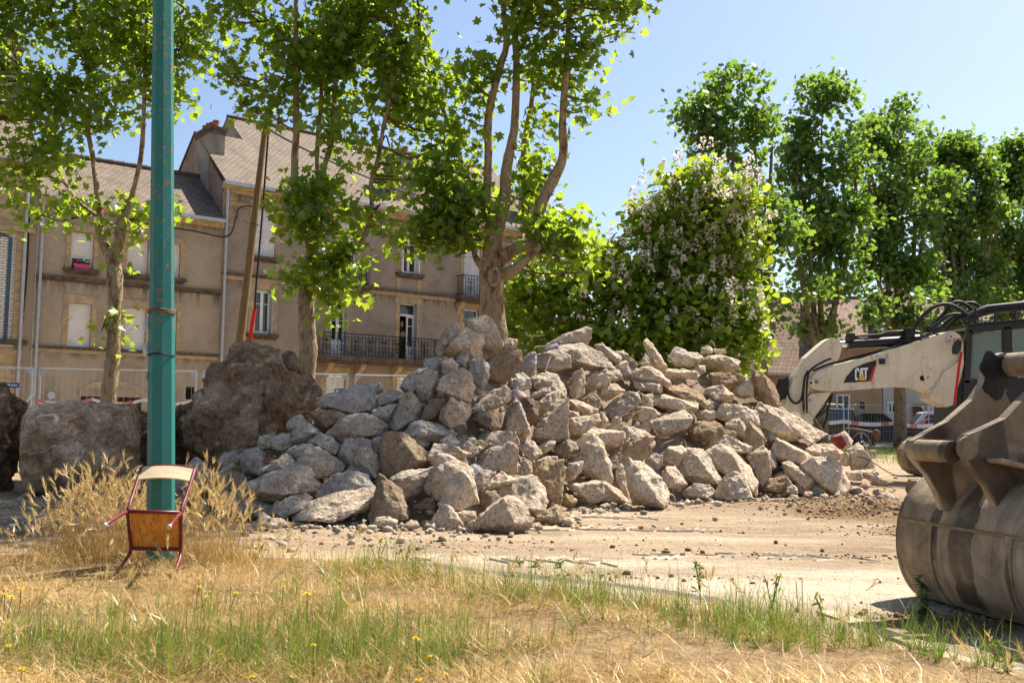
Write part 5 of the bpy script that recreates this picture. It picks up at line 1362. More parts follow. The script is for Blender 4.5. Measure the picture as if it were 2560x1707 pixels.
# labels for the blocks that have none of their own: where they lie about the block one can name
named = [(o, l) for o, l in blocks if l]
for o, l in named: tag(o, l, 'concrete block', 'blocks of broken concrete in the pile')
used = set(); short = {}
for o, l in named:
    s = l.split(' with ')[0].split(' lying ')[0].split(' before ')[0]; short[o.name] = s if s.count(' ') < 6 else ' '.join(s.split()[:6])
def where(o, q):
    dx, dy = o['_px'] - q['_px'], o['_py'] - q['_py']
    if abs(dx) > 2.2 * abs(dy): return 'right of' if dx > 0 else 'left of'
    if abs(dy) > 2.2 * abs(dx): return 'below' if dy > 0 else 'above'
    return ('below and ' if dy > 0 else 'above and ') + ('right of' if dx > 0 else 'left of')
def look(o):
    c = o.color; b = sum(c[:3]) / 3
    tone = 'dark brown' if b < .16 else 'brown' if b < .24 else 'grey' if c[0] / c[2] < 1.5 else 'pale' if b > .42 else 'sandy'
    a = o['_w'] * o['_h']; sz_ = 'small' if a < 2600 else 'large' if a > 6500 else 'mid-sized'
    r = o['_w'] / max(o['_h'], 1); shp = 'flat' if r > 1.9 else 'upright' if r < .75 else 'angular'
    return f'{sz_} {tone} {shp} block'
todo = [(o, None, 'concrete block', 'blocks of broken concrete in the pile') for o, l in blocks if not l]
todo += [(o, 'small lump wedged', 'concrete lump', 'small lumps wedged in the pile') for o in small] + [(o, 'loose stone on the sand', 'stone', 'loose stones along the foot of the pile') for o in foot]
for o, lk, cat_, grp_ in todo:
    near = sorted(named, key=lambda q: (q[0]['_px'] - o['_px']) ** 2 + (q[0]['_py'] - o['_py']) ** 2)
    for q, ql in near[:14]:
        core = ql.split(',')[0]
        for cut in (' with ', ' lying ', ' beside ', ' right ', ' left ', ' below ', ' under ', ' above ', ' before ', ' at the ', ' in the ', ' on ', ' standing ', ' leaning ', ' low ', ' tilted ', ' capping ', ' sitting ', ' sloping ', ' touching ', ' perched ', ' behind '):
            if core.find(cut) > 14: core = core.split(cut)[0]
        lab = f'{lk or look(o)} just {where(o, q)} the {" ".join(core.split()[:6])}'
        if lab not in used: break
    used.add(lab); tag(o, lab, cat_, grp_)
for o, _ in blocks:
    for k in ('_px', '_py', '_w', '_h'):
        if k in o: del o[k]
for o in small + foot:
    for k in ('_px', '_py'): del o[k]

# crushed fines that fill the heap behind and between the blocks
def heap_top(px):
    Yt = slope_Y(px, float(np.interp(px, OUT_X, OUT_Y)) + 30); return Yt
Vh = []; nu, nvv = 120, 46
for i in range(nu + 1):
    px = 400 + (2130 - 400) * i / nu; d0 = toe_d(px); Yt = heap_top(px); zt_ = max(.12, TAN * (Yt - d0) - .2)
    for j in range(nvv + 1):
        v = j / nvv
        if v < .6: s = v / .6; Y = d0 + .25 + (Yt - d0 - .05) * s; z = -.12 + (zt_ + .12) * s
        else: s = (v - .6) / .4; Y = Yt + .2 + s * (zt_ * 1.3 + .6); z = zt_ * (1 - s) - .15 * s
        x = at(px, 1000, Y).x; z += .09 * noise.noise(Vector((x * 3, Y * 3, z * 3))) + .05 * noise.noise(Vector((x * 9, Y * 9, 5)))
        if i in (0, nu): z = min(z, -.1)
        Vh.append((x, Y, z))
ih = np.arange((nu + 1) * (nvv + 1)).reshape(nu + 1, nvv + 1)
Fh = np.stack([ih[:-1, :-1], ih[1:, :-1], ih[1:, 1:], ih[:-1, 1:]], -1).reshape(-1, 4)
M['fines'] = plain('crushed_fines', (.23, .175, .12), .97, 0, .4, 9, .8, 40, .08)
o = np_mesh('rubble_fines', np.array(Vh), Fh, M['fines'], smooth=True); tag(o, 'crushed concrete fines filling the pile between its blocks', 'rubble', kind='stuff')
# gravel and crumbs at the foot
r_ = np.random.default_rng(21); P = []; sz = []
for _ in range(2600):
    px = r_.uniform(560, 2240); ty = np.interp(px, TOE_X, TOE_Y); py = ty + r_.normal(0, 9) - 4 + (r_.exponential(14) if r_.random() < .25 else 0)
    if px > 1900: py += r_.normal(-8, 16)
    p = on_z(px, py, 0.0)
    if p.y > 30: continue
    s = float(np.clip(r_.lognormal(-3.2, .55), .015, .13)); P.append((p.x, p.y, float(ground_z(p.x, p.y)) + s * .2)); sz.append(s)
for _ in range(700):      # and caught on the face of the heap
    px = r_.uniform(560, 2090); lo = np.interp(px, OUT_X, OUT_Y) + 60; hi = np.interp(px, TOE_X, TOE_Y); py = r_.uniform(lo, hi); Y = slope_Y(px, py) + .1; p = at(px, py, Y); s = float(np.clip(r_.lognormal(-2.9, .4), .02, .13)); P.append(p[:]); sz.append(s)
for _ in range(420):      # shaded yard on the left
    px = r_.uniform(0, 420); py = r_.uniform(1240, 1330); p = on_z(px, py); s = float(np.clip(r_.lognormal(-3.4, .6), .012, .11)); P.append((p.x, p.y, s * .2)); sz.append(s)
o = lump_cloud('gravel', np.array(P), np.array(sz), M['gravel'], 8); tag(o, 'concrete crumbs and gravel scattered along the foot of the pile', 'gravel', kind='stuff')

# ------------------------------------------------------------------ earth-crusted boulders on the left
def boulder(name, poly, Y, seed, label, color=(1, 1, 1), thick=.95, rough=1.6, maxe=.05):
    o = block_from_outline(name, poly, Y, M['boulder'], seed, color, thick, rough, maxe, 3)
    V = np.empty(len(o.data.vertices) * 3, dtype=np.float32); o.data.vertices.foreach_get('co', V); V = V.reshape(-1, 3).astype(float)
    Fc = np.array([p.vertices[:] for p in o.data.polygons]); N = vnormals(V, Fc)
    V = V + N * (.07 * vnoise(V, 2.6, seed % 50) + .05 * ridged(V, 4.0, seed % 31) + .16 * crack(V, 1.9, seed % 13) + .06 * crack(V, 4.5, seed % 7) - .05 + .028 * vnoise(V, 9.0, 3) + .016 * vnoise(V, 21.0, 5) - .03)[:, None]
    o.data.vertices.foreach_set('co', V.astype(np.float32).ravel()); o.data.update()
    for k in ('_px', '_py'): del o[k]
    return tag(o, label, 'boulder', 'earth-covered boulders behind the lamp post')
bx = [(560, 905), (575, 880), (600, 868), (640, 855), (675, 860), (705, 888), (740, 905), (762, 940), (780, 968), (780, 1020), (760, 1048), (730, 1085), (700, 1130), (640, 1180), (560, 1200), (515, 1190), (478, 1130), (464, 1080), (473, 1030), (500, 990), (525, 950)]
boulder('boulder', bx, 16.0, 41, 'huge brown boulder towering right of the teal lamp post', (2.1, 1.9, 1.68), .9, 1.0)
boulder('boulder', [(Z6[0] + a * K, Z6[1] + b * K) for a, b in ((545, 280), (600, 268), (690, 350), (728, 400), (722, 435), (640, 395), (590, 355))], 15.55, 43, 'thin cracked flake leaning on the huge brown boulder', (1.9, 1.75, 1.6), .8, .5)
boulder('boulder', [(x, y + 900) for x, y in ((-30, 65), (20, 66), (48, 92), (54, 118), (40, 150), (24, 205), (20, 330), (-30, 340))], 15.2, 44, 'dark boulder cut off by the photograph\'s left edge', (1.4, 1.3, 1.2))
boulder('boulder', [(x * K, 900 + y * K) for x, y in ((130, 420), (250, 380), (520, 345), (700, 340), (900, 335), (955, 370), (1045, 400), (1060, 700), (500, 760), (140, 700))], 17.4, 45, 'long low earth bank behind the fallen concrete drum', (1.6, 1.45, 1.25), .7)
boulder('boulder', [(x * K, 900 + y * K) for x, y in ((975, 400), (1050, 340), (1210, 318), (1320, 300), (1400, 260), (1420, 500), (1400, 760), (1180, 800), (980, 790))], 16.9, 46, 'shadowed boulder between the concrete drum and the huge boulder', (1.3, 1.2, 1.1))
# fallen concrete drum: a short thick cylinder lying on its side
def drum():
    A = at(60, 1140, 14.7); Bp = at(345, 1135, 15.2); ax = (Bp - A).normalized(); up = ZD; side = ax.cross(up).normalized()
    R = .70; n, m = 40, 26; V = []; Fc = []
    cA = Vector((A.x, A.y, .64)); cB = Vector((Bp.x, Bp.y, .66)); L = (cB - cA).length
    prof = [(-.02, 0), (-.015, .35), (.0, .72), (.03, .90), (.10, .985)] + [(.16 + .68 * i / 14, 1.0) for i in range(15)] + [(.90, .97), (.97, .88), (1.0, .70), (1.01, .35), (1.015, 0)]
    for (t_, rr) in prof:
        for k in range(n):
            q = 2 * PI * k / n; p = cA + ax * (L * t_) + (side * math.cos(q) + up * math.sin(q)) * (R * rr); V.append(p[:])
    for i in range(len(prof) - 1):
        for k in range(n):
            a, b = i * n + k, i * n + (k + 1) % n; Fc += [(a, b, b + n), (a, b + n, a + n)]
    V = np.array(V); Fc = np.array(Fc); V, Fc = subdiv(V, Fc, .05, 14000); N = vnormals(V, Fc)
    V = V + N * (.05 * vnoise(V, 1.7, 3) + .035 * vnoise(V, 5, 7) + .018 * vnoise(V, 12, 9) + .012 * vnoise(V, 25, 2))[:, None]
    V[:, 2] = np.maximum(V[:, 2], -.04)
    o = np_mesh('concrete_drum', V, Fc, M['boulder'], smooth=True); o.color = (3.0, 2.8, 2.55, 1)
    tag(o, 'short thick concrete drum lying on its side left of the lamp post', 'concrete drum')
drum()

# ------------------------------------------------------------------ bent reinforcing wires
def wire(pts, r, label, Yo=-.12):
    P = [at(px, py, slope_Y(px, max(py, 860)) + Yo - .1 * math.sin(i * 1.3)) for i, (px, py) in enumerate(pts)]
    mb = MB(); mb.tube(smooth_path(P, 5), r, 6); tag(mb.build('rebar', M['rebar'], smooth=True), label, 'rebar', 'bent reinforcing wires in the pile')
def zz(o, s): return [(o[0] + a * K, o[1] + b * K) for a, b in s]
wire(zz(Z7, ((515, 275), (530, 245), (600, 240), (640, 250))), .011, 'short bent rod sticking out at the top beside the tilted slab')
wire(zz(Z7, ((590, 430), (610, 370), (630, 320), (640, 300))), .012, 'wire bent against the face of the squared block')
wire(zz(Z7, ((345, 915), (400, 940), (460, 1000), (545, 1080))), .012, 'curved wire hanging before the squarish grey block')
wire(zz(Z7, ((1050, 770), (1150, 720), (1250, 670), (1340, 680), (1420, 715), (1560, 700))), .009, 'long thin wire arching over the sunny blocks')
wire(zz(Z7, ((1170, 760), (1230, 710), (1300, 670))), .008, 'short pale wire below the long arching wire')
wire(zz(Z8, ((100, 830), (130, 870), (180, 880), (260, 870), (310, 900), (330, 960))), .008, 'loop of wire drooping below the block with a dark underside')
wire(zz(Z8, ((140, 960), (180, 910), (260, 890), (160, 920), (120, 900))), .007, 'tangled wire coil below the block with a dark underside')
wire(zz(Z8, ((370, 400), (400, 350), (440, 320), (520, 325), (590, 360), (680, 420))), .010, 'dark wire wrapped over the capping slab')
wire(zz(Z8, ((660, 305), (740, 320), (800, 370), (830, 400), (835, 350), (800, 335), (740, 350))), .009, 'curly wire springing up behind the capping slab')
wire(zz(Z8, ((825, 535), (880, 590), (920, 670), (935, 740))), .008, 'wire trailing down from the brown earthy slab')
wire(zz(Z8, ((750, 770), (770, 720), (790, 660))), .008, 'short upright wire near the pile\'s sunny end')
wire(zz(Z8, ((1120, 760), (1160, 690), (1220, 740), (1290, 850), (1330, 900))), .008, 'wire looping at the excavator arm\'s foot')
wire(zz(Z8, ((1440, 815), (1520, 820), (1600, 835), (1640, 845))), .018, 'pale pipe-like rod with a lump on its end by the fence')
wire(zz(Z8, ((1490, 880), (1540, 845), (1590, 870), (1620, 930), (1640, 950))), .010, 'thin curled rod under the pale pipe-like rod')
wire(zz(Z8, ((1480, 1000), (1560, 1020), (1620, 1045), (1760, 1130), (1880, 1155))), .009, 'long wire stretching over the sand toward the bucket')
wire(zz(Z8, ((1560, 900), (1590, 960), (1605, 1040), (1570, 1090))), .009, 'wire bent before the squared block with recessed underside')
wire(zz(Z5, ((740, 980), (755, 930), (765, 915))), .007, 'short wire upright at the summit block\'s left edge')
c = at(Z8[0] + 1655 * K, Z8[1] + 850 * K, slope_Y(2190, 1085) - .1)
mb = MB(); mb.sphere(c, (.07, .06, .08), 10, 7); mb.sphere(c + Vector((.02, .01, -.08)), (.04, .04, .06), 8, 6); tag(mb.build('concrete_clod', M['clod'], smooth=True), 'brown concrete clod stuck on the end of a pale rod', 'concrete clod')
# ------------------------------------------------------------------ foliage
def fan(outline, fold=.0):
    """leaf template: outline points (x,y) about the origin, fan-triangulated from a centre point"""
    n = len(outline); V = [(0.0, .12, 0.0)] + [(x, y, fold * abs(x) - .06 * (y - .1) ** 2) for x, y in outline]
    return np.array(V), np.array([(0, 1 + i, 1 + (i + 1) % n) for i in range(n)])
PLANE = fan([(0, -.42), (.17, -.26), (.46, -.24), (.30, -.04), (.50, .20), (.20, .20), (.0, .58), (-.20, .20), (-.50, .20), (-.30, -.04), (-.46, -.24), (-.17, -.26)], .22)
PLANE_S = fan([(0, -.42), (.44, -.22), (.26, .0), (.46, .22), (.0, .58), (-.46, .22), (-.26, .0), (-.44, -.22)], .22)
HEART = fan([(0, -.40), (.26, -.48), (.44, -.22), (.34, .16), (.0, .58), (-.34, .16), (-.44, -.22), (-.26, -.48)], .25)
PETAL = fan([(0, -.5), (.42, -.1), (.25, .45), (-.25, .45), (-.42, -.1)], .4)

def leaves(P, size, tpl, seed, upness=.55, tint=None):
    r = np.random.default_rng(seed); n = len(P); T, Fc = tpl
    nrm = r.normal(0, 1, (n, 3)); nrm /= np.linalg.norm(nrm, axis=1, keepdims=True); nrm = nrm * (1 - upness * .6) + np.array([0, 0, upness]); nrm /= np.linalg.norm(nrm, axis=1, keepdims=True)
    t = r.normal(0, 1, (n, 3)); t[:, 2] -= .5; t -= nrm * (t * nrm).sum(1, keepdims=True); t /= np.maximum(np.linalg.norm(t, axis=1, keepdims=True), 1e-6)
    b = np.cross(nrm, t); s = (size * r.uniform(.65, 1.3, n))[:, None, None]
    V = P[:, None, :] + s * (T[None, :, 0:1] * b[:, None, :] + T[None, :, 1:2] * t[:, None, :] + T[None, :, 2:3] * nrm[:, None, :])
    F = (Fc[None] + (np.arange(n) * len(T))[:, None, None]).reshape(-1, 3)
    ti = np.clip(r.beta(1.6, 2.2, n) if tint is None else tint, 0, 1)
    return V.reshape(-1, 3), F, np.repeat(ti, len(T))

def blob_clumps(blobs, Y, r, depth_k=.85, dens=1.0, clump_r=.42):
    """blobs: (px, py, rx, ry[, dY, weight]) ellipsoids standing at distance Y; returns clump centres"""
    out = []
    for b in blobs:
        px, py, rx, ry = b[:4]; dY = b[4] if len(b) > 4 else 0; wgt = b[5] if len(b) > 5 else (1.0 if py > -90 else .36)
        c = at(px, py, Y + dY); k = (Y + dY) / FPX; a, h = rx * k, ry * k; d = depth_k * (a + h) / 2
        vol = a * h * d; n = max(1 if len(b) > 5 and b[5] < 1 else 3, int(dens * wgt * 3.2 * vol / (clump_r ** 3) * .60))
        q = r.normal(0, 1, (n, 3)); q /= np.linalg.norm(q, axis=1, keepdims=True); q *= (r.uniform(.12, 1, (n, 1)) ** (1 / 2.4))
        out.append(np.array(c) + q * (a, d, h))
    return np.concatenate(out)

def limb_mesh(mb, pts, radii, seed, n=6, seg=12, lump=.1):
    P = smooth_path(pts, n); rr = np.interp(np.linspace(0, len(pts) - 1, len(P)), np.arange(len(pts)), radii)
    rr = [max(.004, v * (1 + lump * noise.noise(p * 2.3 + Vector((seed, 0, 0))) + lump * .6 * noise.noise(p * 6 + Vector((0, seed, 0))))) for v, p in zip(rr, P)]
    b0 = len(mb.v); mb.tube(P, rr, seg)
    for i in range(b0, len(mb.v)):
        v = mb.v[i]; c = P[min((i - b0) // seg, len(P) - 1)]; d = v - c
        mb.v[i] = c + d * (1 + lump * 1.2 * noise.noise(v * 4.5 + Vector((seed * 3, 1, 1))))
    return P, rr

def make_tree(name, label, cat, group, Y, base, limbs, blobs, leafmat, tpl, leaf_size, per, bark, seed, dens=1.0, clump_r=.42, twig_r=.018, shoots=(), twig_share=.4, depth_k=.85, up=.5, over=(), gap=(.62, -.17)):
    """limbs: list of [(px, py, dY, width px)...]; the first is the trunk"""
    r = np.random.default_rng(seed)
    root = thing(name, label, cat, (base.x, base.y, 0), group)
    mb = MB(); pts = []
    for i, lb in enumerate(limbs):
        Pw = [at(p[0], p[1], Y + p[2]) for p in lb]; rad = [p[3] * .5 * (Y + p[2]) / FPX for p in lb]
        if i == 0:
            g = Pw[0].copy(); Pw = [Vector((g.x, g.y, -.1))] + Pw; rad = [rad[0] * 1.3] + rad
        P, rr = limb_mesh(mb, Pw, rad, seed + i, 6, 16 if i == 0 else 10, .12 if i == 0 else .08)
        if i > 0: pts += [(p, q) for p, q in zip(P[2:], rr[2:])]
        else: pts += [(p, q) for p, q in zip(P[-4:], rr[-4:])]
    mb.build('trunk', bark, root, smooth=True)
    cl = blob_clumps(blobs, Y, r, depth_k, dens, clump_r)
    cl = cl[[noise.noise(Vector(c_) * gap[0] + Vector((seed, 0, 0))) > gap[1] for c_ in cl]]
    for (x, y, z, a, d, h, n) in over:           # boughs added out of view above the site to shade heap and yard
        q = r.normal(0, 1, (n, 3)); q /= np.linalg.norm(q, axis=1, keepdims=True); cl = np.concatenate([cl, np.array((x, y, z)) + q * r.uniform(.1, 1, (n, 1)) ** .45 * (a, d, h)])
    # twigs from the nearest limb to some of the clumps
    LP = np.array([p[0][:] for p in pts]); mt = MB()
    for c in cl[r.random(len(cl)) < twig_share]:
        d = np.linalg.norm(LP - c, axis=1) + np.maximum(0, LP[:, 2] - c[2]) * 1.2; j = int(d.argmin())
        if d[j] > 4.5: continue
        a = Vector(LP[j]); b = Vector(c); m = a.lerp(b, .5) + Vector((r.normal(0, .12), r.normal(0, .12), -.08 * (b - a).length + r.normal(0, .08)))
        mt.tube(smooth_path([a, m, b], 3), [twig_r * 1.4] * 3 + [twig_r] * 3 + [twig_r * .35], 5, False)
    if mt.v: mt.build('twigs', M['twig'], root, kind='stuff')
    nl = r.poisson(per, len(cl)); P = np.repeat(cl, nl, axis=0); off = r.normal(0, 1, (len(P), 3)) * (clump_r * .62, clump_r * .62, clump_r * .48)
    P = P + off
    ct = np.repeat(r.uniform(-.25, .25, len(cl)), nl); ti = np.clip(r.beta(1.8, 2.0, len(P)) + ct, 0, 1)
    V, F, t = leaves(P, leaf_size, tpl, seed + 5, up, ti)
    o = np_mesh('crown', V, F, leafmat, root, tint=t); o['kind'] = 'stuff'
    return root, cl

GP = 'plane trees before the houses'
# --- tree by the lamp post
T1 = [[(270, 1010, 0, 40), (276, 950, 0, 37), (282, 893, 0, 35), (286, 786, 0, 32), (287, 700, 0, 38), (283, 650, 0, 40), (276, 628, 0, 36)],
      [(279, 640, 0, 34), (258, 607, 0, 24), (247, 571, 0, 20), (250, 536, 0, 17), (243, 482, 0, 15), (232, 393, .1, 13), (220, 321, .2, 12), (227, 232, .2, 11), (201, 89, .3, 10), (186, -20, .3, 9), (190, -160, .2, 6)],
      [(286, 640, 0, 32), (297, 607, -.1, 26), (304, 560, -.1, 30), (322, 518, -.1, 17), (337, 464, -.1, 13), (352, 393, -.2, 12), (358, 321, -.2, 11), (362, 200, -.2, 10), (368, 0, -.2, 9), (372, -150, -.2, 6)],
      [(250, 545, 0, 12), (215, 520, .3, 9), (186, 493, .5, 9), (143, 418, .7, 8), (125, 339, .8, 7), (100, 268, .9, 6), (60, 170, 1, 4)],
      [(228, 245, .2, 8), (290, 215, .4, 6), (350, 190, .6, 4)], [(201, 100, .3, 8), (120, 60, .6, 6), (50, 20, .8, 4)], [(364, 120, -.2, 8), (420, 60, 0, 6), (470, 20, .2, 4)]]
B1 = [(60, 80, 130, 100), (220, 60, 140, 100), (400, 80, 140, 110), (80, 240, 120, 100), (225, 220, 110, 90), (425, 185, 80, 85), (350, 210, 60, 80), (40, 400, 90, 80), (150, 360, 100, 60), (290, 290, 80, 45), (30, 500, 60, 45), (90, 540, 35, 20), (175, 520, 75, 40), (330, 545, 55, 38), (415, 548, 30, 32), (262, 575, 60, 22), (480, 105, 55, 72), (360, 330, 30, 30),
      (100, -120, 250, 130), (350, -150, 250, 130), (200, -350, 250, 150), (-150, 150, 140, 220), (-120, -150, 180, 200)]
make_tree('plane_tree', 'slender plane tree just left of the teal lamp post', 'tree', GP, 21.0, at(270, 1010, 21.0), T1, B1 + [(296, 810, 30, 16, -.2, .9), (258, 826, 10, 8, -.2, .4), (258, 930, 5, 10, -.25, .2), (285, 640, 10, 10, -.25, .3)],
          M['leaf_plane'], PLANE, .19, 25, M['bark'], 51, 1.95, over=[(-1.9, 16.4, 11.3, 2.2, 1.7, 1.2, 70), (-4.7, 16.8, 11, 2, 1.7, 1.2, 60)])
# --- middle tree
T2 = [[(766, 1010, 0, 46), (767, 951, 0, 40), (770, 869, 0, 45), (766, 768, 0, 44), (773, 696, 0, 38), (780, 643, 0, 35), (782, 600, 0, 38)],
      [(780, 605, 0, 34), (764, 554, 0, 28), (743, 518, 0, 23), (737, 464, 0, 20), (737, 393, 0, 19), (741, 321, 0, 18), (740, 204, 0, 16), (740, 0, .1, 12), (745, -160, .1, 8)],
      [(788, 615, 0, 26), (806, 560, .1, 17), (808, 490, .2, 15), (811, 421, .2, 14), (828, 357, .2, 15), (836, 250, .2, 13), (842, 178, .2, 11), (852, 76, .2, 10), (858, -100, .2, 6)],
      [(788, 640, 0, 24), (840, 640, -.2, 15), (900, 607, -.4, 12), (925, 554, -.4, 13), (930, 500, -.4, 12), (928, 457, -.4, 12), (946, 393, -.4, 11), (961, 304, -.4, 10), (975, 250, -.4, 9), (985, 100, -.4, 7), (990, -60, -.4, 5)],
      [(800, 520, .2, 12), (793, 410, .4, 12), (796, 321, .4, 11), (803, 250, .4, 10), (800, 100, .4, 8)],
      [(741, 120, .1, 9), (680, 60, .3, 7), (620, 10, .5, 5)], [(741, 230, 0, 8), (690, 190, -.3, 6), (620, 215, -.5, 4)], [(736, 330, 0, 7), (690, 300, -.2, 5), (645, 280, -.4, 3)]]
B2 = [(640, 50, 120, 90), (800, 60, 150, 100), (950, 80, 130, 110), (610, 190, 75, 55), (780, 190, 120, 90), (890, 240, 120, 80), (1020, 180, 110, 110), (700, 300, 55, 40), (840, 350, 90, 40), (950, 400, 80, 45), (1060, 330, 70, 70),
      (820, 480, 85, 55, -.3, 2.0), (790, 550, 90, 45, -.4, 1.9), (860, 590, 50, 35, -.3), (825, 670, 65, 60, -.4, 2.6), (850, 730, 40, 35, -.4, 1.5), (945, 570, 55, 45, -.4), (815, 800, 34, 50, -.4, 1.6), (728, 690, 22, 16, -.4), (640, 278, 26, 15, -.2, 1.5), (1030, 465, 85, 35), (715, 510, 40, 28, -.3),
      (700, -120, 200, 130), (950, -150, 220, 140), (820, -350, 240, 150)]
make_tree('plane_tree', 'plane tree with leafy mottled trunk right of the wooden pole', 'tree', GP, 20.5, at(766, 1010, 20.5), T2, B2, M['leaf_plane'], PLANE, .19, 25, M['bark'], 52, 1.9, over=[(.8, 15.8, 11.2, 2.2, 1.5, 1.2, 70)])
# --- big tree behind the summit of the pile
T3 = [[(1236, 1010, 0, 66), (1236, 920, 0, 62), (1237, 839, 0, 60), (1232, 771, 0, 61), (1229, 700, 0, 60), (1231, 664, 0, 56), (1232, 628, 0, 50), (1232, 586, 0, 46), (1238, 561, 0, 56), (1242, 535, 0, 50)],
      [(1236, 560, 0, 34), (1216, 514, 0, 24), (1219, 449, 0, 21), (1221, 370, 0, 20), (1222, 286, 0, 20), (1250, 168, 0, 18), (1265, 117, 0, 16), (1260, 36, 0, 13), (1245, -60, 0, 10)],
      [(1244, 555, 0, 42), (1260, 503, 0, 33), (1265, 434, 0, 28), (1276, 370, 0, 24), (1287, 306, 0, 21), (1291, 153, .1, 18), (1283, 25, .1, 15), (1280, -150, .1, 9)],
      [(1240, 660, 0, 38), (1262, 640, -.1, 36), (1300, 618, -.2, 30), (1338, 606, -.3, 27), (1348, 580, -.3, 25), (1345, 539, -.3, 27), (1364, 486, -.3, 30), (1388, 440, -.3, 28), (1408, 388, -.3, 25), (1406, 306, -.3, 20), (1413, 204, -.3, 17), (1419, 102, -.3, 14), (1425, -40, -.3, 10)],
      [(1244, 690, -.1, 30), (1275, 680, -.4, 26), (1304, 657, -.5, 23), (1335, 630, -.5, 20), (1352, 612, -.5, 16)],
      [(1330, 600, .1, 20), (1314, 540, .5, 18), (1311, 459, .6, 17), (1311, 357, .6, 15), (1330, 250, .6, 12), (1340, 100, .6, 9)],
      [(1214, 530, .1, 16), (1163, 423, .4, 11), (1112, 286, .5, 10), (1071, 179, .6, 8), (1050, 80, .6, 6)],
      [(1222, 680, 0, 26), (1203, 664, .1, 20), (1189, 640, .2, 17), (1180, 600, .3, 12), (1150, 560, .4, 8)],
      [(1262, 110, 0, 9), (1310, 15, .1, 7), (1345, 10, .2, 5)]]
B3 = [(1130, 520, 100, 75, -.2, 1.5), (1075, 590, 85, 42, -.2, 1.5), (1390, 560, 80, 62, -.3, 1.5), (1435, 650, 65, 42, -.2, 1.4), (1330, 480, 55, 65, .4, 1.3), (1200, 450, 45, 75, .4, 1.2), (1130, 60, 110, 85), (1330, 50, 140, 85), (1480, 40, 120, 60), (1590, 5, 85, 32), (1190, 190, 85, 75), (1330, 190, 70, 70), (1455, 160, 75, 85), (1475, 265, 45, 50), (1100, 270, 75, 65), (1165, 370, 80, 50), (1340, 300, 50, 55), (1130, 470, 85, 55, -.1, 1.3), (1090, 595, 80, 36, -.2, 1.4), (1150, 545, 65, 60, -.1, 1.4), (1040, 430, 50, 26), (1330, 480, 40, 55, .5), (1400, 580, 62, 50, -.3, 1.3), (1425, 520, 42, 34, -.3), (1340, 400, 28, 45, .5), (1252, 545, 22, 20, -.5, 2), (1420, 640, 60, 36, -.2, 1.2), (1180, 470, 40, 60, .3, 1.2),
      (1150, -150, 230, 130), (1450, -150, 200, 130), (1640, -230, 160, 140), (1300, -400, 250, 150), (1620, -430, 200, 140), (1450, -600, 200, 130), (1700, -620, 150, 120)]
make_tree('plane_tree', 'stout forked plane tree with pale trunk behind the pile summit', 'tree', GP, 20.0, at(1236, 1010, 20.0), T3, B3, M['leaf_plane'], PLANE, .19, 25, M['bark'], 53, 2.5, over=[(3.3, 17.8, 11.0, 1.6, 1.5, 1.3, 60), (1.2, 18.4, 11.5, 2, 1.4, 1.4, 60)])

# --- knots and collars on the big trunk
kn = bpy.data.objects['trunk.002'] if 'trunk.002' in bpy.data.objects else None
if kn is not None:
    for (px, py, s) in ((1236, 692, .16), (1232, 604, .10), (1208, 660, .10)):
        p = at(px, py, 20.0 - .52); mb = MB(); ring = [p + Vector((math.cos(q) * s * .55, .03 * math.sin(q * 2), math.sin(q) * s)) for q in np.linspace(0, 2 * PI, 13)]
        mb.tube(ring, s * .32, 7, False); mb.sphere(p + Vector((0, .03, 0)), (s * .4, .05, s * .75), 9, 6); mb.build('knot', M['bark'], kn, smooth=True)

# --- flowering catalpa
CT = [[(1600, 1010, 0, 40), (1605, 900, 0, 36), (1610, 820, 0, 30)], [(1610, 830, 0, 22), (1680, 720, .2, 16), (1720, 600, .3, 12), (1740, 480, .3, 8), (1745, 420, .3, 5)], [(1608, 830, 0, 20), (1540, 740, -.3, 14), (1470, 680, -.5, 10), (1400, 650, -.6, 6)],
      [(1612, 800, .2, 16), (1640, 700, .6, 12), (1650, 580, .8, 8)], [(1606, 840, -.2, 14), (1500, 820, -.8, 10), (1400, 800, -1, 6)], [(1690, 700, .2, 12), (1790, 660, 0, 8), (1850, 620, 0, 5)], [(1640, 800, 0, 12), (1760, 790, -.5, 9), (1840, 780, -.7, 5)]]
CB = [(1760, 450, 70, 42), (1690, 475, 60, 45), (1830, 490, 62, 60), (1640, 535, 65, 50), (1740, 530, 95, 60), (1850, 580, 62, 75), (1595, 600, 60, 48), (1690, 610, 100, 60), (1800, 650, 95, 70), (1870, 680, 48, 75), (1690, 710, 120, 70), (1850, 780, 55, 80), (1545, 645, 65, 42), (1480, 665, 65, 42), (1425, 690, 70, 48), (1370, 720, 70, 50), (1560, 720, 110, 65, -.5), (1720, 790, 130, 80, -.5), (1470, 770, 100, 60, -.5), (1335, 780, 70, 60), (1295, 840, 60, 60), (1600, 850, 150, 55, -.6), (1810, 860, 90, 60, -.4), (1420, 860, 110, 55, -.6), (1855, 850, 45, 50), (1350, 660, 55, 34), (1285, 740, 50, 45),
      (1600, 940, 260, 40, -.2), (1850, 930, 40, 40)]
ct, ccl = make_tree('catalpa_tree', 'rounded catalpa tree covered in white blossom behind the pile', 'tree', None, 26.5, at(1600, 1010, 26.5), CT, CB, M['leaf_cat'], HEART, .215, 20, M['bark_dark'], 61, 2.1, .40, .014, (), .12, .9, .62, gap=(.9, -.36))
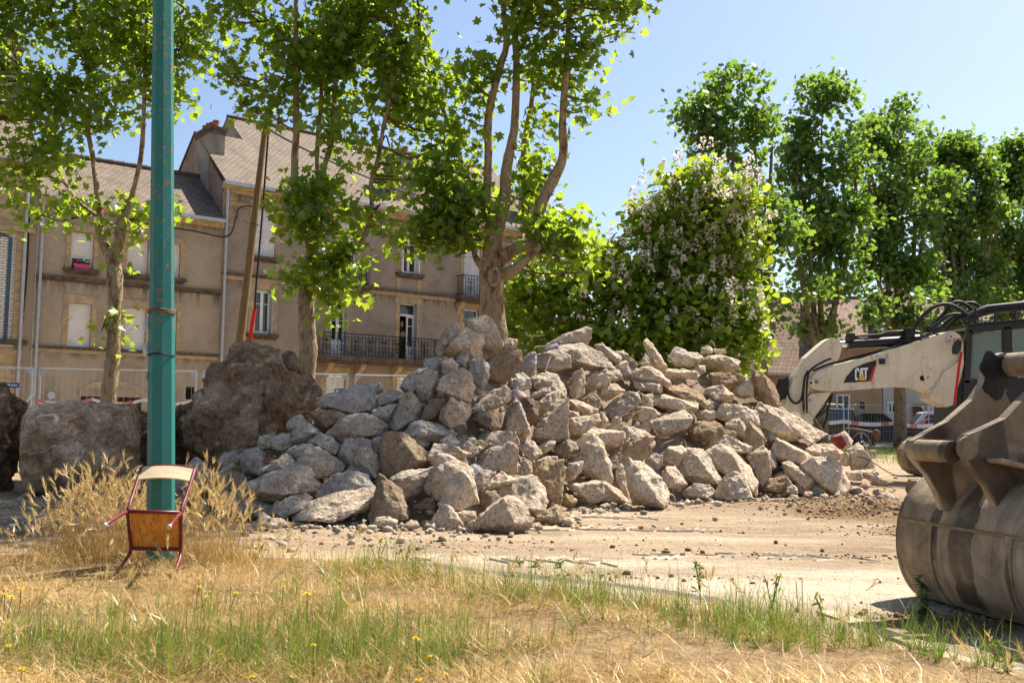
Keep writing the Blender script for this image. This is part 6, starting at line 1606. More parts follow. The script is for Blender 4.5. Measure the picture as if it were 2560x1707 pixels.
# panicles of blossom on the outside of the crown
r = np.random.default_rng(62); sel = []
cc = np.array(at(1640, 720, 26.5)); d = ccl - cc; score = d[:, 2] * .75 - d[:, 1] * .9 + d[:, 0] * .25 + r.normal(0, 1.2, len(ccl))
sel = ccl[np.argsort(-score)[:300]]
P = []
for c in sel:
    n = int(r.integers(14, 34)); h = r.uniform(.2, .5); base = c + np.array([r.normal(0, .18), -.42 + r.normal(0, .12), .22 + r.normal(0, .1)])
    t = r.uniform(0, 1, n); rad = r.uniform(.08, .17) * (1 - t * .75); q = r.uniform(0, 2 * PI, n)
    P.append(np.stack([base[0] + rad * np.cos(q), base[1] + rad * np.sin(q), base[2] + t * h], 1))
P = np.concatenate(P); V, F, t = leaves(P, .068, PETAL, 63, .2)
o = np_mesh('blossoms', V, F, M['blossom'], ct, tint=t); o['kind'] = 'stuff'

# --- row of planes along the street on the right
def row_tree(i, label, bx_, Y, cx, top, hw, seed, low=770):
    r = np.random.default_rng(seed); k = 40.0 / Y
    limbs = [[(bx_, 1085, 0, 34 * k), (bx_ - 2, 980, 0, 30 * k), (bx_ - 4, 900, 0, 28 * k), (bx_ - 6, 870, 0, 28 * k)]]
    for s, x1, x2 in ((-1, -.55, -.45), (0, -.05, .0), (1, .45, .38), (-.5, -.3, -.75), (.6, .65, .75)):
        xa = bx_ + s * 22; xb = cx + x1 * hw; xc = cx + x2 * hw; tp = top + 70 + abs(s) * 70
        limbs.append([(bx_ - 5, 880, 0, 20 * k), (bx_ + s * 26, 820, s * .3, 16 * k), ((xa + xb) / 2, 720, s * .5, 13 * k), (xb, 560, s * .6, 10 * k), ((xb + xc) / 2, 420, s * .6, 7 * k), (xc, max(tp, top + 40), s * .6, 3 * k)])
    bl = []; n = 8
    for j in range(n):
        t_ = j / (n - 1); y = top + 34 + (660 - top) * t_; w_ = hw * (.40 + .62 * math.sin(PI * min(1, .16 + t_ * .58))) * r.uniform(.85, 1.12)
        for s in (-.55, .0, .55):
            if r.random() < .1: continue
            bl.append((cx + (bx_ - cx) * t_ * .7 + s * w_ + r.normal(0, 12), y + r.normal(0, 18), w_ * r.uniform(.34, .5), r.uniform(34, 58), r.normal(0, .6), r.uniform(.75, 1.15)))
    bl.append((cx + r.normal(0, 10), top + 26, hw * .22, 34, 0, 1.1)); bl.append((cx + r.choice([-1, 1]) * hw * .4, top + 60, hw * .26, 32, 0, 1.0))
    if i == 0: bl += [(1730, 300, 46, 40, 0, 1.0), (1700, 275, 30, 28, 0, 1.0), (1760, 360, 50, 40, 0, 1.0)]
    for j in range(7): bl.append((bx_ + r.normal(0, hw * .75), 735 + r.uniform(-35, 45), 34, 26, r.normal(0, .6), .8))
    for j in range(4): bl.append((bx_ + r.normal(0, hw * .4), 805 + r.uniform(-20, 30), 34, 26, r.normal(0, .4), 1.0))
    make_tree('street_tree', label, 'tree', 'plane trees along the street', Y, at(bx_, 1085, Y), limbs, bl, M['leaf_row'], PLANE_S, .225, 20, M['bark_dark'], seed, 4.1, .50, .02, (), .10, .9, .5, gap=(.95, -.16))
row_tree(0, 'tallest street tree, rising behind the flowering catalpa', 1905, 35.0, 1835, 178, 132, 71)
row_tree(1, 'street tree with peaked crown right of the tallest one', 2052, 39.0, 2055, 222, 122, 72)
row_tree(2, 'broad street tree with its trunk before the navy car', 2251, 43.5, 2235, 292, 116, 73)
row_tree(3, 'street tree above the excavator hoses, second from the row\'s far end', 2412, 47.5, 2408, 348, 112, 74)
row_tree(4, 'farthest street tree, above the excavator cab', 2548, 51.0, 2548, 362, 110, 75)
# leafy shoots on the trunk before the cars
# ------------------------------------------------------------------ lamp post
pb = on_z(403, 1425); YL = pb.y
lp = thing('lamp_post', 'tall octagonal teal lamp post with rust spots beside the chair', 'lamp post', (pb.x, pb.y, 0))
def octa(z0, z1, r0, r1):
    mb = MB(); mb.tube([Vector((pb.x, pb.y, z0)), Vector((pb.x, pb.y, z1))], [r0, r1], 8); return mb
k = YL / FPX
zt_ = at(408, 0, YL).z; r_b = 66 * k / 2; r_t = 49 * k / 2
tilt = Vector((.012, 0, 0))
_tp = at(408, 0, YL); _bs = at(402, 1300, YL); _sl = (_tp.x - _bs.x) / (_tp.z - _bs.z)
def pole_pt(z): return Vector((_bs.x + _sl * (z - _bs.z), pb.y, z))
zj = at(403, 780, YL).z
def rad(z): return r_b * 1.04 + (r_t * 1.04 - r_b * 1.04) * (z / zt_)
mb = MB(); mb.tube([pole_pt(-.1), pole_pt(zj)], [rad(0), rad(zj) * 1.03], 8); mb.build('lower_shaft', M['teal'], lp)
mb = MB(); mb.tube([pole_pt(zj - .02), pole_pt(9.0)], [rad(zj) * .985, rad(9.0)], 8); mb.build('upper_shaft', M['teal'], lp)
mb = MB(); mb.tube(smooth_path([pole_pt(8.9), Vector((pb.x + .1, pb.y - .5, 9.5)), Vector((pb.x + .1, pb.y - 1.3, 9.7))], 5), .045, 8); mb.build('lamp_arm', M['teal'], lp)
mb = MB(); mb.sphere((pb.x + .1, pb.y - 1.6, 9.68), (.17, .42, .11), 12, 7); mb.build('lamp_head', M['zinc'], lp, smooth=True)
for (py, th, m_) in ((781, .011, 'rebar'), (887, .006, 'iron')):
    z = at(403, py, YL).z; rr = rad(z) * 1.045; ring = [Vector((pole_pt(z).x + math.cos(q) * rr, pb.y + math.sin(q) * rr, z + .006 * math.sin(q * 3))) for q in np.linspace(0, 2 * PI, 25)]
    mb = MB(); mb.tube(ring, th, 6, False)
    if py == 781: mb.tube([p + Vector((0, 0, .016)) for p in ring], th * .8, 6, False)
    mb.build('strap', M[m_], lp)
def rag(px, py, w_, h_, seed):
    r = np.random.default_rng(seed); c = at(px, py, YL - .02); V = []; n, m = 6, 7
    for j in range(m):
        for i in range(n):
            s = (1 - .35 * abs(j / (m - 1) - .45)); V.append((c.x + (i / (n - 1) - 1) * w_ * s + r.normal(0, .006), c.y + r.normal(0, .018), c.z + (j / (m - 1) - .5) * h_ + r.normal(0, .008)))
    I = np.arange(n * m).reshape(m, n); Fq = np.stack([I[:-1, :-1], I[:-1, 1:], I[1:, 1:], I[1:, :-1]], -1).reshape(-1, 4)
    np_mesh('plastic_scrap', np.array(V), Fq, M['plastic_rag'], lp, smooth=True)
rag(374, 808, .048, .13, 1); rag(373, 872, .055, .12, 2); rag(374, 940, .02, .06, 3)

# ------------------------------------------------------------------ school chair tipped against the post
cs = thing('school_chair', 'maroon tube school chair tipped forward against the teal post', 'chair', on_z(405, 1440))
Yc = pb.y - .44
hinge = at(386, 1276, Yc)                       # middle of the seat's rear edge
RX = Matrix.Rotation(math.radians(-70), 3, 'X')   # top goes away from the viewer
RX = Matrix.Rotation(math.radians(4), 3, 'Z') @ Matrix.Rotation(math.radians(1.0), 3, 'Y') @ RX
# chair frame: x across, y towards its front (away from the viewer), z up; origin at the seat's rear edge
def cp(x, y, z): return hinge + RX @ Vector((x, y, z))
hw = .198; sd = .34; tr = .0135
for s in (-1, 1):
    fr_ = [cp(s * hw * 1.02, -.17, .40), cp(s * hw * 1.02, -.13, .30), cp(s * hw * 1.0, -.06, .14), cp(s * hw * .98, -.015, .03), cp(s * hw * .98, .03, -.005), cp(s * hw * .95, sd * .6, -.005), cp(s * hw * .93, sd - .04, -.008), cp(s * hw * .95, sd + .005, -.04), cp(s * hw * 1.0, sd + .02, -.18), cp(s * hw * 1.06, sd + .03, -.41)]
    mb = MB(); mb.tube(smooth_path(fr_, 5), tr, 9); mb.build('side_tube', M['maroon'], cs, smooth=True)
    lg = [cp(s * hw * .98, .012, -.01), cp(s * hw * 1.04, -.03, -.16), cp(s * hw * 1.12, -.075, -.40)]
    mb = MB(); mb.tube(smooth_path(lg, 4), tr, 9); l_ = mb.build('leg', M['maroon'], cs, smooth=True)
    mb = MB(); mb.tube([cp(s * hw * 1.118, -.074, -.395), cp(s * hw * 1.124, -.077, -.42)], tr * 1.2, 9); mb.build('leg_cap', M['zinc'], l_)
    mb = MB(); mb.tube([cp(s * hw * 1.058, sd + .030, -.405), cp(s * hw * 1.063, sd + .031, -.425)], tr * 1.2, 9); mb.build('leg_cap', M['zinc'], cs)
for yy_ in (.005, sd - .03): mb = MB(); mb.tube([cp(-hw * .97, yy_, -.012), cp(hw * .97, yy_, -.012)], tr, 9); mb.build('cross_tube', M['maroon'], cs, smooth=True)
def plank(x0, x1, pts_yz, th, name, mat, bow=0.0):
    V = []; n = 12
    for i in range(n + 1):
        x = x0 + (x1 - x0) * i / n; b = bow * (1 - ((i / n) * 2 - 1) ** 2)
        for (y, z) in pts_yz: V += [cp(x, y - b, z), cp(x, y - b + th, z)]
    m = len(pts_yz) * 2; Fq = []
    for i in range(n):
        for j in range(len(pts_yz) - 1):
            a = i * m + j * 2; Fq += [(a, a + 2, a + m + 2, a + m), (a + 1, a + m + 1, a + m + 3, a + 3)]
        Fq += [(i * m, i * m + m, i * m + m + 1, i * m + 1), (i * m + m - 2, i * m + m - 1, i * m + 2 * m - 1, i * m + 2 * m - 2)]
    Fq += [tuple(k_ * 2 for k_ in range(len(pts_yz))) + tuple(k_ * 2 + 1 for k_ in reversed(range(len(pts_yz)))), tuple(n * m + k_ * 2 for k_ in range(len(pts_yz))) + tuple(n * m + k_ * 2 + 1 for k_ in reversed(range(len(pts_yz))))]
    mb = MB(); mb.add(V, Fq); return mb.build(name, mat, cs, smooth='auto')
br = plank(-hw * 1.0, hw * 1.0, [(-.128, .27), (-.150, .33), (-.176, .395)], .010, 'backrest', M['laminate'], .022)
mb = MB(); tp = [cp(-hw * 1.03 + 2 * hw * 1.03 * i / 12, -.176 - .022 * (1 - (i / 6 - 1) ** 2), .402) for i in range(13)]; mb.tube(tp, .007, 6); mb.build('edge_trim', M['maroon'], br)
mb = MB(); mb.box2(cp(-hw * .90, .012, .004), RX @ Vector((hw * 1.8, 0, 0)), RX @ Vector((0, sd - .045, 0)), RX @ Vector((0, 0, .012))); mb.build('seat', M['ply'], cs)
zmin = min((o_.matrix_basis @ v.co).z for o_ in cs.children for v in o_.data.vertices) + cs.location.z
cs.location.z -= min(zmin + .03, 0)

# ------------------------------------------------------------------ wooden utility pole, its cable and guard
up = thing('utility_pole', 'leaning wooden utility pole before the tall house', 'utility pole', on_z(596, 1080))
YU = 25.0
pbm = at(594, 905, YU); ptp = at(665, 302, YU + .2); pgr = pbm + (pbm - ptp) * ((pbm.z + .2) / (ptp.z - pbm.z))
mb = MB(); limb_mesh(mb, [pgr, pbm, pbm.lerp(ptp, .5), ptp], [24 * YU / FPX / 2, 22 * YU / FPX / 2, 19 * YU / FPX / 2, 14 * YU / FPX / 2], 9, 6, 14, .02); mb.build('pole_shaft', M['pole_wood'], up, smooth='auto')
pw = at(636, 562, YU); mb = MB(); ring = [pw + Vector((math.cos(q) * .11, math.sin(q) * .11, 0)) for q in np.linspace(0, 2 * PI, 13)]; mb.tube(ring, .008, 5, False); mb.tube([pw + Vector((-.1, -.1, 0)), pw + Vector((-.24, -.2, .06))], .007, 4); mb.tube([pw + Vector((.1, -.1, 0)), pw + Vector((.2, -.2, -.08))], .007, 4); mb.build('wire_band', M['iron'], up)
Cw = [at(x, y, YU - .25) for x, y in ((671, 330), (666, 400), (657, 520), (647, 640), (640, 720), (637, 775))]
mb = MB(); mb.tube(smooth_path(Cw, 5), .026, 7); tag(mb.build('hanging_cable', M['black'], smooth=True), 'thick black cable hanging beside the wooden pole', 'cable')
mb = MB(); mb.tube([at(637, 772, YU - .25), at(630, 815, YU - .27), at(618, 900, YU - .3), on_z(600, 1090)], .05, 10); tag(mb.build('cable_guard', M['red'], smooth='auto'), 'red plastic tube round the cable at the pole\'s foot', 'cable guard')
Wv = [at(668, 322, YU + .1), at(722, 352, 27), at(790, 387, 29.5), at(910, 440, 33), at(1000, 475, 37), at(1110, 502, 41.5)]
mb = MB(); mb.tube(smooth_path(Wv, 6), .032, 6); tag(mb.build('overhead_cable', M['black'], smooth=True), 'black cable running from pole top past the tall house roof', 'cable')

# ------------------------------------------------------------------ site fences
def fence_panel(a, b, h, label, group, sign=None, nv=26, foot=True):
    """a, b ground points of the two ends"""
    d = (b - a); L = d.length; d = d / L; t = thing('fence_panel', label, 'fence panel', a.lerp(b, .5), group)
    mb = MB(); r = .021
    mb.tube([a + d * .05 + ZD * .05, a + d * .05 + ZD * h], r, 8); mb.build('post', M['zinc'], t, smooth='auto'); mb = MB(); mb.tube([b - d * .05 + ZD * .05, b - d * .05 + ZD * h], r, 8); mb.build('post', M['zinc'], t, smooth='auto')
    mb = MB(); mb.tube([a + d * .05 + ZD * (h - .01), b - d * .05 + ZD * (h - .01)], r * .9, 8); mb.build('top_rail', M['zinc'], t, smooth='auto')
    mb = MB(); mb.tube([a + d * .05 + ZD * .14, b - d * .05 + ZD * .14], r * .8, 8); mb.build('bottom_rail', M['zinc'], t, smooth='auto')
    mb = MB(); n = nv
    for i in range(1, n): mb.tube([a + d * (L * i / n) + ZD * .14, a + d * (L * i / n) + ZD * (h - .02)], .0032, 4, False)
    for z in (.45, .85, 1.25, 1.65): mb.tube([a + d * .05 + ZD * z * h / 2, b - d * .05 + ZD * z * h / 2], .0045, 4, False)
    mb.build('wire_mesh', M['fence_wire'], t)
    for p, s in ((a + d * .05, 1), (b - d * .05, -1)):
        mb = MB(); q = p + ZD * (h - .02); nrm = Vector((-d.y, d.x, 0)); mb.prism([q, q + d * s * .17, q - ZD * .17], nrm * .006); mb.build('corner_plate', M['zinc_pale'], t)
    mb = MB(); mb.box(a + ZD * .075, (.24, .55, .15)); mb.build('foot_block', M['cement'], t, bevel=.03)
    if sign is not None:
        c = a.lerp(b, sign) + ZD * (h - .40); nrm = Vector((d.y, -d.x, 0)); w_, hh = .30, .12
        mb = MB(); mb.box2(c - d * w_ / 2 + nrm * .012 - ZD * hh / 2, d * w_, nrm * .006, ZD * hh); s_ = mb.build('name_plate', M['sign_blue'], t)
        mb = MB(); mb.box2(c - d * w_ * .40 + nrm * .019 - ZD * hh * .28, d * w_ * .20, nrm * .002, ZD * hh * .56)
        for j in range(5): mb.box2(c - d * w_ * .12 + d * (j * .028) + nrm * .019 - ZD * hh * .14, d * .020, nrm * .002, ZD * hh * .26)
        mb.build('plate_lettering', M['white_paint'], s_)
    return t
M['sign_blue'] = plain('sign_blue', (.03, .10, .26), .5, 0, .1, 6)
YF = 22.6
def gp(px, Y): p = at(px, 1000, Y); return Vector((p.x, p.y, 0))
hF = at(300, 923, YF).z
GF = 'site fence panels before the houses'
fence_panel(gp(-250, 22.4), gp(83, 22.6), hF, 'fence panel with blue plate at the photograph\'s left edge', GF, .84)
fence_panel(gp(92, 22.6), gp(493, 22.9), hF, 'fence panel behind the lamp post and concrete drum', GF)
fence_panel(gp(500, 22.9), gp(872, 23.4), hF, 'fence panel with blue plate beyond the huge boulder', GF, .945)
fence_panel(gp(882, 23.4), gp(1250, 24.0), hF, 'fence panel below the long balcony, half hidden by the pile', GF)
hR = 2.02; GR = 'site fence panels before the parked cars'
fence_panel(gp(1905, 44.0), gp(2112, 44.3), hR, 'fence panel before the dark van, behind the excavator arm', GR)
fence_panel(gp(2118, 44.3), gp(2312, 44.6), hR, 'fence panel before the navy car', GR)
fence_panel(gp(2318, 44.6), gp(2520, 44.9), hR, 'fence panel behind the bucket and cab', GR)

def tape(pts, w_, label, stripe=.28, seed=1):
    t = thing('barrier_tape', label, 'barrier tape', (pts[0].x, pts[0].y, pts[0].z), 'red and white barrier tapes'); r = random.Random(seed)
    P = []
    for a, b in zip(pts[:-1], pts[1:]):
        L = (b - a).length; n = max(2, int(L / stripe)); P += [a.lerp(b, i / n) - ZD * (.10 * 4 * (i / n) * (1 - i / n)) for i in range(n)]
    P.append(pts[-1]); red = MB(); wh = MB()
    for i in range(len(P) - 1):
        tw = .015 * math.sin(i * .7); o_ = Vector((0, tw, w_ / 2)); o2 = Vector((0, .015 * math.sin((i + 1) * .7), w_ / 2)); m_ = wh if (i % 4) else red
        m_.quad(P[i] - o_, P[i + 1] - o2, P[i + 1] + o2, P[i] + o_)
    red.build('red_stripes', M['tape_red'], t); wh.build('white_band', M['tape_white'], t)
tape([at(48, 1004, 22.2), at(82, 986, 22.3)], .075, 'short end of red and white tape knotted to the left fence', .2, 1)
tape([at(84, 998, 22.35), at(230, 998, 22.4), at(360, 999, 22.4), at(492, 1000, 22.6)], .075, 'red and white tape along the fence behind the lamp post', .22, 2)
tape([at(1985, 1050, 43.9), at(2110, 1053, 44.0), at(2240, 1057, 44.1), at(2345, 1061, 44.3)], .17, 'red and white tape stretched before the parked cars', .30, 3)

# ------------------------------------------------------------------ parked cars
def car(name, label, px, Y, rot, L, Wd, Ht, prof, glass, paint, wheels, wr, grp='cars parked behind the fence', rim='chrome'):
    """prof: side outline (x from rear 0 to front 1, z share of height); glass: side window polygons"""
    p = gp(px, Y); p.z = .03; root = thing(name, label, 'car', p, grp)
    R = Matrix.Rotation(rot, 3, 'Z')
    def W(x, y, z): return p + R @ Vector(((x - .5) * L, y, z * Ht))
    hw_ = Wd / 2
    def inset(z): return hw_ * (1.0 if z < .55 else 1 - .26 * (z - .55) / .45)
    n = len(prof); mb = MB()
    V = [W(x, -inset(z), z) for x, z in prof] + [W(x, inset(z), z) for x, z in prof]
    mb.add(V, [tuple(range(n)), tuple(range(2 * n - 1, n - 1, -1))] + [(i, n + i, n + (i + 1) % n, (i + 1) % n) for i in range(n)])
    body = mb.build('body', paint, root, bevel=.035)
    for s in (-1, 1):
        for g in glass:
            mb = MB(); mb.prism([W(x, s * (inset(z) + .004), z) for x, z in g], R @ Vector((0, s * .006, 0))); mb.build('side_window', M['glass'], root)
    # windscreen and rear window lie on the slopes named in the profile
    for (i, nm) in ((prof_ws[name], 'windscreen'), (prof_rw[name], 'rear_window')):
        a, b = prof[i], prof[i + 1]; q = []
        for (t1, e) in ((.10, 0), (.92, 0)):
            x = a[0] + (b[0] - a[0]) * t1; z = a[1] + (b[1] - a[1]) * t1; q.append((x, z))
        nrm = (R @ Vector(((b[1] - a[1]) * Ht, 0, -(b[0] - a[0]) * L))).normalized()
        if nrm.z < 0: nrm = -nrm
        (x0, z0), (x1, z1) = q; mb = MB(); mb.prism([W(x0, -inset(z0) * .88, z0) + nrm * .006, W(x0, inset(z0) * .88, z0) + nrm * .006, W(x1, inset(z1) * .88, z1) + nrm * .006, W(x1, -inset(z1) * .88, z1) + nrm * .006], nrm * .006); mb.build(nm, M['glass'], root)
    for x in wheels:
        for s in (-1, 1):
            c = W(x, s * (hw_ - .09), 0); c.z = p.z + wr; ax = R @ Vector((0, s, 0)); mb = MB(); mb.tube([c - ax * .1, c + ax * .10], wr, 22); wh = mb.build('wheel', M['black'], root, smooth='auto')
            mb = MB(); mb.tube([c + ax * .085, c + ax * .106], wr * .66, 18)
            for kk in range(7):
                q = 2 * PI * kk / 7; u = R @ Vector((math.cos(q), 0, 0)) + ZD * math.sin(q); vv = ax.cross(u); mb.box2(c + ax * .107 + u * wr * .12 - vv * wr * .07, u * wr * .48, vv * wr * .14, ax * .012)
            mb.build('rim', M[rim], wh)
    for s in (-1, 1):
        mb = MB(); mb.box(W(.985, s * hw_ * .72, .42), (.12, .34, .14), R); mb.build('headlight', M['lamp_glass'], root, bevel=.02)
        mb = MB(); mb.box(W(.012, s * hw_ * .84, .52), (.08, .16, .30), R); mb.build('tail_light', M['tail_red'], root, bevel=.015)
        mb = MB(); mb.box(W(.66, s * (hw_ + .09), .60), (.12, .18, .13), R); mb.build('mirror', paint, root, bevel=.02)
    for xx, nm in ((1.0, 'bumper'), (0.0, 'bumper')):
        mb = MB(); mb.box(W(xx, 0, .24), (.12, Wd * .96, .24), R); bp = mb.build(nm, M['black_paint'], root, bevel=.03)
        mb = MB(); mb.box(W(xx, 0, .30) + R @ Vector((.065 if xx > .5 else -.065, 0, 0)), (.012, .5, .11), R); mb.build('number_plate', M['white_paint'], bp)
    return root
M['lamp_glass'] = plain('headlamp_glass', (.55, .57, .6), .15, 0, .05, 5, spec=.8); M['tail_red'] = plain('tail_lamp', (.35, .02, .02), .25, 0, .1, 5, spec=.6)
def car_paint(nm, c): return plain(nm, c, .28, 0.15, .05, 3, spec=.6)
prof_suv = [(.02, .20), (.0, .45), (.02, .60), (.10, .94), (.16, 1.0), (.50, 1.0), (.56, .985), (.70, .64), (.95, .54), (.995, .42), (1.0, .22), (.93, .16), (.07, .16)]
prof_van = [(.01, .20), (.0, .55), (.03, .97), (.07, 1.0), (.60, 1.0), (.66, .98), (.79, .60), (.95, .50), (.995, .38), (1.0, .20), (.94, .14), (.06, .14)]
prof_hat = [(.02, .22), (.0, .50), (.05, .66), (.17, .97), (.24, 1.0), (.48, 1.0), (.53, .985), (.70, .64), (.94, .52), (.99, .42), (1.0, .24), (.94, .16), (.06, .16)]
prof_ws = {'navy_car': 6, 'dark_van': 5, 'white_van': 5, 'red_car': 6}; prof_rw = {'navy_car': 2, 'dark_van': 1, 'white_van': 1, 'red_car': 2}
car('navy_car', 'navy blue car with roof rails behind the street tree trunk', 2196, 49.4, math.radians(-20), 4.5, 1.84, 1.66, prof_suv,
    [[(.12, .66), (.145, .90), (.30, .93), (.30, .64)], [(.315, .64), (.315, .93), (.50, .94), (.53, .92), (.63, .66)]], car_paint('navy_paint', (.008, .012, .035)), (.19, .82), .34)
car('dark_van', 'black van seen from behind next to the navy car', 2122, 50.0, math.radians(58), 4.4, 1.85, 1.86, prof_van, [[(.10, .62), (.09, .90), (.36, .92), (.36, .60)], [(.38, .60), (.38, .92), (.62, .92), (.72, .63)]], car_paint('black_car_paint', (.010, .011, .012)), (.19, .80), .32)
car('white_van', 'small white van behind the red car', 2335, 53.6, math.radians(172), 4.4, 1.8, 1.82, prof_van, [[(.10, .62), (.09, .90), (.36, .92), (.36, .60)], [(.38, .60), (.38, .92), (.62, .92), (.72, .63)]], car_paint('white_car_paint', (.72, .72, .71)), (.19, .80), .32)
car('red_car', 'dark red hatchback between the white van and the bucket', 2322, 50.8, math.radians(168), 4.1, 1.75, 1.45, prof_hat, [[(.16, .68), (.22, .92), (.36, .93), (.36, .65)], [(.38, .65), (.38, .93), (.50, .93), (.64, .66)]], car_paint('dark_red_paint', (.16, .012, .018)), (.18, .81), .31)
# red and white road barrier boards behind the end of the pile
for (px, pz, lab) in ((2082, 1080, 'red and white striped barrier board near the dark van'),):
    c = at(px, pz, 43.2); t = thing('barrier_board', lab, 'barrier', (c.x, c.y, 0)); 
    mb = MB(); mb.box(c - ZD * .25, (.9, .04, .26)); bo = mb.build('board', M['tape_white'], t)
    for i in range(3):
        x = c.x - .42 + i * .29; z0 = c.z - .25; mb = MB(); mb.prism([Vector((x, c.y - .024, z0 - .125)), Vector((x + .14, c.y - .024, z0 - .125)), Vector((x + .22, c.y - .024, z0 + .125)), Vector((x + .08, c.y - .024, z0 + .125))], Vector((0, .003, 0))); mb.build('stripe', M['red'], bo)
    for s in (-.35, .35):
        mb = MB(); mb.box2(Vector((c.x + s - .03, c.y + .021, 0)), Vector((.06, 0, 0)), Vector((0, .05, 0)), Vector((0, 0, c.z - .15))); mb.build('leg', M['zinc'], t)

# ------------------------------------------------------------------ person in the balcony doorway
def person():
    p0 = H((D3[0] + .32), zdF + .02, -.34)
    t = thing('person', 'person in dark clothes standing with folded arms in the balcony doorway', 'person', p0)
    fw = ND; sd_ = UD
    def q(x, y, z): return sd_ * x + fw * y + ZD * z
    J = [(q(0, 0, .95), .13), (q(0, 0, 1.15), .125), (q(0, 0, 1.34), .15), (q(0, .0, 1.48), .065), (q(0, .02, 1.56), .07), (q(0, .02, 1.66), .095), (q(0, .015, 1.74), .06),
         (q(-.20, 0, 1.40), .065), (q(-.27, .04, 1.18), .05), (q(-.08, .20, 1.12), .04), (q(.08, .21, 1.14), .035),
         (q(.20, 0, 1.40), .065), (q(.27, .04, 1.18), .05), (q(.08, .18, 1.17), .04), (q(-.08, .20, 1.19), .035),
         (q(-.10, 0, .88), .10), (q(-.10, .02, .48), .07), (q(-.10, 0, .09), .05), (q(-.10, .13, .04), .04),
         (q(.10, 0, .88), .10), (q(.11, .02, .48), .07), (q(.12, 0, .09), .05), (q(.12, .13, .04), .04)]
    E = [(0, 1), (1, 2), (2, 3), (3, 4), (4, 5), (5, 6), (2, 7), (7, 8), (8, 9), (9, 10), (2, 11), (11, 12), (12, 13), (13, 14), (0, 15), (15, 16), (16, 17), (17, 18), (0, 19), (19, 20), (20, 21), (21, 22)]
    me = bpy.data.meshes.new('body'); me.from_pydata([j[0][:] for j in J], E, []); o = bpy.data.objects.new('body', me); C.objects.link(o)
    sk_ = o.modifiers.new('skin', 'SKIN'); o.modifiers.new('sub', 'SUBSURF').levels = 2
    for i, j in enumerate(J): me.skin_vertices[0].data[i].radius = (j[1], j[1])
    me.skin_vertices[0].data[0].use_root = True
    dg = bpy.context.evaluated_depsgraph_get(); m2 = bpy.data.meshes.new_from_object(o.evaluated_get(dg)); bpy.data.objects.remove(o)
    sk = plain('skin', (.42, .24, .17), .6, 0, .1, 6); cl = plain('dark_cotton', (.012, .012, .014), .9, 0, .2, 8)
    for m_ in (cl, sk): m2.materials.append(m_)
    for f in m2.polygons:
        c = f.center; z = c.z; y = c.dot(fw)
        f.material_index = 1 if (z > 1.485 or (y > .10 and 1.05 < z < 1.26)) else 0; f.use_smooth = True
    bo = bpy.data.objects.new('body', m2); C.objects.link(bo); bo.parent = t
    hr = plain('brown_hair', (.03, .018, .01), .8); mb = MB(); mb.sphere(p0 + q(0, -.01, 1.70), (.098, .105, .095), 12, 8)
    for i, v in enumerate(mb.v):
        d = v - p0
        if d.dot(fw) > .05 and d.z < 1.735: mb.v[i] = v - fw * .06
    mb.build('hair', hr, t, smooth=True)
person()
# ------------------------------------------------------------------ excavator behind the pile
ZA = (1860, 680)
YX = 21.5
ex = thing('excavator', 'cream tracked excavator with black cab, its arm reaching over the pile', 'excavator', gp(2480, 22.3))
def xa(a, b, dY=0.0): return at(ZA[0] + a * K, ZA[1] + b * K, YX + dY)
def plate(name, pts, d0, d1, mat, parent=ex, bevel=.012):
    mb = MB(); mb.prism([xa(a, b, d0) for a, b in pts], Vector((0, d1 - d0, 0))); return mb.build(name, mat, parent, bevel=bevel)
boom_pts = [(452, 792), (470, 735), (520, 690), (620, 655), (760, 622), (1090, 522), (1380, 435), (1432, 415), (1478, 418), (1512, 440), (1535, 490), (1545, 640), (1500, 800), (1478, 925), (1425, 945), (1300, 888), (1318, 842), (1240, 806), (1110, 800), (640, 834), (540, 832), (470, 815)]
boom = plate('boom', boom_pts, -.28, .28, M['excavator'])
# weld ribs, bosses and pins on the boom's side
def disc(a, b, r, d, th, mat, parent, nm):
    c = xa(a, b, d); k_ = r * K * YX / FPX; mb = MB(); mb.tube([c, c + Vector((0, -th, 0))], k_, 20); return mb.build(nm, mat, parent, bevel=.006)
for (a, b, r) in ((1452, 470, 36), (1353, 836, 34)):
    d_ = disc(a, b, r, -.281, .05, M['excavator'], boom, 'pin_boss')
    for q in (0.4, 2.5, 4.6): disc(a + math.cos(q) * r * .5, b + math.sin(q) * r * .5, 5.5, -.332, .02, M['black_paint'], d_, 'bolt')
disc(1250, 742, 19, -.281, .012, M['dark_void'], boom, 'lifting_hole')
pt_ = plate('pin_plate', [(450, 755), (505, 742), (525, 760), (520, 785), (470, 797), (450, 785)], -.33, -.281, M['excavator'], boom)
disc(468, 775, 9, -.331, .012, M['dark_void'], pt_, 'pin'); disc(507, 768, 13, -.331, .03, M['steel'], pt_, 'pin')
plate('stiffener', [(1245, 610), (1275, 590), (1305, 605), (1330, 650), (1365, 712), (1345, 720), (1300, 668), (1275, 655), (1262, 680), (1282, 755), (1322, 795), (1315, 812), (1270, 775), (1246, 680), (1238, 640)], -.30, -.281, M['excavator'], boom)
plate('stiffener', [(1385, 545), (1392, 552), (1112, 796), (1104, 790)], -.292, -.281, M['excavator'], boom, .003)
plate('foot_plate', [(1530, 480), (1505, 620), (1400, 700), (1320, 840), (1297, 890), (1422, 944), (1476, 926), (1492, 800), (1540, 640)], -.34, -.281, M['excavator'], boom)
disc(1353, 836, 33, -.341, .05, M['excavator'], boom, 'pin_boss')
plate('tip_facet', [(470, 735), (560, 680), (628, 745), (640, 830), (545, 828), (600, 790), (560, 755)], -.288, -.281, M['excavator'], boom, .003)
lo = plate('work_lamp', [(955, 605), (988, 605), (990, 642), (960, 645)], -.40, -.285, M['black_paint'], boom)
